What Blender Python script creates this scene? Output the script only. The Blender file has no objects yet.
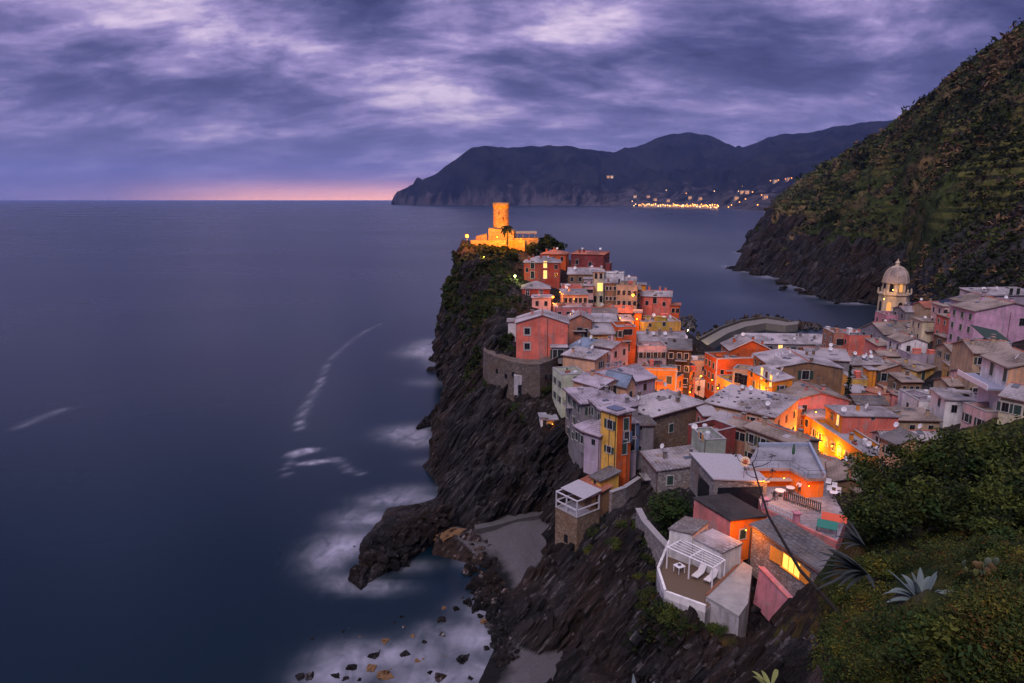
import bpy, bmesh, math, random
import numpy as np
from mathutils import Vector, Matrix, noise
from mathutils.bvhtree import BVHTree
from mathutils.geometry import delaunay_2d_cdt
random.seed(7)
R = math.radians
SC = bpy.context.scene
COL = SC.collection
# ------------------------------------------------------------------ camera model (used to lay the place out to scale)
CH, FPX, PITCH = 55.0, 683.0, R(11.79)
cp, sp = math.cos(PITCH), math.sin(PITCH)
def ray(u, v):
    x = (u - 512) / FPX; y = (341.5 - v) / FPX
    return Vector((x, cp + y * sp, -sp + y * cp))
def P(u, v, Y):
    d = ray(u, v); return Vector((0, 0, CH)) + d * (Y / d.y)
def PZ(u, v, z):
    d = ray(u, v); return Vector((0, 0, CH)) + d * ((z - CH) / d.z)
def lerp(a, b, t): return a + (b - a) * t
def sstep(a, b, x):
    t = min(1, max(0, (x - a) / (b - a))); return t * t * (3 - 2 * t)

# ------------------------------------------------------------------ materials
MATS = {}
class NT:
    def __init__(s, name):
        s.m = bpy.data.materials.new(name); s.m.use_nodes = True
        s.t = s.m.node_tree; s.b = s.t.nodes['Principled BSDF']; s.o = s.t.nodes['Material Output']
    def n(s, typ, **kw):
        nd = s.t.nodes.new(typ)
        for k, v in kw.items():
            if k.startswith('i_'): nd.inputs[k[2:].replace('_', ' ')].default_value = v
            else: setattr(nd, k, v)
        return nd
    def l(s, a, b): s.t.links.new(a, b)
    def noise(s, vec, scale, detail=4, rough=.55, dist=0):
        nd = s.n('ShaderNodeTexNoise'); nd.inputs['Scale'].default_value = scale
        nd.inputs['Detail'].default_value = detail; nd.inputs['Roughness'].default_value = rough
        nd.inputs['Distortion'].default_value = dist
        if vec is not None: s.l(vec, nd.inputs['Vector'])
        return nd.outputs['Fac']
    def ramp(s, fac, *stops):
        nd = s.n('ShaderNodeValToRGB'); e = nd.color_ramp.elements
        while len(e) < len(stops): e.new(.5)
        for k, (p, c) in enumerate(stops):
            e[k].position = p; e[k].color = (c, c, c, 1) if isinstance(c, (int, float)) else (*c, 1)
        s.l(fac, nd.inputs['Fac']); return nd.outputs['Color']
    def mix(s, fac, a, b, mode='MIX'):
        nd = s.n('ShaderNodeMix', data_type='RGBA', blend_type=mode)
        for sock, val in ((nd.inputs[0], fac), (nd.inputs[6], a), (nd.inputs[7], b)):
            if isinstance(val, (int, float)): sock.default_value = val
            elif isinstance(val, tuple): sock.default_value = (*val, 1)
            else: s.l(val, sock)
        return nd.outputs[2]
    def math(s, op, a, b=0.0):
        nd = s.n('ShaderNodeMath', operation=op)
        for i, val in enumerate((a, b)):
            if isinstance(val, (int, float)): nd.inputs[i].default_value = val
            else: s.l(val, nd.inputs[i])
        return nd.outputs[0]
    def vscale(s, vec, x, y, z):
        nd = s.n('ShaderNodeVectorMath', operation='MULTIPLY'); nd.inputs[1].default_value = (x, y, z)
        s.l(vec, nd.inputs[0]); return nd.outputs[0]
    def rot(s, vec, x, y, z, sc=(1, 1, 1)):
        nd = s.n('ShaderNodeMapping'); nd.inputs['Rotation'].default_value = (x, y, z); nd.inputs['Scale'].default_value = sc
        s.l(vec, nd.inputs['Vector']); return nd.outputs[0]
    def pos(s): return s.n('ShaderNodeNewGeometry').outputs['Position']
    def obj(s): return s.n('ShaderNodeTexCoord').outputs['Object']
    def attr(s, name): return s.n('ShaderNodeAttribute', attribute_name=name).outputs['Fac']
    def bump(s, h, strength=.3, dist=.05, prev=None):
        nd = s.n('ShaderNodeBump'); nd.inputs['Strength'].default_value = strength; nd.inputs['Distance'].default_value = dist
        s.l(h, nd.inputs['Height'])
        if prev is not None: s.l(prev, nd.inputs['Normal'])
        s.l(nd.outputs[0], s.b.inputs['Normal']); return nd.outputs[0]
    def col(s, c):
        if isinstance(c, tuple): s.b.inputs['Base Color'].default_value = (*c, 1)
        else: s.l(c, s.b.inputs['Base Color'])
    def rough(s, r):
        if isinstance(r, (int, float)): s.b.inputs['Roughness'].default_value = r
        else: s.l(r, s.b.inputs['Roughness'])

def plaster(name, c, dirt=.35):
    if name in MATS: return MATS[name]
    k = NT(name); p = k.pos()
    big = k.noise(p, .35, 5, .6); str_ = k.noise(k.vscale(p, 1.6, 1.6, .16), 1.0, 4, .65); fine = k.noise(p, 5, 3)
    a = k.mix(k.ramp(big, (.35, 0.), (.68, 1.)), tuple(x * .66 for x in c), tuple(min(.9, x * 1.12) for x in c))
    grey = sum(c) / 3 * .45
    a = k.mix(k.math('MULTIPLY', k.ramp(str_, (.47, 0.), (.66, 1.)), dirt * 1.5), a, (grey * 1.05, grey, grey * .95))
    a = k.mix(k.math('MULTIPLY', k.ramp(fine, (.5, 0.), (.75, 1.)), .3), a, tuple(min(.95, x * 1.25) for x in c))
    pn = k.noise(p, .55, 6, .62, .4)
    a = k.mix(k.math('MULTIPLY', k.ramp(pn, (.585, 0.), (.61, 1.)), .38 * min(1, dirt * 2.2)), a, (grey * 1.9 + .05, grey * 1.65 + .045, grey * 1.45 + .04))
    a = k.mix(k.math('MULTIPLY', k.ramp(pn, (.36, 1.), (.40, 0.)), .4), a, tuple(x * .45 for x in c))
    k.col(a); k.rough(.9); k.b.inputs['Specular IOR Level'].default_value = .12; k.bump(fine, .25, .04)
    MATS[name] = k.m; return k.m
def slabs(name, c, c2, bw=.75, rh=.52, mortar=.3, lichen=(.13, .095, .07)):
    if name in MATS: return MATS[name]
    k = NT(name); o = k.obj()
    b = k.n('ShaderNodeTexBrick'); k.l(o, b.inputs['Vector'])
    b.inputs['Color1'].default_value = (*c, 1); b.inputs['Color2'].default_value = (*c2, 1)
    b.inputs['Mortar'].default_value = (*[x * mortar for x in c], 1)
    for q, w in (('Scale', 1), ('Mortar Size', .05), ('Brick Width', bw), ('Row Height', rh), ('Bias', -.1)): b.inputs[q].default_value = w
    p = k.pos(); n1 = k.noise(p, .5, 5, .65); n2 = k.noise(p, 2.6, 4, .7)
    a = k.mix(k.math('MULTIPLY', k.ramp(n1, (.48, 0.), (.64, 1.)), .65), b.outputs['Color'], lichen)
    a = k.mix(k.math('MULTIPLY', k.ramp(n2, (.5, 0.), (.64, 1.)), .75), a, tuple(x * .35 for x in c))
    n3 = k.noise(p, .22, 3, .5)
    a = k.mix(k.math('MULTIPLY', k.ramp(n3, (.42, 0.), (.6, 1.)), .6), a, tuple(min(.8, x * 1.5) for x in c))
    k.col(a); k.rough(.85); k.b.inputs['Specular IOR Level'].default_value = .2
    k.bump(n2, .5, .06, k.bump(b.outputs['Fac'], -.8, .05, None)); MATS[name] = k.m; return k.m
def rubble(name, c, scale=2.2):
    if name in MATS: return MATS[name]
    k = NT(name); p = k.pos()
    v = k.n('ShaderNodeTexVoronoi', feature='F1'); v.inputs['Scale'].default_value = scale; k.l(k.vscale(p, 1, 1, 1.5), v.inputs['Vector'])
    e = k.n('ShaderNodeTexVoronoi', feature='DISTANCE_TO_EDGE'); e.inputs['Scale'].default_value = scale; k.l(k.vscale(p, 1, 1, 1.5), e.inputs['Vector'])
    big = k.noise(p, .3, 5, .6)
    a = k.mix(k.math('MULTIPLY', v.outputs['Color'], 1.0), tuple(x * .6 for x in c), tuple(x * 1.35 for x in c))
    a = k.mix(k.ramp(e.outputs['Distance'], (.0, 1.), (.09, 0.)), a, tuple(x * .4 for x in c))
    a = k.mix(k.math('MULTIPLY', k.ramp(big, (.48, 0.), (.7, 1.)), .6), a, (c[0] * .75, c[1] * .5, c[2] * .35))
    k.col(a); k.rough(.95); k.b.inputs['Specular IOR Level'].default_value = .1; k.bump(e.outputs['Distance'], .8, .12); MATS[name] = k.m; return k.m
def plain(name, c, rough=.6, metal=0., var=.25, scale=3.0):
    if name in MATS: return MATS[name]
    k = NT(name); n = k.noise(k.pos(), scale, 4, .6)
    k.col(k.mix(n, tuple(x * (1 - var) for x in c), tuple(min(.95, x * (1 + var)) for x in c)))
    k.rough(rough); k.b.inputs['Metallic'].default_value = metal; MATS[name] = k.m; return k.m
def glow(name, c, strength):
    if name in MATS: return MATS[name]
    k = NT(name); k.col((.2, .15, .1)); n = k.noise(k.pos(), 2.5, 2)
    k.l(k.mix(n, tuple(x * .75 for x in c), c), k.b.inputs['Emission Color']); k.b.inputs['Emission Strength'].default_value = strength
    MATS[name] = k.m; return k.m
def leafmat(name, c, c2):
    if name in MATS: return MATS[name]
    k = NT(name); p = k.pos()
    n = k.noise(p, 1.1, 3, .6); n2 = k.noise(p, 7, 2)
    a = k.mix(k.ramp(n, (.4, 0.), (.62, 1.)), c, c2)
    a = k.mix(k.math('MULTIPLY', n2, .6), a, tuple(x * .5 for x in c))
    k.col(a); k.rough(.8); k.b.inputs['Specular IOR Level'].default_value = .12; MATS[name] = k.m; return k.m

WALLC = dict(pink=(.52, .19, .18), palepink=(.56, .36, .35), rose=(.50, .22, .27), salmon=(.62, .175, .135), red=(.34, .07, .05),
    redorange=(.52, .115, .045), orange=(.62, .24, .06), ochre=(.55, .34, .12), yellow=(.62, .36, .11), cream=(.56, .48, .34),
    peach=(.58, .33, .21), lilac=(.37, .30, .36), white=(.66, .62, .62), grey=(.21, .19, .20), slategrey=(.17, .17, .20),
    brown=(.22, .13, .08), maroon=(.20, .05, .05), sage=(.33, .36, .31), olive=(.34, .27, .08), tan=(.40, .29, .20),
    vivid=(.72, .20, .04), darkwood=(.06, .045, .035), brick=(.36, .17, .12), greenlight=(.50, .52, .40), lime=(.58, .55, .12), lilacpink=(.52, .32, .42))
def sat(c, f=1.15):
    l = .3 * c[0] + .55 * c[1] + .15 * c[2]; return tuple(min(.85, max(.012, l + (x - l) * f)) for x in c)
def W(c): return plaster('plaster ' + c, sat(WALLC[c]), .2 if c in ('vivid', 'redorange', 'yellow', 'orange') else .4)
SLATE = lambda: slabs('slate roof', (.235, .205, .22), (.15, .135, .148))
ROOFS = {'slate': lambda: SLATE(), 'tanslate': lambda: slabs('tan slate roof', (.20, .155, .135), (.135, .108, .098)),
    'darkslate': lambda: slabs('dark slate roof', (.105, .095, .10), (.07, .064, .07)),
    'palesl': lambda: slabs('pale slab roof', (.285, .25, .27), (.205, .182, .20), .8, .5),
    'terracotta': lambda: slabs('terracotta tile roof', (.30, .095, .06), (.21, .07, .05), .3, .42, .4),
    'lilacslate': lambda: slabs('lilac slab roof', (.27, .225, .27), (.20, .168, .20), .8, .5),
    'bitumen': lambda: slabs('dark sheet roof', (.026, .023, .024), (.018, .017, .018), 3, 1.0, .6, (.05, .045, .045)),
    'bluemetal': lambda: slabs('blue grey sheet roof', (.13, .16, .22), (.11, .14, .19), 6, .6, .6, (.12, .13, .16)),
    'deck': lambda: slabs('grey deck paving', (.20, .19, .215), (.15, .142, .16), .8, .8, .6, (.2, .18, .19)),
    'rubbleroof': lambda: rubble('broken slate rubble', (.17, .15, .15), 3.0)}
SHUT = {'g': (.022, .045, .035), 'b': (.09, .045, .02), 'o': (.5, .2, .03), 'u': (.08, .12, .2), 'w': (.5, .47, .45)}
def DARK(): return plain('dark window glass', (.012, .013, .018), .12, 0, .3)
def TRIM(): return plain('pale window surround', (.36, .33, .31), .85)
def WHITEP(): return plain('white painted wood', (.62, .58, .62), .55, 0, .12)
def IRON(): return plain('dark iron', (.03, .03, .035), .5)
def TERRA(): return plain('terracotta trim', (.30, .09, .055), .85)
def METALG(): return plain('grey sheet metal', (.2, .2, .22), .45, .6)
LITC = (1.0, .52, .12)
def LIT(): return glow('lit window glow', LITC, 2.2)

# ------------------------------------------------------------------ mesh builder
class MB:
    def __init__(s): s.v = []; s.f = []; s.m = []
    def quad(s, pts, m=0):
        i = len(s.v); s.v += [tuple(p) for p in pts]; s.f.append(tuple(range(i, i + len(pts)))); s.m.append(m)
    def box(s, x0, x1, y0, y1, z0, z1, m=0):
        i = len(s.v)
        s.v += [(x, y, z) for z in (z0, z1) for (x, y) in ((x0, y0), (x1, y0), (x1, y1), (x0, y1))]
        for f in ((0, 3, 2, 1), (4, 5, 6, 7), (0, 1, 5, 4), (1, 2, 6, 5), (2, 3, 7, 6), (3, 0, 4, 7)):
            s.f.append(tuple(i + k for k in f)); s.m.append(m)
    def prism(s, bot, top, m=0, caps=True):
        n = len(bot); i = len(s.v); s.v += [tuple(p) for p in bot] + [tuple(p) for p in top]
        for k in range(n):
            j = (k + 1) % n; s.f.append((i + k, i + j, i + n + j, i + n + k)); s.m.append(m)
        if caps:
            s.f.append(tuple(i + n - 1 - k for k in range(n))); s.m.append(m)
            s.f.append(tuple(i + n + k for k in range(n))); s.m.append(m)
    def tube(s, pts, r, m=0, n=8, caps=True):
        pts = [Vector(p) for p in pts]; i0 = len(s.v)
        rs = r if isinstance(r, (list, tuple)) else [r] * len(pts)
        for k, p in enumerate(pts):
            d = (pts[min(k + 1, len(pts) - 1)] - pts[max(k - 1, 0)]).normalized()
            a = d.orthogonal().normalized() if abs(d.z) > .98 else d.cross(Vector((0, 0, 1))).normalized()
            b = d.cross(a)
            for q in range(n):
                t = 2 * math.pi * q / n; s.v.append(tuple(p + (a * math.cos(t) + b * math.sin(t)) * rs[k]))
        for k in range(len(pts) - 1):
            for q in range(n):
                j = (q + 1) % n
                s.f.append((i0 + k * n + q, i0 + k * n + j, i0 + (k + 1) * n + j, i0 + (k + 1) * n + q)); s.m.append(m)
        if caps:
            s.f.append(tuple(i0 + q for q in range(n))[::-1]); s.m.append(m)
            s.f.append(tuple(i0 + (len(pts) - 1) * n + q for q in range(n))); s.m.append(m)
    def lathe(s, prof, c=(0, 0, 0), n=20, m=0, a0=0., a1=2 * math.pi):
        full = abs(a1 - a0 - 2 * math.pi) < 1e-6; i0 = len(s.v); cols = n if full else n + 1
        for (r, z) in prof:
            for q in range(cols):
                t = a0 + (a1 - a0) * q / n; s.v.append((c[0] + r * math.cos(t), c[1] + r * math.sin(t), c[2] + z))
        for k in range(len(prof) - 1):
            for q in range(n):
                j = (q + 1) % cols
                s.f.append((i0 + k * cols + q, i0 + k * cols + j, i0 + (k + 1) * cols + j, i0 + (k + 1) * cols + q)); s.m.append(m)
    def mesh(s, name, mats, smooth=False):
        me = bpy.data.meshes.new(name); me.from_pydata(s.v, [], s.f)
        for mt in (mats if isinstance(mats, (list, tuple)) else [mats]): me.materials.append(mt)
        me.polygons.foreach_set('material_index', s.m)
        if smooth: me.polygons.foreach_set('use_smooth', [True] * len(s.f))
        me.update(); return me
    def build(s, name, mats, parent=None, smooth=False, loc=None, rz=0.):
        return put(name, s.mesh(name, mats, smooth), parent, loc, rz)
def put(name, me, parent=None, loc=None, rz=0.):
    o = bpy.data.objects.new(name, me); COL.objects.link(o)
    if parent is not None: o.parent = parent
    if loc is not None: o.location = loc
    o.rotation_euler = (0, 0, rz); return o
def tag(o, label, cat, group=None, kind=None):
    if label: o['label'] = label
    if cat: o['category'] = cat
    if group: o['group'] = group
    if kind: o['kind'] = kind
    return o
def thing(name, label, cat, loc=(0, 0, 0), rz=0., group=None):
    o = bpy.data.objects.new(name, None); COL.objects.link(o); o.location = loc; o.rotation_euler = (0, 0, rz); o.empty_display_size = .3
    return tag(o, label, cat, group)
def struct(o, label=None): o['kind'] = 'structure'; return o
def kids(o): return [c for c in bpy.data.objects if c.parent is o]
# ------------------------------------------------------------------ the headland: one sheet from the sea bed to the viewpoint
TP = []
def T(u, v, Y, dz=0.): p = P(u, v, Y); TP.append((p.x, p.y, p.z + dz))
def TZ(u, v, z): p = PZ(u, v, z); TP.append((p.x, p.y, z))
def RW(*a): TP.append(a)
# far tip and castle plateau
for a in ((-40, 262, -4), (-15, 287, -4), (15, 292, -4), (45, 292, -4), (72, 285, -4), (88, 262, -3), (-24, 240, 0), (-14, 256, 4), (15, 272, 3), (45, 275, 2), (70, 268, 1.2),
          (-10, 246, 39), (12, 250, 37), (30, 246, 30), (40, 236, 22), (55, 225, 14), (62, 240, 3)): RW(*a)
for a in ((466, 243, 230), (516, 243, 236), (540, 249, 232), (470, 252, 222), (500, 252, 226), (462, 247, 226), (451, 264, 221), (445, 285, 216), (445, 303, 212), (448, 322, 207)): T(*a)
for a in ((-22.8, 226, -3), (-22.6, 216, -3), (-22.2, 207, -3), (-20.6, 196, -3), (-18.6, 184, -3), (-17, 172, -3), (-28, 238, -12), (-21.5, 176, -13), (-26.5, 224, -14), (-25.6, 207, -14), (-23.6, 192, -14), (-26, 165, -12)): RW(*a)
for a in ((500, 272, 207), (486, 300, 172), (470, 308, 186), (461, 332, 198), (474, 352, 168), (480, 332, 162), (545, 284, 206), (520, 300, 184), (580, 300, 196), (515, 310, 165), (500, 318, 158)): T(*a)
T(640, 314, 195, -2); T(680, 322, 185, -3); T(600, 346, 156, -2); T(660, 345, 165, -2); T(620, 305, 200, -3)
for a in ((560, 357, 143), (510, 356, 143), (489, 351, 146), (540, 345, 150), (530, 330, 165)): T(*a)
# second headland down to the cove
for a in ((470, 390, 143), (453, 403, 139), (441, 424, 137.5), (431, 450, 137), (480, 378, 148), (500, 418, 126), (515, 402, 133), (530, 437, 120), (545, 430, 120), (575, 445, 114), (493, 398, 138), (560, 402, 128), (475, 425, 128), (460, 430, 130)): T(*a)
for a in ((428, 464, -.5), (436, 481, 0), (443, 490, 0), (441, 501, .8)): TZ(*a)
T(460, 470, 123.5); T(478, 470, 118); T(500, 475, 113.5); T(520, 480, 112); T(545, 480, 111); T(568, 470, 110)
RW(-21, 150, -3)
for a in ((-20, 150, -3.5), (-22, 135, -3.5), (-34, 120, -4)): RW(*a)
# spit shelf and the beach
for a in ((440, 508, 5.0), (417, 516, 4.2), (388, 530, 4.0), (370, 548, 3.4), (362, 560, 2.2), (445, 524, 3.0), (425, 530, 2.6), (398, 545, 2.4), (404, 508, 2.6), (385, 519, 2.0)): TZ(*a)
for a in ((349, 568, -1.5), (362, 578, -1.5), (385, 570, -1.5), (410, 560, -1.5), (432, 552, -1.5), (458, 542, -1.), (350, 548, -1.5), (366, 528, -1.5), (378, 508, -1.5), (400, 496, -1.5), (428, 496, -1.)): TZ(*a)
for a in ((-40, 100, -4), (-26, 92, -3), (-14, 96, -2)): RW(*a)
for a in ((478, 524, 2.2), (510, 513, 2.2), (556, 503, 2.4)): TZ(*a)
for a in ((480, 530, 1.5), (552, 511, 1.8), (553, 545, 1.5), (530, 575, 1.3), (521, 590, 1.2), (510, 540, 1.4)): TZ(*a)
for a in ((468, 537, 0), (488, 568, 0), (503, 600, 0), (500, 635, 0)): TZ(*a)
for a in ((-22, 84, -2.5), (-17, 75, -2.5), (-4, 69, 0), (-5, 60, 0), (-9, 50, 0), (-16, 38, 0), (-30, 30, -3), (-24, 62, -3), (-45, 70, -4)): RW(*a)
for a in ((540, 655, 1.4), (525, 683, 1.2), (565, 683, 2.0), (575, 645, 2.4)): TZ(*a)
for a in ((520, 622, 78), (560, 578, 85), (590, 560, 83), (530, 605, 80), (575, 610, 75), (560, 560, 88.5), (600, 505, 94), (590, 490, 97), (630, 520, 83), (650, 490, 89), (640, 545, 75), (655, 600, 64),
          (620, 600, 70), (640, 640, 62), (600, 655, 65), (660, 683, 57), (700, 640, 56), (720, 683, 50), (760, 660, 48), (800, 683, 40), (650, 632, 60), (620, 560, 76), (600, 600, 73)): T(*a)
# under the near houses
for a in ((700, 575, 67), (740, 526, 76), (790, 510, 80), (840, 515, 78), (860, 486, 86), (690, 520, 80), (722, 600, 62)): T(*a, -1.6)
T(766, 606, 64.2, -.3); T(787, 637, 60.8, -.3); T(817, 624, 57.2, -.2); T(830, 606, 55.5); T(752, 625, 61.5, -.6); T(738, 634, 57.5, -.3); T(770, 655, 57, -.5); T(800, 652, 53)
T(657, 601, 61.5); T(668, 613, 59); T(685, 624, 57.5); T(705, 634, 56.3); T(640, 585, 66)
T(500, 391, 133.5); T(520, 393, 131.8); T(540, 394, 131); T(555, 392, 130.5); T(540, 405, 128); T(518, 404, 130); T(498, 400, 132); T(490, 385, 137)
for a in ((32, 57, 17), (37, 64, 18), (42, 72, 19)): RW(*a)
# the slope below the viewpoint
for a in ((828, 648, 38), (822, 683, 32), (848, 575, 41), (866, 515, 45), (862, 640, 25.5), (850, 683, 20), (900, 606, 23), (1024, 560, 22), (950, 560, 27), (900, 550, 33), (1000, 683, 10), (940, 640, 16)): T(*a)
T(900, 470, 46, -2.5); T(960, 450, 46, -2.5); T(1024, 440, 46, -2.5); T(880, 520, 44, -1.5); T(960, 500, 36, -2); T(1024, 500, 33, -2)
for a in ((0, 1, 53.1), (-3, 8, 43), (5, 9, 44.5), (5, 20, 33), (9, 34, 24), (20, -2, 53), (-2, -25, 54), (30, -25, 60), (60, 5, 56), (70, 40, 48), (100, 60, 45), (150, 60, 60), (-14, 4, 34), (-26, 12, 8), (-42, 20, -3), (-35, -25, 30), (-60, -25, -4), (200, -25, 90), (230, 120, 75)): RW(*a)
# the town in its valley
T(600, 396, 122, -4); T(660, 390, 142, -3); T(640, 452, 104, -.5); T(692, 424, 112, -4); T(740, 444, 98, -4); T(640, 360, 150, -3); T(655, 465, 97, -1)
T(705, 393, 172, -1); T(780, 431, 126, -1); T(842, 456, 106, -1); T(872, 472, 98, -1)
T(930, 432, 106, -2); T(990, 412, 96, -2); T(1024, 402, 92, -2); T(900, 386, 142, -3); T(900, 346, 176, -3); T(960, 346, 152, -3); T(1000, 332, 156, -2); T(1024, 300, 172, -1)
for a in ((75, 226, 1.6), (58, 234, 1.6), (100, 231, 2), (125, 222, 3), (142, 216, 9), (165, 205, 22), (190, 185, 32), (150, 170, 30), (125, 120, 34), (60, 247, -1), (85, 243, -2.5), (108, 246, -2.5), (128, 250, -2.5), (150, 262, -2),
          (75, 260, -3), (100, 290, -5), (150, 300, -5), (230, 300, 20), (230, 200, 45), (90, 205, 3), (70, 190, 4), (100, 175, 7), (60, 205, 4)): RW(*a)
GX0, GX1, GY0, GY1 = -50, 222, -20, 296
pts2 = [Vector((a[0], a[1])) for a in TP]
for bx in range(-60, 241, 60):
    for by, bz in ((-30, None), (305, -5)):
        pts2.append(Vector((bx, by))); TP.append((bx, by, bz if bz is not None else (-5 if bx < -40 else 58 + max(0, bx) * .2)))
for by in range(30, 300, 30):
    pts2.append(Vector((-62, by))); TP.append((-62, by, -5))
    pts2.append(Vector((242, by))); TP.append((242, by, 60 if by < 230 else 30))
ov, oe, of, oov, ooe, oof = delaunay_2d_cdt(pts2, [], [], 0, 1e-4)
TZv = [TP[o[0]][2] if o else 0 for o in oov]
tin_v = [(p.x, p.y, z) for p, z in zip(ov, TZv)]
TIN = BVHTree.FromPolygons(tin_v, [tuple(f) for f in of])
def tin(x, y):
    h = TIN.ray_cast(Vector((x, y, 300)), Vector((0, 0, -1)))
    return h[0].z if h[0] is not None else -5
def nz(x, y, z, f, oct=4): return noise.fractal(Vector((x, y, z)) * f, 1.0, 2.0, oct)
def ridged(x, y, z, oct=5): return noise.ridged_multi_fractal(Vector((x, y, z)), .9, 2.1, oct, 1.0, 2.0)
def axis(segs):
    out = [segs[0][0]]
    for a, b, st in segs:
        n = max(1, round((b - a) / st)); out += [a + (b - a) * k / n for k in range(1, n + 1)]
    return out
xs = axis([(GX0, -32, 1.6), (-32, 40, .34), (40, 62, .8), (62, 110, 1.6), (110, GX1, 4)])
ys = axis([(GY0, 8, 2.5), (8, 40, .8), (40, 132, .34), (132, 165, .6), (165, 240, .9), (240, GY1, 2.5)])
NXg, NYg = len(xs), len(ys)
H0 = np.array([[tin(x, y) for x in xs] for y in ys])
Hs = H0.copy()                       # soften the facets of the sheet a little
for _ in range(3):
    Pd = np.pad(Hs, 1, mode='edge'); Hs = (Pd[1:-1, 1:-1] * 2 + Pd[:-2, 1:-1] + Pd[2:, 1:-1] + Pd[1:-1, :-2] + Pd[1:-1, 2:]) / 6
gy, gx = np.gradient(Hs, np.array(ys), np.array(xs))
SL = np.sqrt(gx ** 2 + gy ** 2)
ca, sa = math.cos(R(38)), math.sin(R(38))
verts = np.zeros((NYg * NXg, 3)); rocky = np.zeros(NYg * NXg); veg = np.zeros(NYg * NXg); sandy = np.zeros(NYg * NXg)
def builtup(x, y):      # inside the town: little relief
    a = sstep(92, 104, y) * sstep(5, 14, x - (y < 120) * 4)
    return max(a, sstep(125, 150, y) * sstep(-6, 6, x) * (1 - sstep(225, 245, y)))
i = 0
for j, y in enumerate(ys):
    for q, x in enumerate(xs):
        z = Hs[j, q]; s = SL[j, q]; bt = builtup(x, y)
        st = sstep(.35, 1.1, s) * (1 - .8 * bt)
        fore = sstep(12, 20, x - (y - 30) * .25) * (1 - sstep(48, 60, y)) * sstep(20, 26, z)
        beach = (1 if z < 2.7 and s < .35 and 60 < y < 116 and x > -14 else 0)
        # beds of slate dip towards the sea: relief stretched along the dip
        a1 = x * ca - z * sa; a2 = x * sa + z * ca
        d = (ridged(a1 * .20 + 9, y * .15, a2 * .05, 6) - 1.0) * 1.9
        d += (ridged(a1 * .62, y * .4 + 3, a2 * .09, 6) - 1.0) * .95
        sb = a1 + .22 * y + 1.7 * noise.noise(Vector((x, y, z)) * .13)
        for per, am in ((3.1, 1.5), (1.05, .62)):
            q_ = sb / per; i_ = math.floor(q_); hsh = math.sin(i_ * 12.9898 + per * 7.) * 43758.5453; hsh -= math.floor(hsh)
            d += (hsh - .5) * am + ((q_ - i_) - .5) * am * .7
        amp = max(st, .25 * (1 - bt) * (z > 1)) * (1 - .75 * fore) * (0.08 if beach else 1) * (1.0 if y < 150 else 1.5)
        n = Vector((-gx[j, q], -gy[j, q], 1)).normalized()
        d *= amp
        lim = sstep(-.8, 3, z) * .95 + .02
        verts[i] = (x + n.x * d * .8 * lim, y + n.y * d * .8 * lim, z + (n.z * d + .25 * nz(x, y, 0, .2) * (1 - bt)) * lim)
        rocky[i] = st
        vv = nz(x, y, z, .09, 4) * .9 + .28 - st * .35
        if y > 160 and x < 30: vv += .20 + .26 * sstep(10, 34, z) - .55 * (1 - sstep(4, 16, z))
        if fore > .2 or (x > 62 and z > 21 and y < 190): vv += .9
        if z < 9 and y < 165: vv -= .8
        if y < 112 and x < 18: vv -= .18
        if 112 < y < 150 and z < 13: vv -= .25
        veg[i] = max(0, min(1, vv)) * (1 - .9 * bt)
        sandy[i] = beach * 1.0
        i += 1
faces = [(j * NXg + q, j * NXg + q + 1, (j + 1) * NXg + q + 1, (j + 1) * NXg + q) for j in range(NYg - 1) for q in range(NXg - 1)]
me = bpy.data.meshes.new('headland'); me.from_pydata(verts.tolist(), [], faces)
me.polygons.foreach_set('use_smooth', [not (rocky[f[0]] > .3) for f in faces])
for nm, arr in (('rocky', rocky), ('veg', veg), ('sandy', sandy)):
    at = me.attributes.new(nm, 'FLOAT', 'POINT'); at.data.foreach_set('value', arr.astype(np.float32))
LAND = BVHTree.FromPolygons(verts.tolist(), faces)
def land(x, y):
    h = LAND.ray_cast(Vector((x, y, 300)), Vector((0, 0, -1)))
    return h[0].z if h[0] is not None else 0
def hitland(u, v):
    h = LAND.ray_cast(Vector((0, 0, CH)), ray(u, v).normalized()); return h[0]

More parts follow.
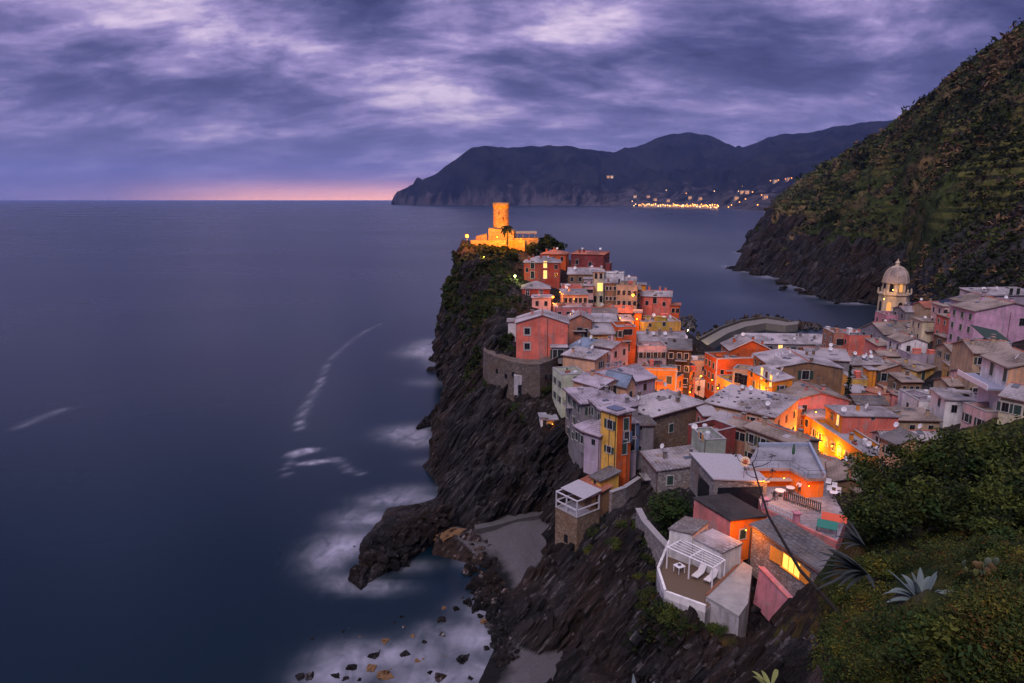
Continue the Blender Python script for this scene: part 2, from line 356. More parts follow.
def rockmat(name, sand=True, dark=1.0):
    k = NT(name); p = k.pos()
    pr_ = k.rot(p, 0, R(-38), 0); w = k.vscale(pr_, 1.0, .55, .10)
    s1 = k.noise(w, .55, 7, .7, .6); s2 = k.noise(w, 2.2, 6, .72, .3); s3 = k.noise(k.vscale(pr_, 1.0, .5, .06), 2.6, 5, .7, .2)
    big = k.noise(p, .07, 4, .6); gr = k.noise(p, 3.0, 5, .7)
    a = k.mix(k.ramp(s1, (.42, 0.), (.70, 1.)), (.003 * dark, .0027 * dark, .003 * dark), (.060 * dark, .052 * dark, .055 * dark))
    a = k.mix(k.math('MULTIPLY', k.ramp(big, (.46, 0.), (.62, 1.)), .65), a, (.036 * dark, .018 * dark, .010 * dark))
    a = k.mix(k.math('MULTIPLY', k.ramp(s3, (.42, 1.), (.52, 0.)), .8), a, (.010, .009, .009))
    a = k.mix(k.math('MULTIPLY', k.ramp(s3, (.58, 0.), (.66, 1.)), .9), a, (.125 * dark, .11 * dark, .115 * dark))
    a = k.mix(k.math('MULTIPLY', k.ramp(s2, (.58, 0.), (.7, 1.)), .4), a, (.10 * dark, .09 * dark, .092 * dark))
    a = k.mix(k.math('MULTIPLY', k.ramp(gr, (.5, 0.), (.7, 1.)), .5), a, (.02, .018, .018))
    vg = k.attr('veg'); vn = k.noise(p, .8, 6, .7)
    vmask = k.ramp(k.math('ADD', vg, k.math('MULTIPLY', k.math('SUBTRACT', vn, .5), 1.1)), (.42, 0.), (.58, 1.))
    vc = k.mix(k.ramp(k.noise(p, .5, 4), (.4, 0.), (.6, 1.)), (.014, .026, .007), (.055, .050, .013))
    vc = k.mix(k.math('MULTIPLY', k.ramp(k.noise(p, .22, 4), (.52, 0.), (.64, 1.)), .7), vc, (.09, .046, .018))
    a = k.mix(vmask, a, vc)
    if sand:
        sm = k.attr('sandy'); z = k.n('ShaderNodeSeparateXYZ'); k.l(p, z.inputs[0])
        wet = k.ramp(k.math('ADD', k.math('MULTIPLY', z.outputs[2], .4), k.math('MULTIPLY', k.noise(p, .5, 3), .25)), (.30, 1.), (.46, 0.))
        sc = k.mix(k.noise(p, 6, 4, .8), (.085, .078, .085), (.135, .125, .135))
        sc = k.mix(wet, sc, (.013, .012, .013))
        a = k.mix(sm, a, sc)
    k.col(a); k.rough(.8); k.b.inputs['Specular IOR Level'].default_value = .10
    b0 = k.bump(s3, 1., .45); b1 = k.bump(s1, 1., 1.2, b0); b2 = k.bump(s2, .9, .35, b1); b3 = k.bump(gr, .8, .12, b2)
    return k.m
ROCK = rockmat('layered slate rock')
me.materials.append(ROCK)
struct(put('headland', me))

# ------------------------------------------------------------------ hillside to the right, beyond the harbour
cols = [((210, 140, 28), (560, 300, 205)), ('T', (1024, 288, 205), (1024, 20, 520)), ('T', (985, 294, 218), (985, 49, 540)), ('T', (940, 300, 238), (950, 76, 560)), ('Z', (890, 304), (905, 112, 620)), ('Z', (850, 302), (885, 127, 670)),
        ('Z', (825, 299), (870, 137, 720)), ('Z', (800, 287), (850, 150, 850)), ('Z', (770, 276), (840, 157, 930)), ('Z', (739, 269), (830, 163, 1000)), ('Z', (763, 257), (815, 172, 1150)),
        ('Z', (741, 251), (806, 178, 1300)), ('Z', (766, 233), (790, 188, 1600)), ('Z', (762, 221), (778, 197, 2000)), ('Z', (768, 213), (772, 207, 2900))]
CC = []
for c in cols:
    if c[0] == 'T': CC.append((P(*c[1]), P(*c[2])))
    elif c[0] == 'Z': CC.append((PZ(*c[1], 0), P(*c[2])))
    else: CC.append((Vector(c[0]), Vector(c[1])))
NS, NTt = 22, 120
rows = []
for k in range(len(CC) - 1):
    for q in range(NS + (k == len(CC) - 2)):
        t = q / NS; e = t * t * (3 - 2 * t) * .5 + t * .5
        rows.append((CC[k][0].lerp(CC[k + 1][0], e), CC[k][1].lerp(CC[k + 1][1], t)))
hv = []; hveg = []
for b, r in rows:
    dist = (b.length + r.length) / 2
    for q in range(NTt + 14):
        t = q / (NTt - 1)
        if t <= 1:
            p = b.lerp(r, t ** .97); zz = b.z + (r.z - b.z) * (t * .965 + .035 * sstep(0, .05, t))
            p = Vector((p.x, p.y, zz))
        else:
            e = r + (r - b) * (t - 1) * 2.5; p = Vector((e.x, e.y, r.z - (t - 1) * (r.z) * 3))
        amp = min(3.0, dist / 260.)
        low = sstep(0, .14, t) 
        g = (ridged(p.x * .016, p.y * .016, p.z * .006, 5) - 1.1) * 5.5 * amp * min(1, t * 4 + .15) * (1 - .75 * sstep(.85, 1, t))
        g += (ridged(p.x * .06, p.y * .06, p.z * .03, 6) - 1.) * (4.2 * (1 - low) + .9) * amp * min(1, t * 8 + .25) * (1 - .5 * sstep(.85, 1, t))
        g += nz(p.x, p.y, p.z, .14, 4) * 1.7 * amp * sstep(.05, .2, t)
        if b.z > 10: g *= sstep(0, .2, t)
        pz = p.z + g * .75 - (2.0 if t == 0 and b.z < 5 else 0)
        # terraces of the old vineyards
        hv.append((p.x - g * .35, p.y - g * .5 * (1 - low), pz))
        hveg.append(max(0, min(1, .25 + .75 * sstep(.05, .17, t + nz(p.x, p.y, 0, .012, 3) * .16))))
NR = NTt + 14
hf = [(i * NR + q, i * NR + q + 1, (i + 1) * NR + q + 1, (i + 1) * NR + q) for i in range(len(rows) - 1) for q in range(NR - 1)]
hm = bpy.data.meshes.new('hillside'); hm.from_pydata(hv, [], hf); hm.polygons.foreach_set('use_smooth', [True] * len(hf))
at = hm.attributes.new('veg', 'FLOAT', 'POINT'); at.data.foreach_set('value', np.array(hveg, dtype=np.float32))
def hillmat():
    k = NT('scrub covered hillside'); p = k.pos()
    w = k.vscale(k.rot(p, 0, R(-32), 0), 1.0, .8, .16); s1 = k.noise(w, .12, 7, .7, .4); s2 = k.noise(w, .5, 5, .7)
    a = k.mix(k.ramp(s1, (.38, 0.), (.64, 1.)), (.008, .0075, .008), (.058, .052, .055))
    a = k.mix(k.math('MULTIPLY', k.ramp(s2, (.55, 0.), (.7, 1.)), .5), a, (.12, .105, .108))
    n1 = k.noise(p, .035, 6, .65); n2 = k.noise(p, .16, 5, .7); n3 = k.noise(p, .02, 5, .6)
    g = k.mix(k.ramp(n2, (.38, 0.), (.62, 1.)), (.009, .014, .005), (.040, .050, .014))
    g = k.mix(k.ramp(n1, (.5, 0.), (.6, 1.)), g, (.050, .036, .018))
    g = k.mix(k.math('MULTIPLY', k.ramp(n3, (.55, 0.), (.64, 1.)), .75), g, (.15, .095, .045))
    z = k.n('ShaderNodeSeparateXYZ'); k.l(p, z.inputs[0])
    st = k.math('FRACT', k.math('ADD', k.math('MULTIPLY', z.outputs[2], .22), k.math('MULTIPLY', n2, .35)))
    tm = k.math('MULTIPLY', k.ramp(k.noise(p, .011, 3, .5), (.50, 0.), (.56, 1.)), k.ramp(k.math('MULTIPLY', z.outputs[2], .008), (.3, 0.), (.45, 1.)))
    g = k.mix(k.math('MULTIPLY', tm, .9), g, k.mix(k.ramp(st, (.35, 0.), (.5, 1.)), (.012, .014, .006), (.085, .080, .022)))
    vm = k.ramp(k.math('ADD', k.attr('veg'), k.math('MULTIPLY', k.math('SUBTRACT', n2, .5), 1.2)), (.4, 0.), (.62, 1.))
    k.col(k.mix(vm, a, g)); k.rough(.95); k.b.inputs['Specular IOR Level'].default_value = .05
    b = k.bump(s1, .8, 2.0); k.bump(n2, .9, 1.6, b); return k.m
hm.materials.append(hillmat()); struct(put('hillside', hm))
HILL = BVHTree.FromPolygons(hv, hf)

# ------------------------------------------------------------------ the far cape and mountains
sil = [(391, 203.6, 6900), (397, 192, 6950), (405, 188, 6950), (415, 184, 6900), (430, 177, 6800), (445, 166, 6700), (458, 157, 6650), (470, 150, 6600), (485, 147.5, 6700), (510, 147.5, 6900), (540, 146, 7000), (565, 147, 7100), (590, 150, 7200), (612, 152, 7300), (630, 148, 7500), (650, 141.5, 7700), (668, 136, 7900),
       (685, 133, 8000), (700, 134, 8000), (715, 138.5, 8000), (735, 146.5, 7900), (752, 144, 7700), (768, 138, 7600), (785, 134.5, 7600), (800, 133.5, 7600), (815, 133, 7500), (832, 127.5, 7300), (850, 125.5, 7200), (880, 122, 7100), (930, 118, 7000), (1000, 112, 6900)]
coast = [(391, 204.6), (430, 205.0), (480, 205.3), (530, 205.5), (580, 205.8), (620, 206.2), (660, 206.6), (700, 207.2), (728, 208.6), (748, 210), (760, 211), (800, 211.5), (1000, 212)]
def coastv(u):
    for (a, va), (b, vb) in zip(coast, coast[1:]):
        if u <= b: return lerp(va, vb, (u - a) / (b - a))
    return 212
mv = []; MN = 46; mr = []
for (a, b) in zip(sil, sil[1:]):
    n = max(2, int((b[0] - a[0]) / 2.2))
    for q in range(n): mr.append([lerp(a[z], b[z], q / n) for z in range(3)])
mr.append(list(sil[-1]))
for (u, v, Y) in mr:
    r = P(u, v, Y); b = PZ(u, coastv(u), 0)
    for q in range(MN + 4):
        t = q / (MN - 1)
        if t <= 1:
            p = b.lerp(r, t); zz = r.z * (t * .8 + .2 * sstep(0, .12, t)) if u < 600 else r.z * (t ** 1.35)
        else:
            p = r + (r - b).normalized() * (t - 1) * 9000; zz = max(-20, r.z * (1 - (t - 1) * 14))
        w = min(1, t * 3) * (1 - .8 * sstep(.8, 1, t)) if t <= 1 else .1
        g = (ridged(p.x * .0024, p.y * .0012, 3.3, 6) - 1.05) * 120 * w
        g += (ridged(p.x * .006, p.y * .004, 1.3, 4) - 1.0) * 20 * w
        mv.append((p.x, p.y, max(zz + g * min(1, r.z / 150), 1.0 if t > .02 else -8)))
MR = MN + 4
mf = [(i * MR + q, i * MR + q + 1, (i + 1) * MR + q + 1, (i + 1) * MR + q) for i in range(len(mr) - 1) for q in range(MR - 1)]
mm = bpy.data.meshes.new('mountains'); mm.from_pydata(mv, [], mf); mm.polygons.foreach_set('use_smooth', [True] * len(mf))
k = NT('wooded cape'); p = k.pos(); n1 = k.noise(p, .004, 6, .65); n2 = k.noise(k.vscale(p, 1, 1, .4), .012, 6, .7)
z = k.n('ShaderNodeSeparateXYZ'); k.l(p, z.inputs[0])
a = k.mix(k.ramp(n1, (.4, 0.), (.65, 1.)), (.006, .007, .009), (.020, .019, .020))
bare = k.ramp(k.math('ADD', k.math('MULTIPLY', n2, 1.0), k.math('MULTIPLY', z.outputs[2], -.0011)), (.36, 0.), (.52, 1.))
a = k.mix(k.math('MULTIPLY', bare, .8), a, (.075, .062, .07)); k.col(a); k.rough(1.); k.b.inputs['Specular IOR Level'].default_value = .0; k.bump(n2, .8, 22.)
mm.materials.append(k.m); struct(put('mountains', mm))
FAR = BVHTree.FromPolygons(mv, mf)

# ------------------------------------------------------------------ the sea
FOAM = [(395, 330, 34, 3, .0)]
def blob(u, v, du, dv, s, ang=0.): FOAM.append((PZ(u, v, 0), du, dv, s, ang))
FOAM = []
for a in ((428, 345, 16, 6, .75), (425, 352, 22, 6, .9), (436, 358, 12, 8, .8), (432, 382, 22, 5, .35), (408, 433, 26, 8, .9), (420, 440, 16, 7, .8), (425, 462, 14, 4, .3), (412, 490, 30, 6, .35), (425, 500, 20, 5, .4),
          (395, 500, 34, 7, .75), (365, 518, 30, 10, .8), (345, 545, 30, 14, .95), (325, 560, 22, 16, .55), (345, 582, 20, 10, .6), (380, 588, 30, 8, .6), (405, 566, 30, 7, .4), (468, 560, 12, 8, .35),
          (478, 608, 24, 14, .6), (450, 632, 40, 12, .6), (480, 640, 26, 18, .9), (400, 655, 60, 16, .8), (350, 660, 40, 18, .7), (330, 678, 34, 12, .8), (430, 680, 60, 14, .85), (480, 672, 26, 16, .8),
          (812, 288, 18, 3, .9), (830, 296, 22, 2, .7), (775, 277, 16, 1.6, .8), (752, 271, 14, 1.5, .8), (733, 268, 7, 2, .8), (750, 257, 12, 1.2, .6), (740, 253, 6, 1, .5), (765, 237, 6, 1, .4), (855, 303, 22, 1.6, .6), (800, 280, 10, 3, .4)): blob(*a)
for a in ((655, 238, 100, 16, .20), (700, 262, 60, 12, .16), (600, 225, 120, 9, .14), (740, 300, 40, 8, .10)): blob(*a)  # broad pale sheen on open water, painted in as thin foam
def chain(pts, w, s):
    for (a, b) in zip(pts, pts[1:]):
        n = 6
        for q in range(n):
            u = lerp(a[0], b[0], q / n); v = lerp(a[1], b[1], q / n); blob(u, v, w * random.uniform(.6, 1.3), w * .32 * random.uniform(.7, 1.3), s * random.uniform(.55, 1.))
chain([(380, 324), (366, 331), (354, 339), (342, 349), (332, 358), (326, 366)], 2.6, .36); chain([(326, 366), (322, 378), (319, 386)], 2.6, .7)
chain([(319, 386), (312, 396), (305, 408), (300, 420), (300, 431)], 3.2, .8)
chain([(294, 455), (303, 451), (312, 450)], 5.5, .9); chain([(301, 464), (318, 462), (338, 459)], 5, .85); chain([(338, 460), (350, 471), (364, 474)], 3.6, .4); chain([(293, 456), (286, 467), (288, 478)], 2.6, .4)
chain([(20, 427), (45, 416), (70, 407)], 6, .22)
fx = np.array([f[0].x for f in FOAM]); fy = np.array([f[0].y for f in FOAM])
def foam_at(X, Y):
    F = np.zeros_like(X)
    for (c, du, dv, s, a) in FOAM:
        d = math.hypot(c.x, c.y); rx = du * d / FPX * 1.05; ry = dv * d * d / CH / FPX * 1.05
        q = ((X - c.x) / rx) ** 2 + ((Y - c.y) / ry) ** 2
        F = np.maximum(F, 0) + s * np.exp(-q * 1.2) * (1 - np.minimum(F, 1) * .6)
    return np.minimum(F, 1.2)
sx = axis([(-30000, -2000, 7000), (-2000, -400, 400), (-400, -130, 18), (-130, 130, 1.5), (130, 260, 2.2), (260, 500, 16), (500, 3000, 500), (3000, 30000, 9000)])
sy = axis([(-600, -20, 120), (-20, 40, 5), (40, 260, 1.4), (260, 460, 2.2), (460, 800, 8), (800, 3000, 200), (3000, 30000, 4500)])
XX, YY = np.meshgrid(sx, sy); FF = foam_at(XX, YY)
sv = np.stack([XX.ravel(), YY.ravel(), np.zeros(XX.size)], 1); n = len(sx)
sf = [(j * n + q, j * n + q + 1, (j + 1) * n + q + 1, (j + 1) * n + q) for j in range(len(sy) - 1) for q in range(n - 1)]
sm = bpy.data.meshes.new('sea'); sm.from_pydata(sv.tolist(), [], sf)
at = sm.attributes.new('foam', 'FLOAT', 'POINT'); at.data.foreach_set('value', FF.ravel().astype(np.float32))  # carries the surf and the painted sheen
k = NT('long exposure sea water'); p = k.pos()
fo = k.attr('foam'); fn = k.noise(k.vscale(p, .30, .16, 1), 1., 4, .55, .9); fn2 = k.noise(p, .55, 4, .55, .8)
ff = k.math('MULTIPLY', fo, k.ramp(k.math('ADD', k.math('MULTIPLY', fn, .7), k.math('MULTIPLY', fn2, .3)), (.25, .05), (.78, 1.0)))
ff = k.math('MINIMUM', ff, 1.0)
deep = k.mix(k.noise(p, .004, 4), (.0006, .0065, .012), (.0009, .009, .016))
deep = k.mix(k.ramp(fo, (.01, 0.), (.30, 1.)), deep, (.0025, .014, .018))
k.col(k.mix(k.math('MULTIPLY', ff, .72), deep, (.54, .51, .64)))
wv = k.noise(k.vscale(p, .0025, .006, 1), 1., 3, .5)
rr = k.math('ADD', k.math('MULTIPLY', ff, .55), k.math('ADD', .24, k.math('MULTIPLY', wv, .08))); k.rough(rr)
k.b.inputs['IOR'].default_value = 1.33
k.b.inputs['Specular IOR Level'].default_value = .5
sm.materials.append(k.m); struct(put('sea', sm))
# ------------------------------------------------------------------ houses
DBG = []
WINM = {}
def win_meshes(w, h, kind):
    key = (round(w, 2), round(h, 2), kind)
    if key in WINM: return WINM[key]
    m = MB(); g = MB()
    t = .13
    if kind != 'p':
        m.box(-w / 2 - t, w / 2 + t, -.07, .0, h / 2, h / 2 + t); m.box(-w / 2 - t - .05, w / 2 + t + .05, -.12, .0, -h / 2 - t * .8, -h / 2)
        m.box(-w / 2 - t, -w / 2, -.07, 0, -h / 2, h / 2); m.box(w / 2, w / 2 + t, -.07, 0, -h / 2, h / 2)
    else:
        m.prism([(-w / 2 - .06, -.05, -h / 2 - .08), (w / 2 + .06, -.05, -h / 2 - .08), (w / 2 + .06, -.05, h / 2 + .06), (-w / 2 - .06, -.05, h / 2 + .06)], [(-w / 2 - .06, .0, -h / 2 - .08), (w / 2 + .06, .0, -h / 2 - .08), (w / 2 + .06, .0, h / 2 + .06), (-w / 2 - .06, .0, h / 2 + .06)])
    fm = m.mesh('window surround', [TRIM()])
    y_ = -.04 if kind == 'p' else 0
    g.box(-w / 2 + .002, w / 2 - .002, -.02 + y_, .01, -h / 2 + .002, h / 2 - .002, 0)
    g.box(-.03, .03, -.045 + y_, -.02 + y_, -h / 2 + .01, h / 2 - .01, 1)
    if h > 1.3: g.box(-w / 2 + .01, w / 2 - .01, -.04 + y_, -.02 + y_, h * .12, h * .12 + .05, 1)
    pane = g.mesh('pane', [LIT() if kind in 'lL' else DARK(), plain('dark sash', (.05, .045, .045), .6) if kind != 'w' else WHITEP()])
    sh = None
    sk = {'g': 'g', 'c': 'g', 'b': 'b', 'o': 'o', 'u': 'u', 'L': 'g'}.get(kind)
    if sk:
        s = MB(); sw = w / 2 + .02
        s.box(-sw / 2, sw / 2, -.055, -.015, -h / 2, h / 2, 0)
        nsl = max(3, int(h / .16))
        for q in range(nsl):
            z = -h / 2 + h * (q + .5) / nsl; s.box(-sw / 2 + .05, sw / 2 - .05, -.075, -.054, z - .02, z + .035, 0)
        sh = s.mesh('shutter', [plain('shutter paint ' + sk, SHUT[sk], .6)])
    WINM[key] = (fm, pane, sh, w, h, kind); return WINM[key]
def window(root, x, y, z, rz, w, h, kind, detail=True, name=None):
    fm, pm, sm_, w, h, kind = win_meshes(w, h, kind)
    d = name or ('door' if h > 1.9 else 'window')
    f = put(d, fm, root, (x, y, z), rz)
    put('pane', pm, f)
    if sm_ and detail:
        sw = w / 2 + .02
        for s in (-1, 1):
            if kind == 'c': put('shutter', sm_, f, (s * (sw / 2 - .01), -.03, 0))
            else: put('shutter', sm_, f, (s * (w / 2 + .15 + sw / 2), 0, 0), s * R(random.uniform(4, 16)))
    return f
def prof_roof(root, w, L, h, kind, rise, ridge, over, mat, thick=.16, low='front'):
    """roof covering as a slab of real thickness with eaves; returns (roof object, height function)"""
    m = MB(); o = over
    def slab(pl, hf):
        top = [(x, y, hf(x, y)) for x, y in pl]; bot = [(x, y, hf(x, y) - thick) for x, y in pl]; m.prism(bot, top)
    if kind == 'gable':
        if ridge == 'x':
            hf = lambda x, y: h + rise * (1 - abs(y - L / 2) / (L / 2)) + .17
            slab([(-o, -o), (w + o, -o), (w + o, L / 2), (-o, L / 2)], hf); slab([(-o, L / 2 + .001), (w + o, L / 2 + .001), (w + o, L + o), (-o, L + o)], hf)
        else:
            hf = lambda x, y: h + rise * (1 - abs(x - w / 2) / (w / 2)) + .17
            slab([(-o, -o), (w / 2, -o), (w / 2, L + o), (-o, L + o)], hf); slab([(w / 2 + .001, -o), (w + o, -o), (w + o, L + o), (w / 2 + .001, L + o)], hf)
    elif kind == 'hip':
        d = min(w, L) / 2
        def hf(x, y): return h + .17 + rise * max(-.4, min(min(x, w - x) / d, min(y, L - y) / d, 1))
        e = [(-o, -o), (w + o, -o), (w + o, L + o), (-o, L + o)]
        if w >= L: a, b = (d, L / 2), (w - d, L / 2); fs = [(e[0], e[1], b, a), (e[1], e[2], b), (e[2], e[3], a, b), (e[3], e[0], a)]
        else: a, b = (w / 2, d), (w / 2, L - d); fs = [(e[0], e[1], a), (e[1], e[2], b, a), (e[2], e[3], b), (e[3], e[0], a, b)]
        zz = lambda p: (p[0], p[1], hf(*p) if p in (a, b) else h + .17 - rise * o / d)
        for f in fs: m.quad([zz(p) for p in f])
        for p, q in zip(e, e[1:] + e[:1]):
            P1, P2 = zz(p), zz(q); m.quad([(P1[0], P1[1], P1[2] - thick), (P2[0], P2[1], P2[2] - thick), P2, P1])
        m.quad([(p[0], p[1], zz(p)[2] - thick) for p in e][::-1])
    elif kind == 'shed':
        if low == 'front': hf = lambda x, y: h + rise * y / L + .17
        elif low == 'back': hf = lambda x, y: h + rise * (1 - y / L) + .17
        elif low == 'left': hf = lambda x, y: h + rise * x / w + .17
        else: hf = lambda x, y: h + rise * (1 - x / w) + .17
        slab([(-o, -o), (w + o, -o), (w + o, L + o), (-o, L + o)], hf)
    elif kind == 'slab':
        hf = lambda x, y: h + .17; slab([(-o, -o), (w + o, -o), (w + o, L + o), (-o, L + o)], hf)
    else:
        hf = lambda x, y: h - rise
        m.box(.2, w - .2, .2, L - .2, h - rise - .12, h - rise)
    return m.build('roof' if kind != 'flat' else 'roof_terrace', mat, root), hf
def chimney(roof, x, y, zb, hgt, wd, mat):
    m = MB(); m.box(x - wd / 2, x + wd / 2, y - wd * .4, y + wd * .4, zb - .7, zb + hgt); c = m.build('chimney', mat, roof)
    q = MB()
    for sx in (-1, 1):
        for sy in (-1, 1): q.box(x + sx * wd * .36 - .07, x + sx * wd * .36 + .07, y + sy * wd * .27 - .07, y + sy * wd * .27 + .07, zb + hgt, zb + hgt + .22)
    q.box(x - wd * .68, x + wd * .68, y - wd * .58, y + wd * .58, zb + hgt + .22, zb + hgt + .31); q.build('chimney_cap', plain('slate chimney cap', (.16, .14, .14), .9), c)
DISH = []
def dish(parent, x, y, z, az, r=.42):
    if not DISH:
        m = MB(); m.lathe([(0.001, 0), (.2, .02), (.36, .065), (.45, .12), (.45, .10), (.36, .045), (.2, 0), (.001, -.02)], n=16)
        m.tube([(0, .42, .03), (0, .25, .3), (0, .05, .42)], .018, n=5); m.box(-.05, .05, 0, .1, .36, .46)
        me = m.mesh('satellite_dish', [plain('dish grey white', (.55, .53, .55), .4)], True)
        me.transform(Matrix.Rotation(R(62), 4, 'X')); me.transform(Matrix.Translation((0, 0, .55)))
        q = MB(); q.tube([(0, .12, -.5), (0, .12, .45), (0, .02, .5)], .03, n=6); DISH.extend([me, q.mesh('mast', [METALG()])])
    o = put('satellite_dish', DISH[0], parent, (x, y, z), R(az)); o.scale = (r / .42,) * 3
    put('mast', DISH[1], o)
    return o
class HS: pass
ANT = []
def clutter(hs, kind, hr, wmat, fd, nch):
    n = int(hs.w * hs.L / 16) + 1
    if kind in ('gable', 'shed', 'hip', 'slab') and hs.w * hs.L > 40:
        for i in range(3):
            x, y = hs.w * hr.uniform(.15, .7), hs.L * hr.choice([hr.uniform(.06, .3), hr.uniform(.6, .8)]); a, b = hr.uniform(.8, 2.2), hr.uniform(.6, 1.3)
            q = [(x, y), (x + a, y), (x + a, y + b), (x, y + b)]; m = MB(); m.prism([(*p, hs.hf(*p) - .04) for p in q], [(*p, hs.hf(*p) + .035) for p in q]); m.build('slate_patch', ROOFS[hr.choice(['slate', 'darkslate', 'tanslate', 'palesl'])](), hs.roof)
    if not ANT:
        m = MB(); m.tube([(0, 0, -.5), (0, 0, 2.2)], .022, n=5); me1 = m.mesh('antenna', [METALG()])
        q = MB(); q.tube([(-.7, 0, 1.95), (.7, 0, 1.95)], .014, n=4)
        for x in (-.6, -.3, 0, .3, .6): q.tube([(x, -.28, 1.95), (x, .28, 1.95)], .01, n=4)
        ANT.extend([me1, q.mesh('aerial', [METALG()])])
    for i in range(n):
        x, y = hs.w * hr.uniform(.12, .88), hs.L * hr.uniform(.15, .88); z = hs.hf(x, y); t = hr.random()
        if kind == 'flat':
            m = MB()
            if t < .35:
                a, b, c = hr.uniform(.4, 1.0), hr.uniform(.3, .8), hr.uniform(.5, 1.7); m.box(x - a, x + a, y - b, y + b, z, z + c); m.box(x - a - .08, x + a + .08, y - b - .08, y + b + .08, z + c, z + c + .07); m.build('roof_hut', hr.choice([wmat, W('white'), W('grey'), W('salmon')]), hs.root)
            elif t < .6:
                m.lathe([(.001, z), (.38, z), (.42, z + .1), (.42, z + .85), (.3, z + 1.0), (.001, z + 1.02)], (x, y, 0), 12); m.build('water_tank', plain('pale plastic tank', (.42, .41, .44), .6), hs.root)
            else:
                m.prism([(x - .5, y - .16, z), (x + .5, y - .16, z), (x + .5, y + .16, z), (x - .5, y + .16, z)], [(x - .56, y - .2, z + .38), (x + .56, y - .2, z + .38), (x + .56, y + .2, z + .38), (x - .56, y + .2, z + .38)]); pl_ = m.build('planter', TERRA(), hs.root)
                g = MB(); leafpile(g, (x, y, z + .65), (.5, .25, .35), 40, .12, hr); g.build('foliage', leafmat('pot plant leaves', (.02, .035, .012), (.04, .05, .015)), pl_)
        elif t < .42 and nch < 3: chimney(hs.roof, x, y, z, hr.uniform(.5, .9), hr.uniform(.4, .6), wmat); nch += 1
        elif t < .68:
            o = put('antenna', ANT[0], hs.roof, (x, y, z), hr.uniform(0, 3)); put('aerial', ANT[1], o)
        elif t < .84 and kind != 'hip':
            m = MB(); dz = [hs.hf(x + a, y + b) for a, b in ((-.4, -.5), (.4, -.5), (.4, .5), (-.4, .5))]; q = [(x + a, y + b) for a, b in ((-.4, -.5), (.4, -.5), (.4, .5), (-.4, .5))]
            m.prism([(*p, d - .05) for p, d in zip(q, dz)], [(*p, d + .1) for p, d in zip(q, dz)]); m.build('skylight', plain('skylight glass', (.06, .065, .08), .25), hs.roof)
        else: dish(hs.root, x, y, z + .4, hr.uniform(-40, 60), hr.uniform(.3, .45))
def leafpile(m, c, r, n, size, rnd, flat=1., mats=1, up=.3):
    c = Vector(c)
    for _ in range(n):
        d = Vector((rnd.gauss(0, 1), rnd.gauss(0, 1), rnd.gauss(0, 1))).normalized() * (rnd.random() ** .45)
        p = c + Vector((d.x * r[0], d.y * r[1], d.z * r[2])); s = size * rnd.uniform(.6, 1.4)
        a_ = Vector((rnd.gauss(0, 1), rnd.gauss(0, 1), rnd.gauss(0, .7))).normalized(); b_ = a_.cross(Vector((rnd.gauss(0, 1), rnd.gauss(0, 1), rnd.gauss(0, 1)))).normalized()
        m.quad([p - a_ * s, p + b_ * s * .42, p + a_ * s, p - b_ * s * .42], rnd.randrange(mats))
HOUSES = {}
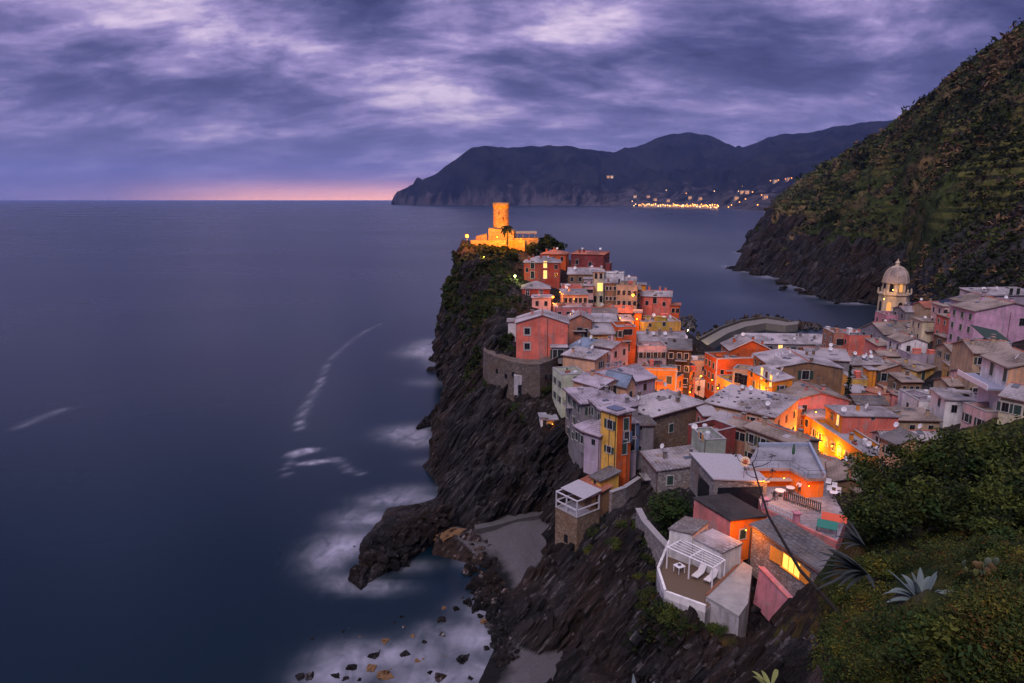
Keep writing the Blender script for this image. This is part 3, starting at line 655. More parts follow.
def house(key, name, label, A, B, Y, L, roof='gable', rise=1.0, ridge='x', wall='pink', rf='slate', front=(), left=(), right=(), back=(), over=.3, low='front',
          chim=(), dishes=(), H=None, az=None, wall2=None, grp=None, trim=True, minh=2.6, cat='house', flatdepth=.7, wm=1.0, detail=True, at=None):
    if at is not None: a = Vector(at[:3]); b = a + Vector((math.cos(at[3]), math.sin(at[3]), 0)) * at[4]
    else: a = P(A[0], A[1], Y)
    if at is not None: pass
    elif az is not None:
        d = ray(B[0], A[1]); t0 = math.atan2(d.x, d.y); ux, uy = math.cos(R(az)), math.sin(R(az))
        # a + s*(ux,uy) = k*(tan t0, 1)
        s = (a.x - math.tan(t0) * a.y) / (math.tan(t0) * uy - ux); b = Vector((a.x + s * ux, a.y + s * uy, a.z))
    else: b = PZ(B[0], B[1], a.z)
    w = math.hypot(b.x - a.x, b.y - a.y); rz = math.atan2(b.y - a.y, b.x - a.x)
    ex = Vector((math.cos(rz), math.sin(rz), 0)); ey = Vector((-math.sin(rz), math.cos(rz), 0))
    if H is None:
        g = min(tin(*(a + ex * (w * i) + ey * (L * j)).xy) for i in (0, .5, 1) for j in (0, .5, 1)); H = max(minh, a.z - g + .5)
    base = a.z - H; h = H
    root = thing(name, label, cat, (a.x, a.y, base), rz, grp)
    far = Y > 165
    m = MB()
    if roof == 'flat':
        for (x0, x1, y0, y1) in ((0, w, 0, .25), (0, w, L - .25, L), (0, .25, .25, L - .25), (w - .25, w, .25, L - .25)): m.box(x0, x1, y0, y1, 0, h)
    else:
        P0 = [(0, 0), (w, 0), (w, L), (0, L)]
        hf = None
        if roof == 'gable' and ridge == 'x':
            m.quad([(0, 0, 0), (w, 0, 0), (w, 0, h), (0, 0, h)]); m.quad([(w, L, 0), (0, L, 0), (0, L, h), (w, L, h)])
            m.quad([(w, 0, 0), (w, L, 0), (w, L, h), (w, L / 2, h + rise), (w, 0, h)]); m.quad([(0, L, 0), (0, 0, 0), (0, 0, h), (0, L / 2, h + rise), (0, L, h)])
        elif roof == 'gable':
            m.quad([(0, 0, 0), (w, 0, 0), (w, 0, h), (w / 2, 0, h + rise), (0, 0, h)]); m.quad([(w, L, 0), (0, L, 0), (0, L, h), (w / 2, L, h + rise), (w, L, h)])
            m.quad([(w, 0, 0), (w, L, 0), (w, L, h), (w, 0, h)]); m.quad([(0, L, 0), (0, 0, 0), (0, 0, h), (0, L, h)])
        else:
            top = {'front': lambda x, y: h + rise * y / L, 'back': lambda x, y: h + rise * (1 - y / L), 'left': lambda x, y: h + rise * x / w, 'right': lambda x, y: h + rise * (1 - x / w)}[low] if roof == 'shed' else (lambda x, y: h)
            for (p, q) in zip(P0, P0[1:] + P0[:1]): m.quad([(*p, 0), (*q, 0), (*q, top(*q)), (*p, top(*p))])
    wmat = W(wall) if isinstance(wall, str) else wall
    mats = [wmat]
    wl = m.build('wall', mats, root)
    if wall2:      # a right-hand flank in another colour; on pinkb it is painted lamplight
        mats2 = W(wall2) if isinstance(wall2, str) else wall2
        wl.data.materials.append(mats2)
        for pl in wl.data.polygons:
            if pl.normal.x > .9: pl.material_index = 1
    rmat = ROOFS[rf]() if isinstance(rf, str) else rf
    ro, hf = prof_roof(root, w, L, h, roof, flatdepth if roof == 'flat' else rise, ridge, over, rmat, low=low)
    if roof == 'gable' and trim:
        t = MB()
        if ridge == 'x': t.tube([(-over, L / 2, h + rise + .17), (w + over, L / 2, h + rise + .17)], .13, n=6)
        else: t.tube([(w / 2, -over, h + rise + .17), (w / 2, L + over, h + rise + .17)], .13, n=6)
        t.build('ridge_tiles', TERRA() if rf != 'bluemetal' else METALG(), ro)
    if trim and roof in ('gable', 'shed', 'hip') and not far:
        t = MB()
        if roof == 'gable' and ridge == 'y':
            zc = h - rise * over / (w / 2) + .02
            t.tube([(-over - .06, -over, zc), (-over - .06, L + over, zc)], .08, n=6); t.tube([(w + over + .06, -over, zc), (w + over + .06, L + over, zc)], .08, n=6)
        else:
            zc = h + .02 - (rise * over / (L / 2) if roof == 'gable' else (rise * over / L if low == 'front' and roof == 'shed' else (0 if roof == 'shed' else rise * over / (min(w, L) / 2))))
            if not (roof == 'shed' and low != 'front'):
                t.tube([(-over, -over - .06, zc), (w + over, -over - .06, zc)], .08, n=6)
        if t.v: t.build('gutter', plain('copper brown gutter', (.12, .06, .045), .5, .3), ro)
    if roof == 'flat':
        t = MB()
        for (x0, x1, y0, y1) in ((-.06, w + .06, -.06, .31), (-.06, w + .06, L - .31, L + .06), (-.06, .31, .31, L - .31), (w - .31, w + .06, .31, L - .31)): t.box(x0, x1, y0, y1, h, h + .07)
        t.build('coping', plain('coping stone', (.22, .2, .205), .9), wl)
    hs = HS(); hs.root, hs.w, hs.L, hs.h, hs.a, hs.ex, hs.ey, hs.wall, hs.roof, hs.hf, hs.rz, hs.z = root, w, L, h, a, ex, ey, wl, ro, hf, rz, a.z
    def plane(side):
        return {'f': (a, ey), 'b': (a + ey * L, ey), 'l': (a, ex), 'r': (a + ex * w, ex)}[side]
    def fix(side, u, v):
        o, nrm = plane(side); d = ray(u, v); c = Vector((0, 0, CH)); t = (o - c).dot(nrm) / d.dot(nrm); p = c + d * t - a
        return p.dot(ex), p.dot(ey), p.z + h
    RZ = {'f': 0, 'b': math.pi, 'l': -math.pi / 2, 'r': math.pi / 2}
    hr = random.Random(key)
    mid = root.location + ex * (w / 2) + ey * (L / 2)
    if detail and not left and ex.dot(Vector((0, 0, 0)) - mid) < -8 and L > 3.5 and hr.random() < .8: left = '%dx1%s' % (max(1, int(L / 3)), hr.choice('gpcp'))
    if detail and not right and ex.dot(Vector((0, 0, 0)) - mid) > 8 and L > 3.5 and hr.random() < .8: right = '%dx1%s' % (max(1, int(L / 3)), hr.choice('gpcp'))
    if detail and w * L > 14: clutter(hs, roof, hr, wmat, flatdepth, len(chim))
    if detail and h > 5 and w > 4 and hr.random() < .45 and Y < 200:
        m = MB(); bx0 = hr.uniform(.1, .4) * w; bx1 = min(w - .2, bx0 + hr.uniform(1.8, 3.4)); zb = h - 2.35 - (flatdepth if roof == 'flat' else 0); m.box(bx0, bx1, -.95, 0, zb - .15, zb)
        bl = m.build('balcony', plain('balcony slab', (.26, .24, .24), .9), root); m = MB()
        m.tube([(bx0 + .05, 0, zb + .95), (bx0 + .05, -.9, zb + .95), (bx1 - .05, -.9, zb + .95), (bx1 - .05, 0, zb + .95)], .03, n=4)
        for q in range(int((bx1 - bx0) / .22)): m.box(bx0 + .05 + q * .22, bx0 + .075 + q * .22, -.91, -.885, zb, zb + .95)
        m.build('railing', IRON(), bl)
    if detail and hr.random() < .5 and h > 4:
        m = MB(); xx = hr.choice([.12, w - .12, w * hr.uniform(.4, .6)]); m.tube([(xx, -.07, .2), (xx, -.07, h)], .055, n=5); m.build('drainpipe', plain('copper brown gutter', (.12, .06, .045), .5, .3), root)
    for side, spec in (('f', front), ('l', left), ('r', right), ('b', back)):
        if isinstance(spec, str): spec = [spec]
        for it in spec:
            if isinstance(it, str):          # 'cols x rows kind' grid below the eave
                n_, rest = it.split('x'); kind = rest[-1]; rws = max(int(rest[:-1]), min(3, int((h - 1) / 3.2))); cls = int(n_)
                span = w if side in 'fb' else L
                for rr_ in range(rws):
                    for cc in range(cls):
                        s = span * (cc + .5) / cls + random.uniform(-.12, .12); zz = h - 1.45 - 2.9 * rr_ - (flatdepth if roof == 'flat' else 0)
                        if zz < .9: continue
                        x, y = {'f': (s, 0), 'b': (w - s, L), 'l': (0, s), 'r': (w, s)}[side]
                        kk = kind if random.random() < .8 or kind in 'lp' else ('c' if kind == 'g' else kind)
                        window(root, x, y, zz, RZ[side], .85 * wm, 1.3 * wm, kk, not far)
            else:
                u, v, kind = it[:3]; ww, hh = (it[3:5] if len(it) > 4 else (.9, 1.3)); x, y, zz = fix(side, u, v)
                x = min(max(x, 0), w) if side in 'fb' else x
                window(root, x, y, zz, RZ[side], ww * wm, hh * wm, kind, not far)
    for (fx_, fy_, hh) in chim:
        chimney(ro, fx_ * w, fy_ * L, hf(fx_ * w, fy_ * L), hh, .55, wmat)
    for (fx_, fy_, azd) in dishes:
        dish(ro, fx_ * w, fy_ * L, hf(fx_ * w, fy_ * L) + .4, azd)
    hs.fix = fix; hs.RZ = RZ
    HOUSES[key] = hs
    hs.label = label; hs.roofkind = rf; HOUSES[key] = hs
    DBG.append(f'{key:14s} w={w:5.1f} L={L:4.1f} az={math.degrees(rz):6.1f} z={a.z:5.1f} h={h:4.1f}')
    return hs
STONE = rubble('rubble stone wall', (.22, .195, .19), 2.0)
STONEB = rubble('brown stone wall', (.20, .145, .105), 2.2)
G = 'houses of the village'
def hh(*a, **k): k.setdefault('grp', G); return house(*a, **k)
# --- under the castle, on the ridge
hh('r1', 'red_house', 'red three storey house under the castle with one tall lit stairwell window', (524, 262.5), (560.5, 0), 205, 8, 'hip', 1.5, 'x', 'red', 'slate', az=-3, right='2x2p',
   front=[(532.5, 265, 'g', 1.1, 2.2), (532.5, 275, 'c', 1.1, 2.2), (545.2, 264.5, 'l', 1.0, 2.0), (545.2, 274.5, 'l', 1.0, 2.4), (556, 267, 'p', 1, 1.3), (556, 275, 'p', 1, 1.3), (527, 270, 'p', .8, 1.2)])
hh('r0', 'red_house', 'low brick red house with a reddish roof beside the dark castle trees', (541, 254), (566, 0), 222, 7, 'hip', 1.1, 'x', 'redorange', 'terracotta', az=-12, front='3x1p')
hh('maroon', 'maroon_house', 'large dark maroon house standing highest on the ridge against the sea', (571, 254), (604, 0), 216, 7, 'shed', .5, 'x', 'maroon', 'terracotta', az=-22, front=[(577, 262, 'p', 1, 1.3), (590, 264, 'p', 1, 1.3)], chim=[(.3, .5, .8)])
hh('maroon2', 'maroon_house', 'small dark red annex at the seaward end of the maroon ridge house', (603, 263), (610, 0), 213, 5, 'flat', 0, 'x', 'maroon', 'deck', az=-15)
hh('grey1', 'grey_roofed_house', 'house with a wide pale slate gable roof in front of the maroon house', (568, 274), (601, 0), 202, 7, 'gable', 1.5, 'x', 'brown', 'palesl', az=-8, front='4x1p', chim=[(.2, .4, .9)])
hh('ochre1', 'cream_house', 'tall narrow cream house with one brightly lit yellow window below the ridge', (593, 272), (604, 0), 196, 7, 'slab', 0, 'x', 'cream', 'palesl', az=-6, front=[(596, 276, 'p', .8, 1.6), (601, 276, 'p', .8, 1.6), (600, 287, 'l', 1.5, 2.4), (595, 299, 'p', .8, 1.8), (601, 299, 'p', .8, 1.8)])
hh('palep1', 'pale_pink_house', 'pale pink house with a row of narrow dark windows left of the lit yellow window', (584, 286), (593.5, 0), 194, 6, 'slab', 0, 'x', 'palepink', 'slate', az=-6, front=['4x2p'], wm=.75)
hh('white1', 'white_house', 'plain whitewashed block with flat roof on the ridge skyline', (604, 273.5), (624, 0), 201, 7, 'flat', 0, 'x', 'white', 'palesl', az=-10, front='2x1p', chim=[(.8, .5, .8)])
hh('brownA', 'brown_house', 'dark brown house with yellowish pilasters under the whitewashed block', (605, 283), (617, 0), 192, 6, 'shed', .8, 'x', 'brown', 'slate', az=-10, front='3x2g', wm=.8)
hh('paleB', 'terrace_house', 'ochre house with a cluttered pale roof terrace above the street lamp', (616.5, 285), (638, 0), 190, 7, 'flat', 0, 'x', 'tan', 'palesl', az=-10, front='4x2p', chim=[(.3, .7, 1.1), (.85, .8, 1.4)], dishes=[(.6, .6, 20)])
hh('tallor', 'orange_house', 'slim orange lit tower house on the harbour side skyline', (639.5, 285), (646, 0), 203, 5, 'slab', 0, 'x', 'orange', 'slate', az=-10)
hh('salmonL', 'salmon_house', 'long salmon house with a pale roof at the harbour end of the ridge', (641, 296), (671.5, 0), 200, 7, 'gable', 1.2, 'x', 'salmon', 'palesl', az=-14, front=[(655, 299, 'g', 1, 2.6), (647, 303, 'p', .9, 1.2), (664, 304, 'p', .9, 1.2)], chim=[(.25, .5, 1.0), (.6, .5, .9)])
hh('salmonE', 'salmon_house', 'small brick red end house stepping down to the harbour from the salmon one', (671, 305.5), (680, 0), 197, 5, 'slab', 0, 'x', 'redorange', 'terracotta', az=-14, front='2x1p')
hh('terr1', 'red_roofed_house', 'house with a sloping terracotta roof beside the glowing street lamp', (606, 312), (632, 0), 183, 6, 'gable', 1.3, 'x', 'brick', 'terracotta', az=-12, front='3x1p')
hh('brown1', 'brown_house', 'low brown house with a dark mossy roof left of the terracotta roof', (592, 314), (617, 0), 175, 7, 'gable', 1.1, 'x', 'brown', 'darkslate', az=-5, front='3x1p', chim=[(.7, .5, .8)])
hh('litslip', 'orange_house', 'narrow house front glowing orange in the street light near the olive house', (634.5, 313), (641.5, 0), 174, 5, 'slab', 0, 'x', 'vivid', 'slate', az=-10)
hh('olive', 'olive_house', 'olive yellow house with a wide pale flat roof facing the castle ridge', (642, 322), (681, 0), 171, 9, 'flat', 0, 'x', 'olive', 'palesl', az=4, flatdepth=.4, front=[(650, 325, 'p', .8, 1), (664, 324, 'p', .8, 1)], chim=[(.3, .6, .9), (.7, .3, .8)], dishes=[(.5, .8, -20), (.85, .5, 30)])
hh('red2', 'dark_red_house', 'deep red cottage with a grey pyramid roof and two pale shutters', (522, 288.5), (550, 0), 190, 7, 'hip', 1.6, 'x', 'red', 'slate', az=-2, front=[(527.5, 292.5, 'w', .9, 1.5), (541, 292.5, 'w', .9, 1.5)])
hh('pinkb', 'pink_house', 'small pink block with one flank glowing orange below the deep red cottage', (532, 298), (551, 0), 181, 6, 'slab', 0, 'x', 'palepink', 'palesl', az=-4, front='2x1p', wall2='orange')  # orange lamplight on the flank is put into its plaster colour
hh('pinkl', 'pink_house', 'long low pink house with a broad white flat roof behind the coral house', (555, 307.5), (591.5, 0), 168, 7, 'flat', 0, 'x', 'pink', 'palesl', az=1, flatdepth=.25, front='4x1p')
hh('penth', 'roof_pavilion', 'pale roof pavilion with an orange lit interior behind the long pink house', (563, 295), (588, 0), 180, 6, 'shed', .7, 'x', 'peach', 'slate', az=3, front=['5x1p'], dishes=[(.2, .6, 10)])
hh('pinkt', 'pink_house', 'pink house with orange lower wall right of the dark red house', (561, 286), (582, 0), 192, 6, 'flat', 0, 'x', 'salmon', 'deck', az=-4, front='4x1p')
hh('gab2', 'brick_pink_house', 'brick pink house with a pale gable roof right of the coral house', (569, 320), (592, 0), 153, 7, 'gable', 1.2, 'y', 'brick', 'palesl', az=-4, front=[(579.5, 330, 'p', 1.2, 1.2), (586, 333, 'g', .8, 2)])
hh('yel1', 'cream_house', 'cream roofed house with a yellowish wall behind the brick pink gable', (593, 322), (617, 0), 160, 6, 'shed', .9, 'x', 'yellow', 'palesl', az=-4, front='4x1p')
hh('yel2', 'ochre_house', 'ochre walled house under a single pale sloping roof, in the middle of the ridge', (592, 334.5), (616, 0), 150, 6, 'shed', 1.2, 'x', 'ochre', 'slate', az=6, front='3x1p')
hh('redarch', 'red_house', 'narrow red and orange house with a dark arch and washing below it', (617, 327), (636.5, 0), 150, 7, 'flat', 0, 'x', 'redorange', 'slate', az=3, front=[(627, 346, 'p', 1.3, 2.4), (628, 332, 'p', 2.0, 1.3), (620, 334, 'g', .8, 1.4)])
hh('olv2', 'olive_house', 'small yellow olive cottage at the foot of the narrow red house', (613.5, 349), (626, 0), 143, 4, 'slab', 0, 'x', 'olive', 'slate', az=-8, front=[(619, 353, 'p', .8, 1)])
hh('stoneroof', 'grey_roofed_house', 'house with a big weathered stone slab roof and chimneys below the olive house', (640, 342), (688, 0), 158, 9, 'gable', 1.6, 'x', 'grey', 'slate', az=0, front='5x1p', chim=[(.2, .35, 1), (.45, .3, 1.2), (.7, .4, 1)], dishes=[(.55, .2, 0), (.3, .2, 25)])
hh('terrW', 'white_house', 'low white walled terrace house in front of the big stone slab roof', (637.5, 346), (667, 0), 151, 5, 'flat', 0, 'x', 'palepink', 'deck', az=2, front='4x1b')
hh('pavil', 'dark_pavilion', 'dark timber pavilion with a single grey sloping roof above the orange house', (668, 349), (691, 0), 150, 6, 'shed', 1.1, 'x', 'darkwood', 'darkslate', az=-14, low='front', front='3x1b')
# --- the coral house and its neighbours
hs = hh('coral', 'coral_house', 'coral pink house with two dark white framed windows above the round wall', (516.3, 323), (568, 0), 140, 7.5, 'gable', 1.7, 'y', 'salmon', 'palesl', az=-3,
   front=[(527.2, 331.3, 'p', 1.05, 1.25), (527.2, 346.3, 'p', 1.05, 1.25)], H=8.6, detail=False, chim=[(.3,.6,.6)])
for (u, v) in ((527.2, 331.3), (527.2, 346.3)):
    x, y, z_ = hs.fix('f', u, v); m = MB(); w_, h_ = .62, .75
    for b_ in ((-w_ - .18, -w_, -h_, h_), (w_, w_ + .18, -h_, h_), (-w_ - .18, w_ + .18, h_, h_ + .18), (-w_ - .18, w_ + .18, -h_ - .18, -h_)): m.box(x + b_[0], x + b_[1], -.09, .004, z_ + b_[2], z_ + b_[3])
    m.build('window_surround', TRIM(), hs.root)
m = MB(); x, y, z_ = hs.fix('f', 547.5, 340); m.tube([(x, -.07, .5), (x, -.07, hs.h + .9)], .06, n=6); m.build('drainpipe', plain('copper brown gutter', (.12, .06, .045)), hs.root)
hh('porch', 'porch', 'small porch with a white flat roof at the right foot of the coral house', (551.5, 347.5), (566.5, 0), 137, 3, 'slab', 0, 'x', 'grey', 'palesl', az=-3, front=[(555, 354, 'g', .8, 1.8), (561, 354, 'p', 1, 1.8)], cat='porch', H=3.4)
hh('whitebox', 'white_shed', 'small white shed just left of the coral house gable', (508, 322), (516, 0), 150, 4, 'slab', 0, 'x', 'white', 'slate', az=0, cat='shed')
hh('peach', 'peach_house', 'plain peach house with a white edged sloping roof right of the round wall', (562.5, 355), (595, 360), 133, 5, 'shed', .7, 'x', 'peach', 'palesl')
hh('bluer', 'blue_roofed_house', 'house with a blue grey sheet metal roof beside the coral house', (567.5, 347.5), (593, 353), 140, 5, 'shed', 1.3, 'x', 'palepink', 'bluemetal')
hh('pinkm', 'pink_house', 'pale pink house with one small window between blue roof and lilac roofs', (592, 345), (611.5, 348.5), 137, 6, 'gable', .8, 'x', 'palepink', 'slate', front=[(600, 355, 'p', .7, 1.4), (607, 353, 'p', .7, 1.2)], chim=[(.6, .5, 1)])
hh('apt', 'apartment_house', 'lilac apartment house with a wide lilac slab roof and a blue solar panel', (613, 386), (655.5, 377.5), 120, 10.5, 'gable', 1.5, 'x', 'lilac', 'lilacslate', front='2x1p', left='3x2g')
hh('aptp', 'gabled_loggia', 'peach gabled loggia with dark openings in front of the lilac roofs', (600, 388), (626.5, 381.5), 114, 6.5, 'gable', .9, 'y', 'peach', 'lilacslate', front=[(608, 391, 'b', 1.2, 1.8), (615, 390, 'b', 1.2, 1.8), (622, 389, 'b', 1.2, 1.8)], left='2x1p', H=6)
hh('dormer', 'dormer_house', 'small peach gable house with a steep blue panel roof beside the loggia', (626.5, 386), (635, 383.5), 115, 5, 'gable', 1.6, 'y', 'peach', 'bluemetal', front=[(630.5, 394, 'p', .8, 1)], H=5)
hh('greenb', 'green_balcony_house', 'pale green house with a glass balcony overlooking the cliff', (562, 375), (586, 373.5), 123, 6, 'flat', 0, 'x', 'greenlight', 'deck', left='2x2g', front=[(576, 381, 'p', 1, 1.8)])
hh('tallg', 'grey_house', 'tall lilac grey house with dark green shutters facing the sea cliff', (566, 388.5), (582, 403), 117, 6.8, 'hip', .8, 'x', 'grey', 'lilacslate', front=['3x3g'], right=['2x3g'], over=.5)
hh('midg', 'grey_house', 'grey house with tall shutters just left of the tall yellow house', (590, 400), (602, 411), 108, 6, 'shed', .5, 'x', 'grey', 'lilacslate', front=['2x2g'], left='2x2g')
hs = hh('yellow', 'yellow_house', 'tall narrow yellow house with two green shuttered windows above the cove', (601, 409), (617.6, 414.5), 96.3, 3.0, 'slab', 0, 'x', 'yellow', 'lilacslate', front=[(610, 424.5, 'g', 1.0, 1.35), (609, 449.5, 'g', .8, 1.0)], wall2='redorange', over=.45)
m = MB(); m.tube([(hs.w - .25, -.08, .3), (hs.w - .25, -.08, hs.h)], .06, n=6); m.build('drainpipe', IRON(), hs.root)
m = MB(); m.box(.5, 2.7, .5, 2.4, hs.h + .26, hs.h + .32); m.build('solar_panel', plain('solar panel glass', (.07, .085, .13), .25), hs.roof)
hs = hh('redn', 'red_house', 'narrow red house with blue glazed balconies beside the tall yellow house', (618.2, 415.5), (628, 0), 94.2, 5, 'slab', 0, 'x', 'redorange', 'slate', az=22, front=[(626, 424, 'c', .8, 1.8), (624, 447, 'c', .8, 2.2), (626.5, 437, 'u', .8, 1.6)])
hh('greys', 'grey_house', 'slim lilac grey house front between red house and round corner pillar', (628, 424), (637.5, 423), 97, 5, 'slab', 0, 'x', 'lilac', 'slate', front=[(632, 430, 'u', 1, 2), (632, 445, 'u', .9, 1.8)])
hh('annex', 'lilac_house', 'lilac annex with a pitched lilac roof left of the tall yellow house', (584.3, 431.5), (600, 436.5), 98, 4.5, 'shed', .9, 'x', 'lilac', 'lilacslate', front=[(593.5, 442, 'p', .7, .9)], H=6.5)
hh('annex2', 'grey_shed', 'little lean to house with tiled roof under the grey shuttered facade', (575, 426), (584.5, 432), 103, 3, 'shed', .5, 'x', 'grey', 'lilacslate', front='2x1g', H=3.5)
hh('tinyor', 'orange_cottage', 'tiny orange cottage with a dark roof below the lilac annex', (591.5, 476.5), (601, 481), 92, 3.5, 'shed', .5, 'x', 'yellow', 'darkslate', front=[(595, 483, 'p', .5, .8)], H=4)
# --- stone houses with weighted roofs
STB = hh('stoneA', 'stone_house', 'rough brown stone house with a hipped pale roof dotted with dark tiles', (652.5, 416.5), (705, 402), 105, 9, 'hip', 1.9, 'x', STONEB, 'palesl', front=[(671, 428, 'c', 1.0, 1.4)], right='1x1p')
STC = hh('stoneB', 'long_roofed_house', 'long house whose pale slab roof dotted with dark tiles edges the lit street', (705, 402.5), (775, 417.5), 113, 10, 'shed', 1.0, 'x', 'peach', 'palesl', front='5x2g')
for (hs, n, seed) in ((STB, 16, 3), (STC, 22, 5)):
    rnd = random.Random(seed); m = MB(); m.box(-.22, .22, -.17, .17, -.06, .13); me_ = m.mesh('vent_tile', [plain('dark vent tile', (.06, .05, .05), .9)])
    for q in range(n):
        x, y = hs.w * (.04 + .92 * ((q * .381) % 1)), hs.L * rnd.uniform(.06, .92)
        put('vent_tile', me_, hs.roof, (x, y, hs.hf(x, y)), rnd.uniform(-.3, .3))
hs = hh('pillar', 'grey_corner_house', 'smooth grey corner house with dark slate top beside the brown stone wall', (637.5, 424.5), (655, 424), 99, 4, 'hip', .5, 'x', 'grey', 'darkslate', front=[(641, 428, 'p', .4, .6), (640, 448, 'p', .4, .6)])
hh('shedg', 'stone_house', 'stone house with a plain grey lean to roof behind the dark garden tree', (642, 452.5), (658, 471), 96, 7.5, 'shed', .6, 'x', STONE, 'slate', over=.25, H=9)
hh('sage', 'sage_house', 'sage green walled house with a rust edged terrace behind the stone hut', (692, 428), (706, 440), 97, 3, 'flat', 0, 'x', 'sage', 'deck', front=[(701, 436, 'o', .7, 1)], dishes=[(.05, .1, 60)])
hh('infA', 'grey_roofed_house', 'small house with a slate lean to roof under the long dotted roof', (708, 421), (728, 426), 106, 4, 'shed', .6, 'x', 'tan', 'slate', front='3x1g')
hh('infB', 'tan_house', 'small tan house with flag roof and brick chimney beside the maroon roof terrace', (728, 424), (746, 429), 103.5, 3.6, 'gable', .6, 'x', 'brick', 'tanslate', front='3x1p', chim=[(.5, .5, .8)])
hh('maroonT', 'maroon_house', 'maroon walled roof terrace with white water tank and clutter', (710, 433), (736, 427), 97, 4.5, 'flat', 0, 'x', 'maroon', 'deck', flatdepth=1.2)
hh('slabs', 'stone_roofed_house', 'house with a low stone flag roof carrying dark boulders above the flat terrace', (746, 427), (798, 446), 97, 4.5, 'gable', .5, 'x', 'tan', 'tanslate', chim=[(.2, .4, .9)], front='4x1g')
# --- around the square and the main street
hh('mustG', 'cream_gable_house', 'cream gabled house rising behind the bright orange house', (624, 361), (681, 0), 155, 8, 'gable', 2.4, 'y', 'cream', 'darkslate', az=-4)
hs = hh('must', 'orange_house', 'bright orange house with white corner bands and one framed green window', (641, 367.5), (677.5, 0), 147, 6, 'flat', 0, 'x', 'orange', 'deck', az=-5, front=[(669, 380, 'c', 1.1, 1.7)], flatdepth=.4)
m = MB(); m.box(-.1, hs.w + .12, -.12, .004, hs.h - .6, hs.h - .35); m.box(hs.w - .35, hs.w + .02, -.08, .005, 0, hs.h - .62); m.build('cornice', TRIM(), hs.root)
m = MB(); zc = hs.h - 5.4; m.box(-.1, hs.w + .12, -.1, .006, zc, zc + .3); m.build('string_course', TRIM(), hs.root)
hh('mustW', 'orange_house', 'orange wing with three windows running from the bright orange house to the square', (677.5, 377), (695, 368.5), 146.5, 5, 'flat', 0, 'x', 'orange', 'deck', front='3x2c', flatdepth=.5)
hh('mustR', 'salmon_house', 'salmon rooftop house with chimneys behind the orange wing', (684, 366), (696, 0), 153, 5, 'flat', 0, 'x', 'salmon', 'slate', az=10, front='2x1p', chim=[(.3, .5, 1.3), (.7, .5, 1.1)])
hh('endsq', 'yellow_house', 'yellow lit house closing the street beside the square', (696.5, 371), (708, 0), 182, 6, 'slab', 0, 'x', 'yellow', 'slate', az=0, front='2x2p')
hs = hh('redo', 'red_orange_house', 'red orange house with pale corner bands at the entry to the square', (716.5, 358.5), (762, 357), 165, 7, 'flat', 0, 'x', 'redorange', 'deck', left='3x3c', front=[(722, 372, 'p', .8, 1)], wm=1.1)
m = MB(); m.box(-.06, hs.w, -.1, .004, hs.h - .25, hs.h + .02); m.box(-.04, .35, -.07, .005, 0, hs.h - .26); m.build('cornice', TRIM(), hs.root)
hs = hh('redg', 'red_orange_gable_house', 'red orange gable wall with white verge above the corner terrace', (730, 350.5), (773, 0), 170, 9, 'gable', 2.6, 'y', 'redorange', 'slate', az=-3, trim=False, H=6)
m = MB(); m.tube([(-.1, -.32, hs.h + .1), (hs.w / 2, -.32, hs.h + 2.75), (hs.w + .1, -.32, hs.h + .1)], .12, n=6); m.build('verge_band', TRIM(), hs.root)
hh('yelst', 'yellow_house', 'street lit yellow house with planted terrace below the red orange house', (717, 375.5), (746, 390.5), 152, 6, 'flat', 0, 'x', 'yellow', 'deck', front='5x2p', wm=.9)
hs = hh('brownL', 'brown_house', 'large brown walled building with a broad pale roof over the lit street', (773.5, 368), (843, 0), 136, 13, 'gable', 1.3, 'y', 'brown', 'palesl', az=-2, front=[(805.5, 375, 'g', 1.4, 1.8), (799, 389, 'p', .8, .8)], chim=[(.55, .03, .5)])
hh('arcade', 'arcaded_house', 'orange lit house with a glazed upper loggia of tall yellow arches', (748, 369), (773, 382), 137.5, 4, 'shed', .6, 'x', 'orange', 'palesl', front=[(752, 373, 'p', .9, 1.6), (762, 373.5, 'l', .9, 2.4), (766.5, 377, 'p', .9, 2.2), (771, 381, 'l', .9, 2.4), (754, 385, 'c', .9, 1.7), (760, 388.5, 'c', .9, 1.7), (766, 392, 'c', .9, 1.7)])
hh('loggia', 'loggia_house', 'dark open loggia house with orange pillars between yellow house and arches', (733, 368), (748.5, 370), 144, 4, 'flat', 0, 'x', 'tan', 'slate', front=[(738, 378, 'p', 1.5, 2.2), (744, 380, 'p', 1.5, 2.2)])
hh('harbl', 'harbour_house', 'long low harbour building with a row of dark windows and one lit', (751, 343.5), (834, 0), 200, 7, 'shed', 1.6, 'x', 'grey', 'palesl', az=-4, front=[(757, 348, 'p', 1.6, 1.5), (763, 348, 'p', 1.6, 1.5), (770, 348.5, 'p', 1.5, 1.5), (780.2, 349, 'l', 1.2, 2.4), (787, 349, 'w', 1.2, 1.5), (793, 349.5, 'p', 1.5, 1.5), (800, 349.5, 'w', 1.5, 1.5), (808, 350, 'p', 1.5, 1.5)])
hh('stoner2', 'grey_roofed_house', 'house with a large mottled pale roof behind the brown walled building', (808, 359), (850, 0), 152, 12, 'gable', 1.4, 'x', 'grey', 'slate', az=-14, chim=[(.3, .4, .8)], dishes=[(.6, .3, 10)])
hh('pinklow', 'pink_house', 'low pink gable house behind the slate roofs of the lit street', (791, 401), (849, 0), 121, 8, 'gable', 1.5, 'y', 'pink', 'tanslate', az=2, front='2x1p')
hh('clutter', 'terrace_house', 'house with a cluttered roof terrace of awnings in front of the brown building', (777, 392), (817, 390), 128, 5, 'flat', 0, 'x', 'pink', 'deck', flatdepth=.9, front='5x1p')
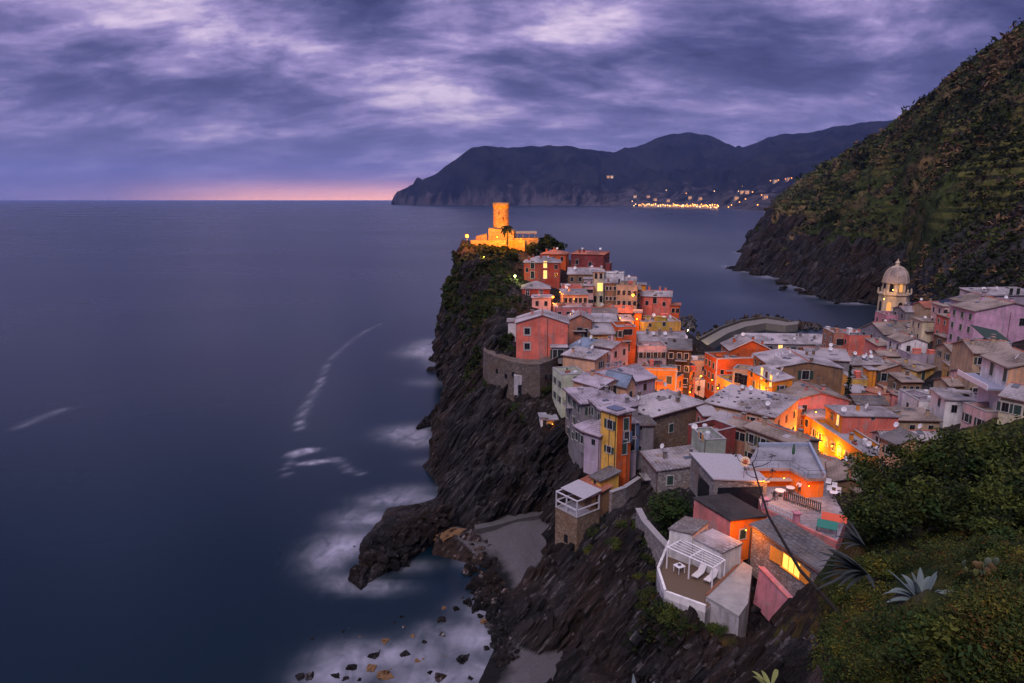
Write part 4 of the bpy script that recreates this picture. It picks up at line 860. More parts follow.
hh('row0', 'orange_house', 'low street lit house row with small windows beneath the cluttered terrace', (772, 392), (791, 405), 132, 4, 'flat', 0, 'x', 'yellow', 'deck', front='5x1p', wm=.8)
hh('awnh', 'pale_roofed_shed', 'shed with a smooth pale sloping roof standing in the middle of the street', (762, 402), (774, 411.5), 126, 5, 'shed', .5, 'x', 'brown', 'palesl', cat='shed')
hh('row1', 'orange_house', 'street lit orange house with a hipped slate roof at the street bend', (792, 406.5), (811, 417.5), 125, 7, 'hip', .8, 'x', 'orange', 'slate', front=['3x2p'], right='2x1p')
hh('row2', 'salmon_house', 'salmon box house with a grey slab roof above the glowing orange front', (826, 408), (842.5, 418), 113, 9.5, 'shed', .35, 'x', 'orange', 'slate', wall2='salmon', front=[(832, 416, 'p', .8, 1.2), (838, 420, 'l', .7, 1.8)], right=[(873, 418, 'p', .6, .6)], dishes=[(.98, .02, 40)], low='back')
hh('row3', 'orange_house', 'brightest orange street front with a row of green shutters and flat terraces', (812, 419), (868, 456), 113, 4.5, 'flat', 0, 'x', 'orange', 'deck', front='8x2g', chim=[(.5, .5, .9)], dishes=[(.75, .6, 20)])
# --- the right bank
hs = hh('salm', 'salmon_house', 'big salmon block with one dark window and a white roof terrace by the water', (848.5, 335), (878.5, 0), 185, 9, 'flat', 0, 'x', 'salmon', 'palesl', az=-4, front=[(869.5, 345.5, 'p', 1.4, 1.7)], chim=[(.5, .6, 1.)], dishes=[(.8, .5, 20)])
hh('salmW', 'salmon_house', 'recessed salmon wing with a dark loggia at the water edge', (834, 333), (848.5, 0), 188, 8, 'flat', 0, 'x', 'brick', 'palesl', az=-4, front=[(841, 342, 'p', 2.5, 1.8), (840, 350, 'p', 2.5, 1.0)])
hh('rose', 'rose_house', 'rose pink house with a small window in front of the domed church', (886.5, 315), (906, 0), 192, 7, 'flat', 0, 'x', 'rose', 'slate', az=-4, front=[(893, 322, 'p', 1.2, 1.6)], chim=[(.5, .4, .8)])
hh('tanr', 'tan_roofed_house', 'house with a broad tan gable roof and slate blue front beside the rose house', (884, 334.5), (926, 0), 180, 9, 'gable', 2.4, 'x', 'slategrey', 'tanslate', az=12, front=[(908, 337, 'p', 1, 1)])  # blue grey shadow on the front is painted into the wall colour
hh('creamb', 'cream_house', 'plain cream cube on the right bank below the brown roofs', (922.5, 321.5), (941, 0), 176, 7, 'slab', 0, 'x', 'cream', 'tanslate', az=-8)
hh('lilw', 'lilac_house', 'lilac white gable house with one dark window on the right bank', (901.5, 342.5), (928, 0), 163, 7, 'gable', 1.1, 'y', 'white', 'tanslate', az=-4, front=[(908.3, 348.5, 'p', .9, 1.4)])
hh('lilx', 'lilac_house', 'plain lilac house with a flat dark railed roof beside the lime lit alley', (911, 354.5), (946, 0), 158, 6, 'flat', 0, 'x', 'lilac', 'deck', az=-3)
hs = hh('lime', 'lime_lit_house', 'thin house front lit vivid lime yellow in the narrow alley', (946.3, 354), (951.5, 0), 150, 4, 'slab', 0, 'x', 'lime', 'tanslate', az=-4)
hh('brownx', 'brown_house', 'brown house glowing faintly above the lime lit alley', (945.5, 338), (955, 0), 160, 5, 'slab', 0, 'x', 'brown', 'tanslate', az=-4, front='2x1p')
hh('redgab', 'red_house', 'red gable house with grey roof between dishes and ochre house', (880, 370.5), (917, 0), 150, 7, 'gable', 1.4, 'y', 'brick', 'tanslate', az=-3, front=[(884, 377, 'g', 1.2, 1.8), (892, 378, 'g', 1.2, 1.8)])
hh('ochr', 'ochre_house', 'ochre house with one tall dark shutter right of the red gable', (917.3, 371.5), (935, 367), 147, 7, 'shed', .6, 'x', 'ochre', 'tanslate', front=[(923, 376, 'c', 1.3, 1.9)])
hh('dishroof', 'grey_roofed_house', 'house with a long pale roof crowded by satellite dishes behind the orange turret', (848, 365), (885, 0), 152, 7, 'gable', 1.2, 'x', 'tan', 'slate', az=5, front='3x1p', dishes=[(.5, .2, 0), (.6, .3, 30), (.7, .2, -20), (.8, .45, 15), (.35, .4, 0)])
hh('turret', 'orange_turret', 'small orange stair turret beside the cypress and dish covered roof', (869.5, 370), (876.5, 0), 146, 3, 'slab', 0, 'x', 'orange', 'slate', az=-3, cat='turret')
hh('ochrL', 'ochre_house', 'narrow ochre house with arched openings right of the dark cypress', (852, 379), (868, 0), 144, 5, 'flat', 0, 'x', 'ochre', 'deck', az=-4, front='4x1p', wm=.9)
hh('pinkw', 'pink_house', 'pink wedge shaped wall of a house right of the round brown tower', (891.5, 402), (919, 403), 130, 7, 'shed', 1.6, 'x', 'pink', 'tanslate', low='right')
hh('whitet', 'white_house', 'white terrace house with stepped parapets and a green pot plant', (899, 389), (919, 401), 127, 6, 'flat', 0, 'x', 'white', 'deck', front='1x1p')
hh('lilb', 'lilac_house', 'small lilac box with a red base beside the white stepped terrace', (918.5, 397), (932, 395.5), 122, 4, 'flat', 0, 'x', 'lilac', 'deck')
hh('whiten', 'white_house', 'narrow white house with one dark octagonal shutter above the grey roofs', (931.5, 389.5), (946, 400), 118, 6, 'slab', 0, 'x', 'white', 'slate', front=[(939.5, 402, 'p', 1, 1.5)])
hh('beige', 'beige_house', 'beige house with a blank front between white narrow house and pink house', (947.5, 397), (966, 0), 117, 6, 'flat', 0, 'x', 'tan', 'slate', az=-4)
hh('pinkr', 'pink_house', 'pink house with a roof loggia at the edge of the foreground shrubs', (963.5, 402.5), (987, 412), 104, 6, 'flat', 0, 'x', 'palepink', 'tanslate', front='2x2g')
hh('beltop', 'grey_roofed_house', 'house with a mottled brown slate roof right of the lime lit alley', (952, 352), (975, 0), 146, 7, 'gable', 1.1, 'x', 'tan', 'tanslate', az=-6, front='3x2g')
hh('ochs', 'ochre_house', 'ochre house with dark shutters in the gap behind the blue balcony', (951, 367), (966, 0), 135, 5, 'slab', 0, 'x', 'ochre', 'tanslate', az=-16, front='3x2g', wm=.9)
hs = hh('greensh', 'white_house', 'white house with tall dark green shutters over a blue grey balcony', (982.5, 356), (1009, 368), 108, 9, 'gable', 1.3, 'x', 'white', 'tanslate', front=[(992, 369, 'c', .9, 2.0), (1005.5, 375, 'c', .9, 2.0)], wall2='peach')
m = MB(); x0, y0, z0 = hs.fix('f', 985, 378); m.box(-1.5, hs.w + .3, -2.6, 0, z0 - .3, z0); m.build('balcony', plain('blue grey paving', (.2, .2, .27), .8), hs.root)
m = MB(); m.box(-1.5, hs.w + .3, -2.72, -2.6, z0 - .32, z0 + .5); m.build('balcony_rail', WHITEP(), hs.root)
hh('sheet', 'grey_roofed_house', 'house with a large tan slate roof above the green shuttered white house', (974, 353), (1016, 0), 122, 8, 'gable', 1.5, 'x', 'tan', 'tanslate', az=-8, chim=[(.7, .5, .9)], front='3x1g')
hh('rlow', 'grey_roofed_house', 'cream house with a grey roof half hidden by shrubs at the right edge', (1001, 396), (1040, 404), 92, 7, 'gable', 1.2, 'x', 'cream', 'slate', front='3x1g')
hh('pinkL', 'pink_house', 'long pink gable house with a blank wall at the right edge', (975.5, 311.5), (1050, 0), 150, 9, 'gable', 1.9, 'y', 'lilacpink', 'tanslate', az=-2, front=[(1022, 322, 'p', 1.2, 1.7)])
hh('lilg', 'lilac_house', 'lilac house under a wide dark gable on the upper right bank', (969, 303.5), (1014, 0), 166, 8, 'gable', 1.5, 'y', 'lilac', 'tanslate', az=-3, front='4x1p')
hh('viol', 'violet_house', 'pale violet house with a grey slab roof and blue shutters, topmost at the right', (982.5, 296), (1040, 0), 178, 8, 'shed', 1.0, 'x', 'lilac', 'slate', az=6, front=[(1011, 292, 'u', 1, 2), (1018, 292, 'u', 1, 2)])
hh('salt1', 'salmon_house', 'tall thin salmon house front left of the lilac pink block', (949, 318), (961, 0), 165, 6, 'slab', 0, 'x', 'salmon', 'tanslate', az=-6, front='3x4p', wm=.75)
hh('pkt2', 'pale_pink_house', 'tall pale pink house sliver left of the salmon house front', (943.5, 306.5), (950, 0), 172, 6, 'slab', 0, 'x', 'palepink', 'tanslate', az=-6, front='1x4p')
hh('lpk', 'lilac_pink_house', 'small lilac pink block with an orange base below the upper gables', (961, 326), (977, 0), 160, 6, 'flat', 0, 'x', 'rose', 'deck', az=-4, front='3x1p')
hh('brr', 'brown_roofed_house', 'low house with rusty brown roof right behind the domed church', (926, 308), (944, 0), 182, 7, 'gable', 1.1, 'x', 'tan', 'terracotta', az=-4)
hh('upw', 'white_house', 'small white house under a leaning antenna mast beside the upper gables', (957, 306), (970, 0), 172, 6, 'flat', 0, 'x', 'white', 'slate', az=-4, front='3x1p', dishes=[(.2, .4, 0), (.7, .4, 20)])
hh('grr', 'grey_roofed_house', 'house with a low grey roof just right of the church tower', (906, 312), (928, 0), 188, 7, 'gable', 1.0, 'x', 'grey', 'slate', az=-2, chim=[(.4, .5, .8)])
hh('flg1', 'grey_roofed_house', 'low house with a flat grey slab roof behind the foreground shrubs', (887, 420), (940, 421), 110, 6, 'shed', .3, 'x', 'tan', 'tanslate', front='3x1p', chim=[(.3, .3, .6)])
hh('flg2', 'grey_roofed_house', 'grey roofed house with two satellite dishes at its ridge near the shrubs', (872.5, 432.5), (884, 440), 105, 9, 'gable', .8, 'y', 'palepink', 'slate', front=[(877, 441, 'p', .7, 1.6), (881, 443, 'p', .7, 1.6)], dishes=[(.5, .3, 20), (.6, .7, 0)])
hh('flg3', 'tan_terrace_house', 'low terrace house in front of the dish topped grey roof', (866, 447), (893, 452), 101, 4, 'flat', 0, 'x', 'peach', 'deck', front='3x1p')
hh('gapA', 'grey_roofed_house', 'dim house with a dark slate roof behind the salmon box house', (857, 404), (888, 0), 128, 6, 'gable', .9, 'x', 'brown', 'darkslate', az=-4, front='3x1p')
# --- near lodges
hs = hh('lodge', 'stone_lodge', 'stone lodge with a smooth grey single pitch roof beside the dark tree', (691, 457.5), (714, 483.5), 84, 6.5, 'shed', .5, 'x', STONE, plain('smooth grey roof screed', (.30, .275, .30), .9), low='back', over=.2, H=4.2, detail=False)
m = MB(); x0, y0, z0 = hs.fix('f', 699, 487); x1, y1, z1 = hs.fix('f', 708, 495)
m.box(x0 - .3, x1 + .3, -.05, .02, .4, hs.h - .9); m.build('doorway', DARK(), hs.root)
m = MB(); m.box(hs.w - .02, hs.w + .05, .5, hs.L - .5, .3, hs.h - .55); m.build('veranda_opening', DARK(), hs.root)  # dark panel stands in for the shade inside the open veranda
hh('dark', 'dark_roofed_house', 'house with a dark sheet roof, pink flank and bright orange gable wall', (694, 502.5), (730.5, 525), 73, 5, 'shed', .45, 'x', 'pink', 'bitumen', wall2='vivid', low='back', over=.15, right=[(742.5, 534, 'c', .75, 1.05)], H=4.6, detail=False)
hs = hh('lit', 'stone_house', 'stone house with a glowing yellow window between orange shutters', (753, 525.5), (839, 584), 66.5, 3.3, 'shed', .4, 'x', STONE, 'darkslate', over=.25, H=5.5, low='front', detail=False)
hh('rub', 'white_hut', 'white washed hut with a roof of broken slate beside the pergola', (669.5, 529.5), (692.5, 537.5), 67, 3.6, 'shed', .3, 'x', 'white', 'rubbleroof', over=.12, H=4, low='left')
hh('rub2', 'white_hut', 'low white store with a smooth pale roof between pergola and orange wall', (692.8, 539), (722, 553.5), 65.5, 3.2, 'slab', 0, 'x', 'white', 'palesl', over=.1, H=3.2)
# ------------------------------------------------------------------ castle
def toplevel(o, label, cat, group=None): return tag(o, label, cat, group)
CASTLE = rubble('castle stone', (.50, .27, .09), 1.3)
c0 = P(501, 241, 236)
root = thing('castle', 'floodlit round castle tower with a lower bastion on the headland top', 'castle', (c0.x, c0.y, c0.z - 4))
m = MB()
prof = [(2.75, 2), (2.72, 6), (2.62, 14.6), (2.62, 15.4), (2.78, 15.5), (2.78, 16.9), (2.35, 16.9), (2.35, 16.2), (.01, 16.2)]
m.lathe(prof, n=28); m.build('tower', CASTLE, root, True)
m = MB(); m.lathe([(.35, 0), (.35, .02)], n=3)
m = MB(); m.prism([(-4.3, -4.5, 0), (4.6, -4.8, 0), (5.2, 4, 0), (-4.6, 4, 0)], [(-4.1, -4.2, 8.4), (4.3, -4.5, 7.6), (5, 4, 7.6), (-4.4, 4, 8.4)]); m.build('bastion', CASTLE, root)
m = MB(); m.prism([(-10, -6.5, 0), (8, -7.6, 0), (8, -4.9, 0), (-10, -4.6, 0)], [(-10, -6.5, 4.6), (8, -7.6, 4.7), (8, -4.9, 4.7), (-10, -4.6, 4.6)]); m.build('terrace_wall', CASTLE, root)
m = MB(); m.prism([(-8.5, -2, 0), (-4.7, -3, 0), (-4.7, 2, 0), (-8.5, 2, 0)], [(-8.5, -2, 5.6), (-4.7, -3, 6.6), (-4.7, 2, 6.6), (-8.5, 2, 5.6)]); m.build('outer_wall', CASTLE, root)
for (x, z) in ((.8, 11.2), (-.6, 13.0)):
    m = MB(); m.box(x - .16, x + .16, -2.72, -2.5, z, z + .9); m.build('arrow_slit', DARK(), root)
m = MB()
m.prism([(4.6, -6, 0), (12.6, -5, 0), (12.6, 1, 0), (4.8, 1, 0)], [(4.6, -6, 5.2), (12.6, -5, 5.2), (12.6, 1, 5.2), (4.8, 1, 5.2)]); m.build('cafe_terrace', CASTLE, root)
m = MB()
for q in range(4): x = 5.5 + q * 2.0; m.tube([(x, -2.6, 5.2), (x, -2.6, 6.9)], .09, n=6)
m.prism([(5, -3.0, 6.7), (12.2, -3.0, 6.7), (12.2, .8, 7.2), (5, .8, 7.2)], [(5, -3.0, 6.85), (12.2, -3.0, 6.85), (12.2, .8, 7.35), (5, .8, 7.35)]); m.build('cafe_awning', plain('cafe awning', (.3, .2, .12), .8), root)

# ------------------------------------------------------------------ church with the octagonal domed tower
b = P(891.5, 318, 215); BLIT = glow('belfry glow', (1., .42, .07), .9); CHUR = plaster('church plaster', (.50, .38, .27), .4)
zt = P(891.5, 262, 215).z
root = thing('church', 'octagonal church tower with a ribbed stone dome and lantern by the harbour', 'church', (b.x, b.y, b.z - 8))
hT = zt - (b.z - 8); r1, r2 = 4.35, 3.6
zd = P(891.5, 282, 215).z - (b.z - 8); zg = P(891.5, 294, 215).z - (b.z - 8)
def oct_(r, z): return [(r * math.cos(math.pi / 8 + q * math.pi / 4), r * math.sin(math.pi / 8 + q * math.pi / 4), z) for q in range(8)]
m = MB(); m.prism(oct_(r1 * 1.04, -6), oct_(r1, zg)); m.build('wall', CHUR, root)
m = MB(); m.prism(oct_(r1 + .45, zg), oct_(r1 + .45, zg + .35)); m.prism(oct_(r2 + .3, zd - .3), oct_(r2 + .42, zd)); m.prism(oct_(r1 + .3, zg - 6.5), oct_(r1 + .3, zg - 6.2)); m.build('cornice', plaster('church cornice', (.45, .36, .28)), root)
m = MB()
for q in range(8):
    x, y, z = oct_(r1 + .25, 0)[q]; m.box(x - .2, x + .2, y - .2, y + .2, zg + .35, zg + 1.5); m.lathe([(.2, zg + 1.5), (.28, zg + 1.7), (.001, zg + 2.0)], (x, y, 0), 8)
m.build('gallery_pinnacles', CHUR, root)
m = MB(); m.prism(oct_(r2, zg + .34), oct_(r2, zd - .3)); dr = m.build('drum', CHUR, root)
dome = [(r2 + .1, zd), (r2 - .05, zd + .8)]
hd = hT - zd - 1.2
for q in range(1, 9):
    t = q / 8 * math.pi / 2; dome.append((max(.45, (r2 - .05) * math.cos(t)), zd + .8 + (hd - .8) * math.sin(t)))
m = MB(); m.lathe(dome, n=24); d_ = m.build('dome', slabs('church dome slate', (.27, .21, .19), (.2, .165, .155), .5, .3), root, True)
m = MB()
for q in range(8):
    a_ = math.pi / 8 + q * math.pi / 4; m.tube([((r + .06) * math.cos(a_), (r + .06) * math.sin(a_), z) for r, z in dome], .11, n=5)
m.build('ribs', CHUR, d_)
m = MB(); zl = zd + hd; m.lathe([(.7, zl - .1), (.62, zl + .1), (.55, zl + .9), (.75, zl + 1.0), (.3, zl + 1.5), (.05, zl + 2.2), (.001, zl + 2.25)], n=10); m.build('lantern', CHUR, root)
for q in range(8):
    a_ = q * math.pi / 4; rr = r2 * math.cos(math.pi / 8)
    if math.sin(a_) > .3: continue
    m = MB(); lit = q in (6,)
    pts = [(-.55, 0), (.55, 0), (.55, 1.9), (.4, 2.35), (0, 2.55), (-.4, 2.35), (-.55, 1.9)]
    z0 = zg + 1.0
    m.prism([(x, -.06, z0 + z) for x, z in pts], [(x, .05, z0 + z) for x, z in pts])
    o = m.build('arched_window', BLIT if lit else DARK(), root); o.rotation_euler = (0, 0, a_ + math.pi / 2); o.location = (rr * math.cos(a_), rr * math.sin(a_), 0)
    m = MB(); p2 = [(x * 1.3, z * 1.08 - .05) for x, z in pts]
    m.prism([(x, .0, z0 + z) for x, z in p2], [(x, .06, z0 + z) for x, z in p2]); fo_ = m.build('frame', CHUR, o)
    rr = r1 * math.cos(math.pi / 8); m = MB(); z0 = zg - 5.4
    m.prism([(x * 1.25, -.06, z0 + z * 1.3) for x, z in pts], [(x * 1.25, .05, z0 + z * 1.3) for x, z in pts])
    o = m.build('arched_window', BLIT if q == 5 else DARK(), root); o.rotation_euler = (0, 0, a_ + math.pi / 2); o.location = (rr * math.cos(a_), rr * math.sin(a_), 0)

# ------------------------------------------------------------------ harbour: quay, breakwater, boats
CONC = plain('harbour concrete', (.13, .112, .098), .9, 0, .4, .8)
qp = [PZ(u, v, 3) for u, v in ((688, 352), (700, 341), (722, 329), (742, 322), (766, 318.5), (788, 322), (799, 321))]
qi = [PZ(u, v, 3) for u, v in ((694, 356), (708, 345), (728, 333), (746, 326.5), (766, 323), (786, 325.5), (798, 324))]
def strip(m, A_, B_, z0, z1):
    for k_ in range(len(A_) - 1):
        p = [A_[k_], A_[k_ + 1], B_[k_ + 1], B_[k_]]; m.prism([(q.x, q.y, z0) for q in p], [(q.x, q.y, z1) for q in p])
root = thing('breakwater', 'curved concrete breakwater with a high sea wall sheltering the harbour', 'breakwater', (qp[3].x, qp[3].y, 0))
inv = Matrix.Translation(-Vector((qp[3].x, qp[3].y, 0)))
def lc(L_): return [inv @ p for p in L_]
m = MB(); strip(m, lc(qi), lc(qp), -3, 3); m.build('quay', CONC, root)
qo = [p + (p - q).normalized() * 1.6 for p, q in zip(qp, qi)]
m = MB(); strip(m, lc([p.copy() for p in qp])[:6], lc(qo)[:6], -3, 4.0); m.build('sea_wall', plain('sea wall concrete', (.055, .046, .04), .95, 0, .4, .5), root)
def rock_mesh(seed, n=3, jag=.55):
    bm = bmesh.new(); bmesh.ops.create_icosphere(bm, subdivisions=n, radius=1)
    off = Vector((seed * 3.7, seed * 1.3, seed * 2.1))
    for v in bm.verts:
        d = v.co.normalized(); r = 1 + jag * (noise.noise(d * 1.4 + off)) + jag * .5 * noise.noise(d * 3.1 + off) + jag * .25 * noise.noise(d * 7 + off)
        v.co = d * r
        for ax in (Vector((1, .3, .2)), Vector((-.4, 1, .3)), Vector((.2, -.5, 1)), Vector((-.8, -.6, .4))):
            ax = (Matrix.Rotation(seed * 1.7, 3, 'Z') @ ax).normalized(); q = v.co.dot(ax)
            if q > .72: v.co -= ax * (q - .72) * .85
    me = bpy.data.meshes.new('rock'); bm.to_mesh(me); bm.free(); return me
WETROCK = rockmat('dark wet shore rock', False, .7); PALEROCK = rockmat('pale boulder rock', False, 3.0); OCHROCK = plain('ochre boulder', (.12, .060, .024), .9, 0, .5, 2)
RM = []
for q in range(6):
    me_ = rock_mesh(q + 1, 4, .8); me_.materials.append(WETROCK); RM.append(me_)
RP = [m_.copy() for m_ in RM[:4]]
for m_ in RP: m_.materials.clear(); m_.materials.append(PALEROCK)
RO = [m_.copy() for m_ in RM[:3]]
for m_ in RO: m_.materials.clear(); m_.materials.append(OCHROCK)
rr_ = random.Random(11)
def rock(meshes, p, sx, sy, sz, label, grp, rz=None, name='boulder'):
    o = bpy.data.objects.new(name, rr_.choice(meshes)); COL.objects.link(o); o.location = p; o.scale = (sx, sy, sz)
    o.rotation_euler = (rr_.uniform(-.3, .3), rr_.uniform(-.3, .3), rz if rz is not None else rr_.uniform(0, 6.28)); tag(o, label, 'rock', grp); return o
for k_ in range(110):
    t = rr_.random() * 5.99; i_ = int(t); p = qp[i_].lerp(qp[i_ + 1], t - i_); n_ = (qp[i_] - qi[i_]).normalized()
    s = rr_.uniform(.7, 1.5); q = p + n_ * rr_.uniform(1.4, 5.5); rock(RP + RM[:2], (q.x, q.y, rr_.uniform(.8, 4.6) * (1 if i_ < 5 else .5)), s, s * .8, s * .8, 'armour rock tumbled against the outer side of the breakwater', 'armour rocks of the breakwater', name='armour_rock')
for k_ in range(34):
    q = qp[6] + Vector((rr_.gauss(2, 3.8), rr_.gauss(-.5, 2.4), 0)); s = rr_.uniform(.8, 1.6); rock(RP, (q.x, q.y, rr_.uniform(0, 1.6)), s, s * .8, s * .8, 'pale rock heaped at the tip of the breakwater', 'rocks at the breakwater tip')
for k_ in range(40):
    q = P(rr_.uniform(681, 698), 0, 250); v_ = rr_.uniform(316, 334); q = PZ(rr_.uniform(681, 697), v_, lerp(5.5, 2.5, (v_ - 316) / 18)); s = rr_.uniform(.6, 1.3)
    rock(RP, q, s, s * .8, s * .8, 'lamp lit yellowish rock at the root of the breakwater', 'rocks at the root of the breakwater')
m = MB()
pl = [PZ(u, v, 2.2) for u, v in ((676, 360), (688, 330), (700, 341), (712, 350), (745, 340), (840, 352), (850, 380), (690, 392))]
def flat(name, pts, z0, z1, mat):
    m = MB(); m.prism([(p.x, p.y, z0) for p in pts], [(p.x, p.y, z1) for p in pts]); return m.build(name, mat)
# paved square and slipway
sq = [Vector((44, 236, 0)), Vector((56, 195, 0)), Vector((96, 190, 0)), Vector((112, 232, 0)), Vector((78, 229, 0)), Vector((62, 240, 0))]
pv = flat('pavement', sq[::1], -1, 2.0, slabs('harbour paving', (.24, .225, .22), (.19, .18, .18), 1.2, .8)); struct(pv)
def boat(u, v, z, L_, rz, hull, label):
    p = PZ(u, v, z); root = thing('boat', label, 'boat', p, rz, 'small boats in the harbour')
    m = MB(); st = [(-.5, .30, .5), (-.2, .36, .42), (.15, .34, .42), (.38, .2, .5), (.5, .02, .62)]
    ring = []
    for (x, w_, h_) in st: ring.append([(x * L_, -w_ * L_ * .5, h_), (x * L_, -w_ * L_ * .36, 0), (x * L_, w_ * L_ * .36, 0), (x * L_, w_ * L_ * .5, h_)])
    for a_, b_ in zip(ring, ring[1:]):
        for q in range(3): m.quad([a_[q], b_[q], b_[q + 1], a_[q + 1]])
    m.quad(ring[0][::-1]); m.build('hull', hull, root)
    m = MB()
    for (a_, b_) in zip(ring, ring[1:]): m.quad([Vector(a_[0]) - Vector((0, 0, .12)), Vector(b_[0]) - Vector((0, 0, .12)), Vector(b_[3]) - Vector((0, 0, .12)), Vector(a_[3]) - Vector((0, 0, .12))])
    m.build('deck', plain('boat deck', (.3, .26, .22), .7), root)
    m = MB()
    for x in (-.25, .1): m.box(x * L_ - .12, x * L_ + .12, -.16 * L_, .16 * L_, .3, .46)
    m.build('thwart', plain('boat deck', (.3, .26, .22)), root)
    return root
BW = plain('white boat hull', (.6, .58, .55), .4, 0, .1); BB = plain('blue boat hull', (.1, .2, .3), .4); BR = plain('red boat hull', (.4, .08, .06), .4)
boat(716, 334.5, 1.0, 9, 2.6, BW, 'white boat with cream deck moored below the breakwater root'); boat(724, 330.5, 1.0, 8, 2.9, BW, 'second white boat, lying closer to the breakwater wall'); boat(737, 331, .3, 8, 2.4, BW, 'long pale boat nearest the harbour mouth')
boat(704, 342, 2.1, 5, .4, BB, 'small blue boat pulled up on the quay'); boat(703, 350, 2.1, 5, 2.9, BR, 'small red boat lying on the grey slipway'); boat(711, 341, 2.1, 5, 1.0, BR, 'red hulled boat beside the blue one'); boat(729, 336, .6, 7, 2.7, BW, 'white boat low in the water behind the red orange roof')

# slabs of the tilted slate beds breaking out of the cliffs
rs_ = random.Random(3); m = MB(); cnt = 0
bn = Vector((.77, .2, -.60)).normalized(); bd = Vector((.60, .1, .79)).normalized(); bt_ = bn.cross(bd)
while cnt < 3600:
    u, v = (rs_.uniform(436, 600), rs_.uniform(330, 520)) if rs_.random() < .42 else (rs_.uniform(500, 810), rs_.uniform(530, 690))
    h = LAND.ray_cast(Vector((0, 0, CH)), ray(u, v).normalized())
    if h[0] is None: continue
    f0 = faces[h[2]][0]
    if rocky[f0] < .3 or sandy[f0] > .5 or (veg[f0] > .5 and rs_.random() < .7) or rs_.random() < .12: cnt += 1; continue
    p = h[0]; sc_ = (.35 + p.y / 130) * rs_.choice([.5, .7, .9, 1.3])
    if p.z < 1: sc_ *= .7
    jit = lambda a: Vector((rs_.gauss(0, a), rs_.gauss(0, a), rs_.gauss(0, a)))
    n_ = (bn + jit(.10)).normalized(); d_ = (bd + jit(.14)).normalized(); t_ = n_.cross(d_).normalized(); d_ = t_.cross(n_)
    L_, T_, W_ = sc_ * rs_.uniform(.7, 2.0), sc_ * rs_.uniform(.10, .30), sc_ * rs_.uniform(.35, .9)
    c_ = p - h[1] * W_ * .35
    cs = [[c_ + d_ * (sx_ * L_ * rs_.uniform(.6, 1.1)) + t_ * (sy_ * W_ * rs_.uniform(.6, 1.1)) + n_ * (sz_ * T_ * rs_.uniform(.6, 1.2)) for sx_, sy_ in ((-1, -1), (1, -1), (1, 1), (-1, 1))] for sz_ in (-1, 1)]
    m.prism(cs[0], cs[1]); cnt += 1
cnt = 0
while cnt < 1500:
    u, v = rs_.uniform(735, 900), rs_.uniform(205, 305)
    h = HILL.ray_cast(Vector((0, 0, CH)), ray(u, v).normalized())
    if h[0] is None: continue
    p = h[0]; cnt += 1
    if p.z > 26 + 16 * noise.noise(p * .02): continue
    sc_ = p.length / 420 * rs_.choice([1.6, 2.4, 3.4, 5.0])
    n_ = (Vector((.85, -.1, -.5)) + Vector((rs_.gauss(0, .16), rs_.gauss(0, .16), rs_.gauss(0, .16)))).normalized(); d_ = Vector((.5, .1, .85)); t_ = n_.cross(d_).normalized(); d_ = t_.cross(n_)
    L_, T_, W_ = sc_ * rs_.uniform(.7, 1.8), sc_ * rs_.uniform(.15, .4), sc_ * rs_.uniform(.4, .9); c_ = p - h[1] * W_ * .3
    cs = [[c_ + d_ * (sx_ * L_ * rs_.uniform(.6, 1.1)) + t_ * (sy_ * W_ * rs_.uniform(.6, 1.1)) + n_ * (sz_ * T_ * rs_.uniform(.6, 1.2)) for sx_, sy_ in ((-1, -1), (1, -1), (1, 1), (-1, 1))] for sz_ in (-1, 1)]
    m.prism(cs[0], cs[1])
cr = m.build('cliff', rockmat('bare slate slabs', False, 1.0)); struct(cr)
# ------------------------------------------------------------------ shore rocks and beach boulders
for k_ in range(46):
    t = rr_.random(); u = lerp(352, 445, t) + rr_.gauss(0, 3); v = lerp(562, 512, t) + rr_.gauss(0, 9); h = hitland(u, v)
    if h is None: continue
    s = rr_.uniform(.6, 1.7); rock(RM, h - Vector((0, 0, s * .3)), s * 1.5, s, s * .9, 'black wet rock of the spit that juts into the foam', 'black rocks of the spit', name='shore_rock')
for (u, v, a_, b_, c_) in ((437, 361, 3.5, 2, 1.6), (440, 343, 3, 3, 2.2), (428, 424, 4, 2, 1.6), (436, 370, 3, 2, 1.4)):
    p = PZ(u, v, .1); rock(RM, p, a_, b_, c_, 'low black reef rock at the foot of the castle cliff', 'reef rocks under the cliff', name='shore_rock')
p = PZ(449, 527, 3.2); rock(RO, (p.x, p.y, 2.0), 2.4, 1.3, .8, 'rust orange ledge at the inner end of the black spit', None, .3, name='rock_ledge')
p = PZ(470, 533, 2.2); rock(RP, (p.x, p.y, 1.2), 1.9, 1.6, 1.7, 'single grey boulder at the corner of the sandy cove', None)
BO = [(384, 674, 1.3), (374, 655, .9), (346, 677, .6), (352, 666, .9), (385, 640, .7), (405, 653, .8), (442, 634, .6), (441, 619, .9), (444, 607, .5), (456, 608, .7), (470, 605, .5), (478, 604, .7), (484, 621, .8), (466, 594, .5), (454, 597, .5), (462, 659, 1.1), (440, 676, 1.0), (336, 675, .7), (372, 667, .9), (300, 676, .8), (309, 676, .9), (424, 641, .5), (417, 660, .5), (498, 585, .6), (490, 600, .6), (476, 576, .4)]
for _ in range(34): BO.append((rr_.uniform(300, 498), rr_.uniform(588, 682), rr_.uniform(.18, .5)))
BO = [b_ for b_ in BO if b_[1] > 700 - b_[0] * .22]
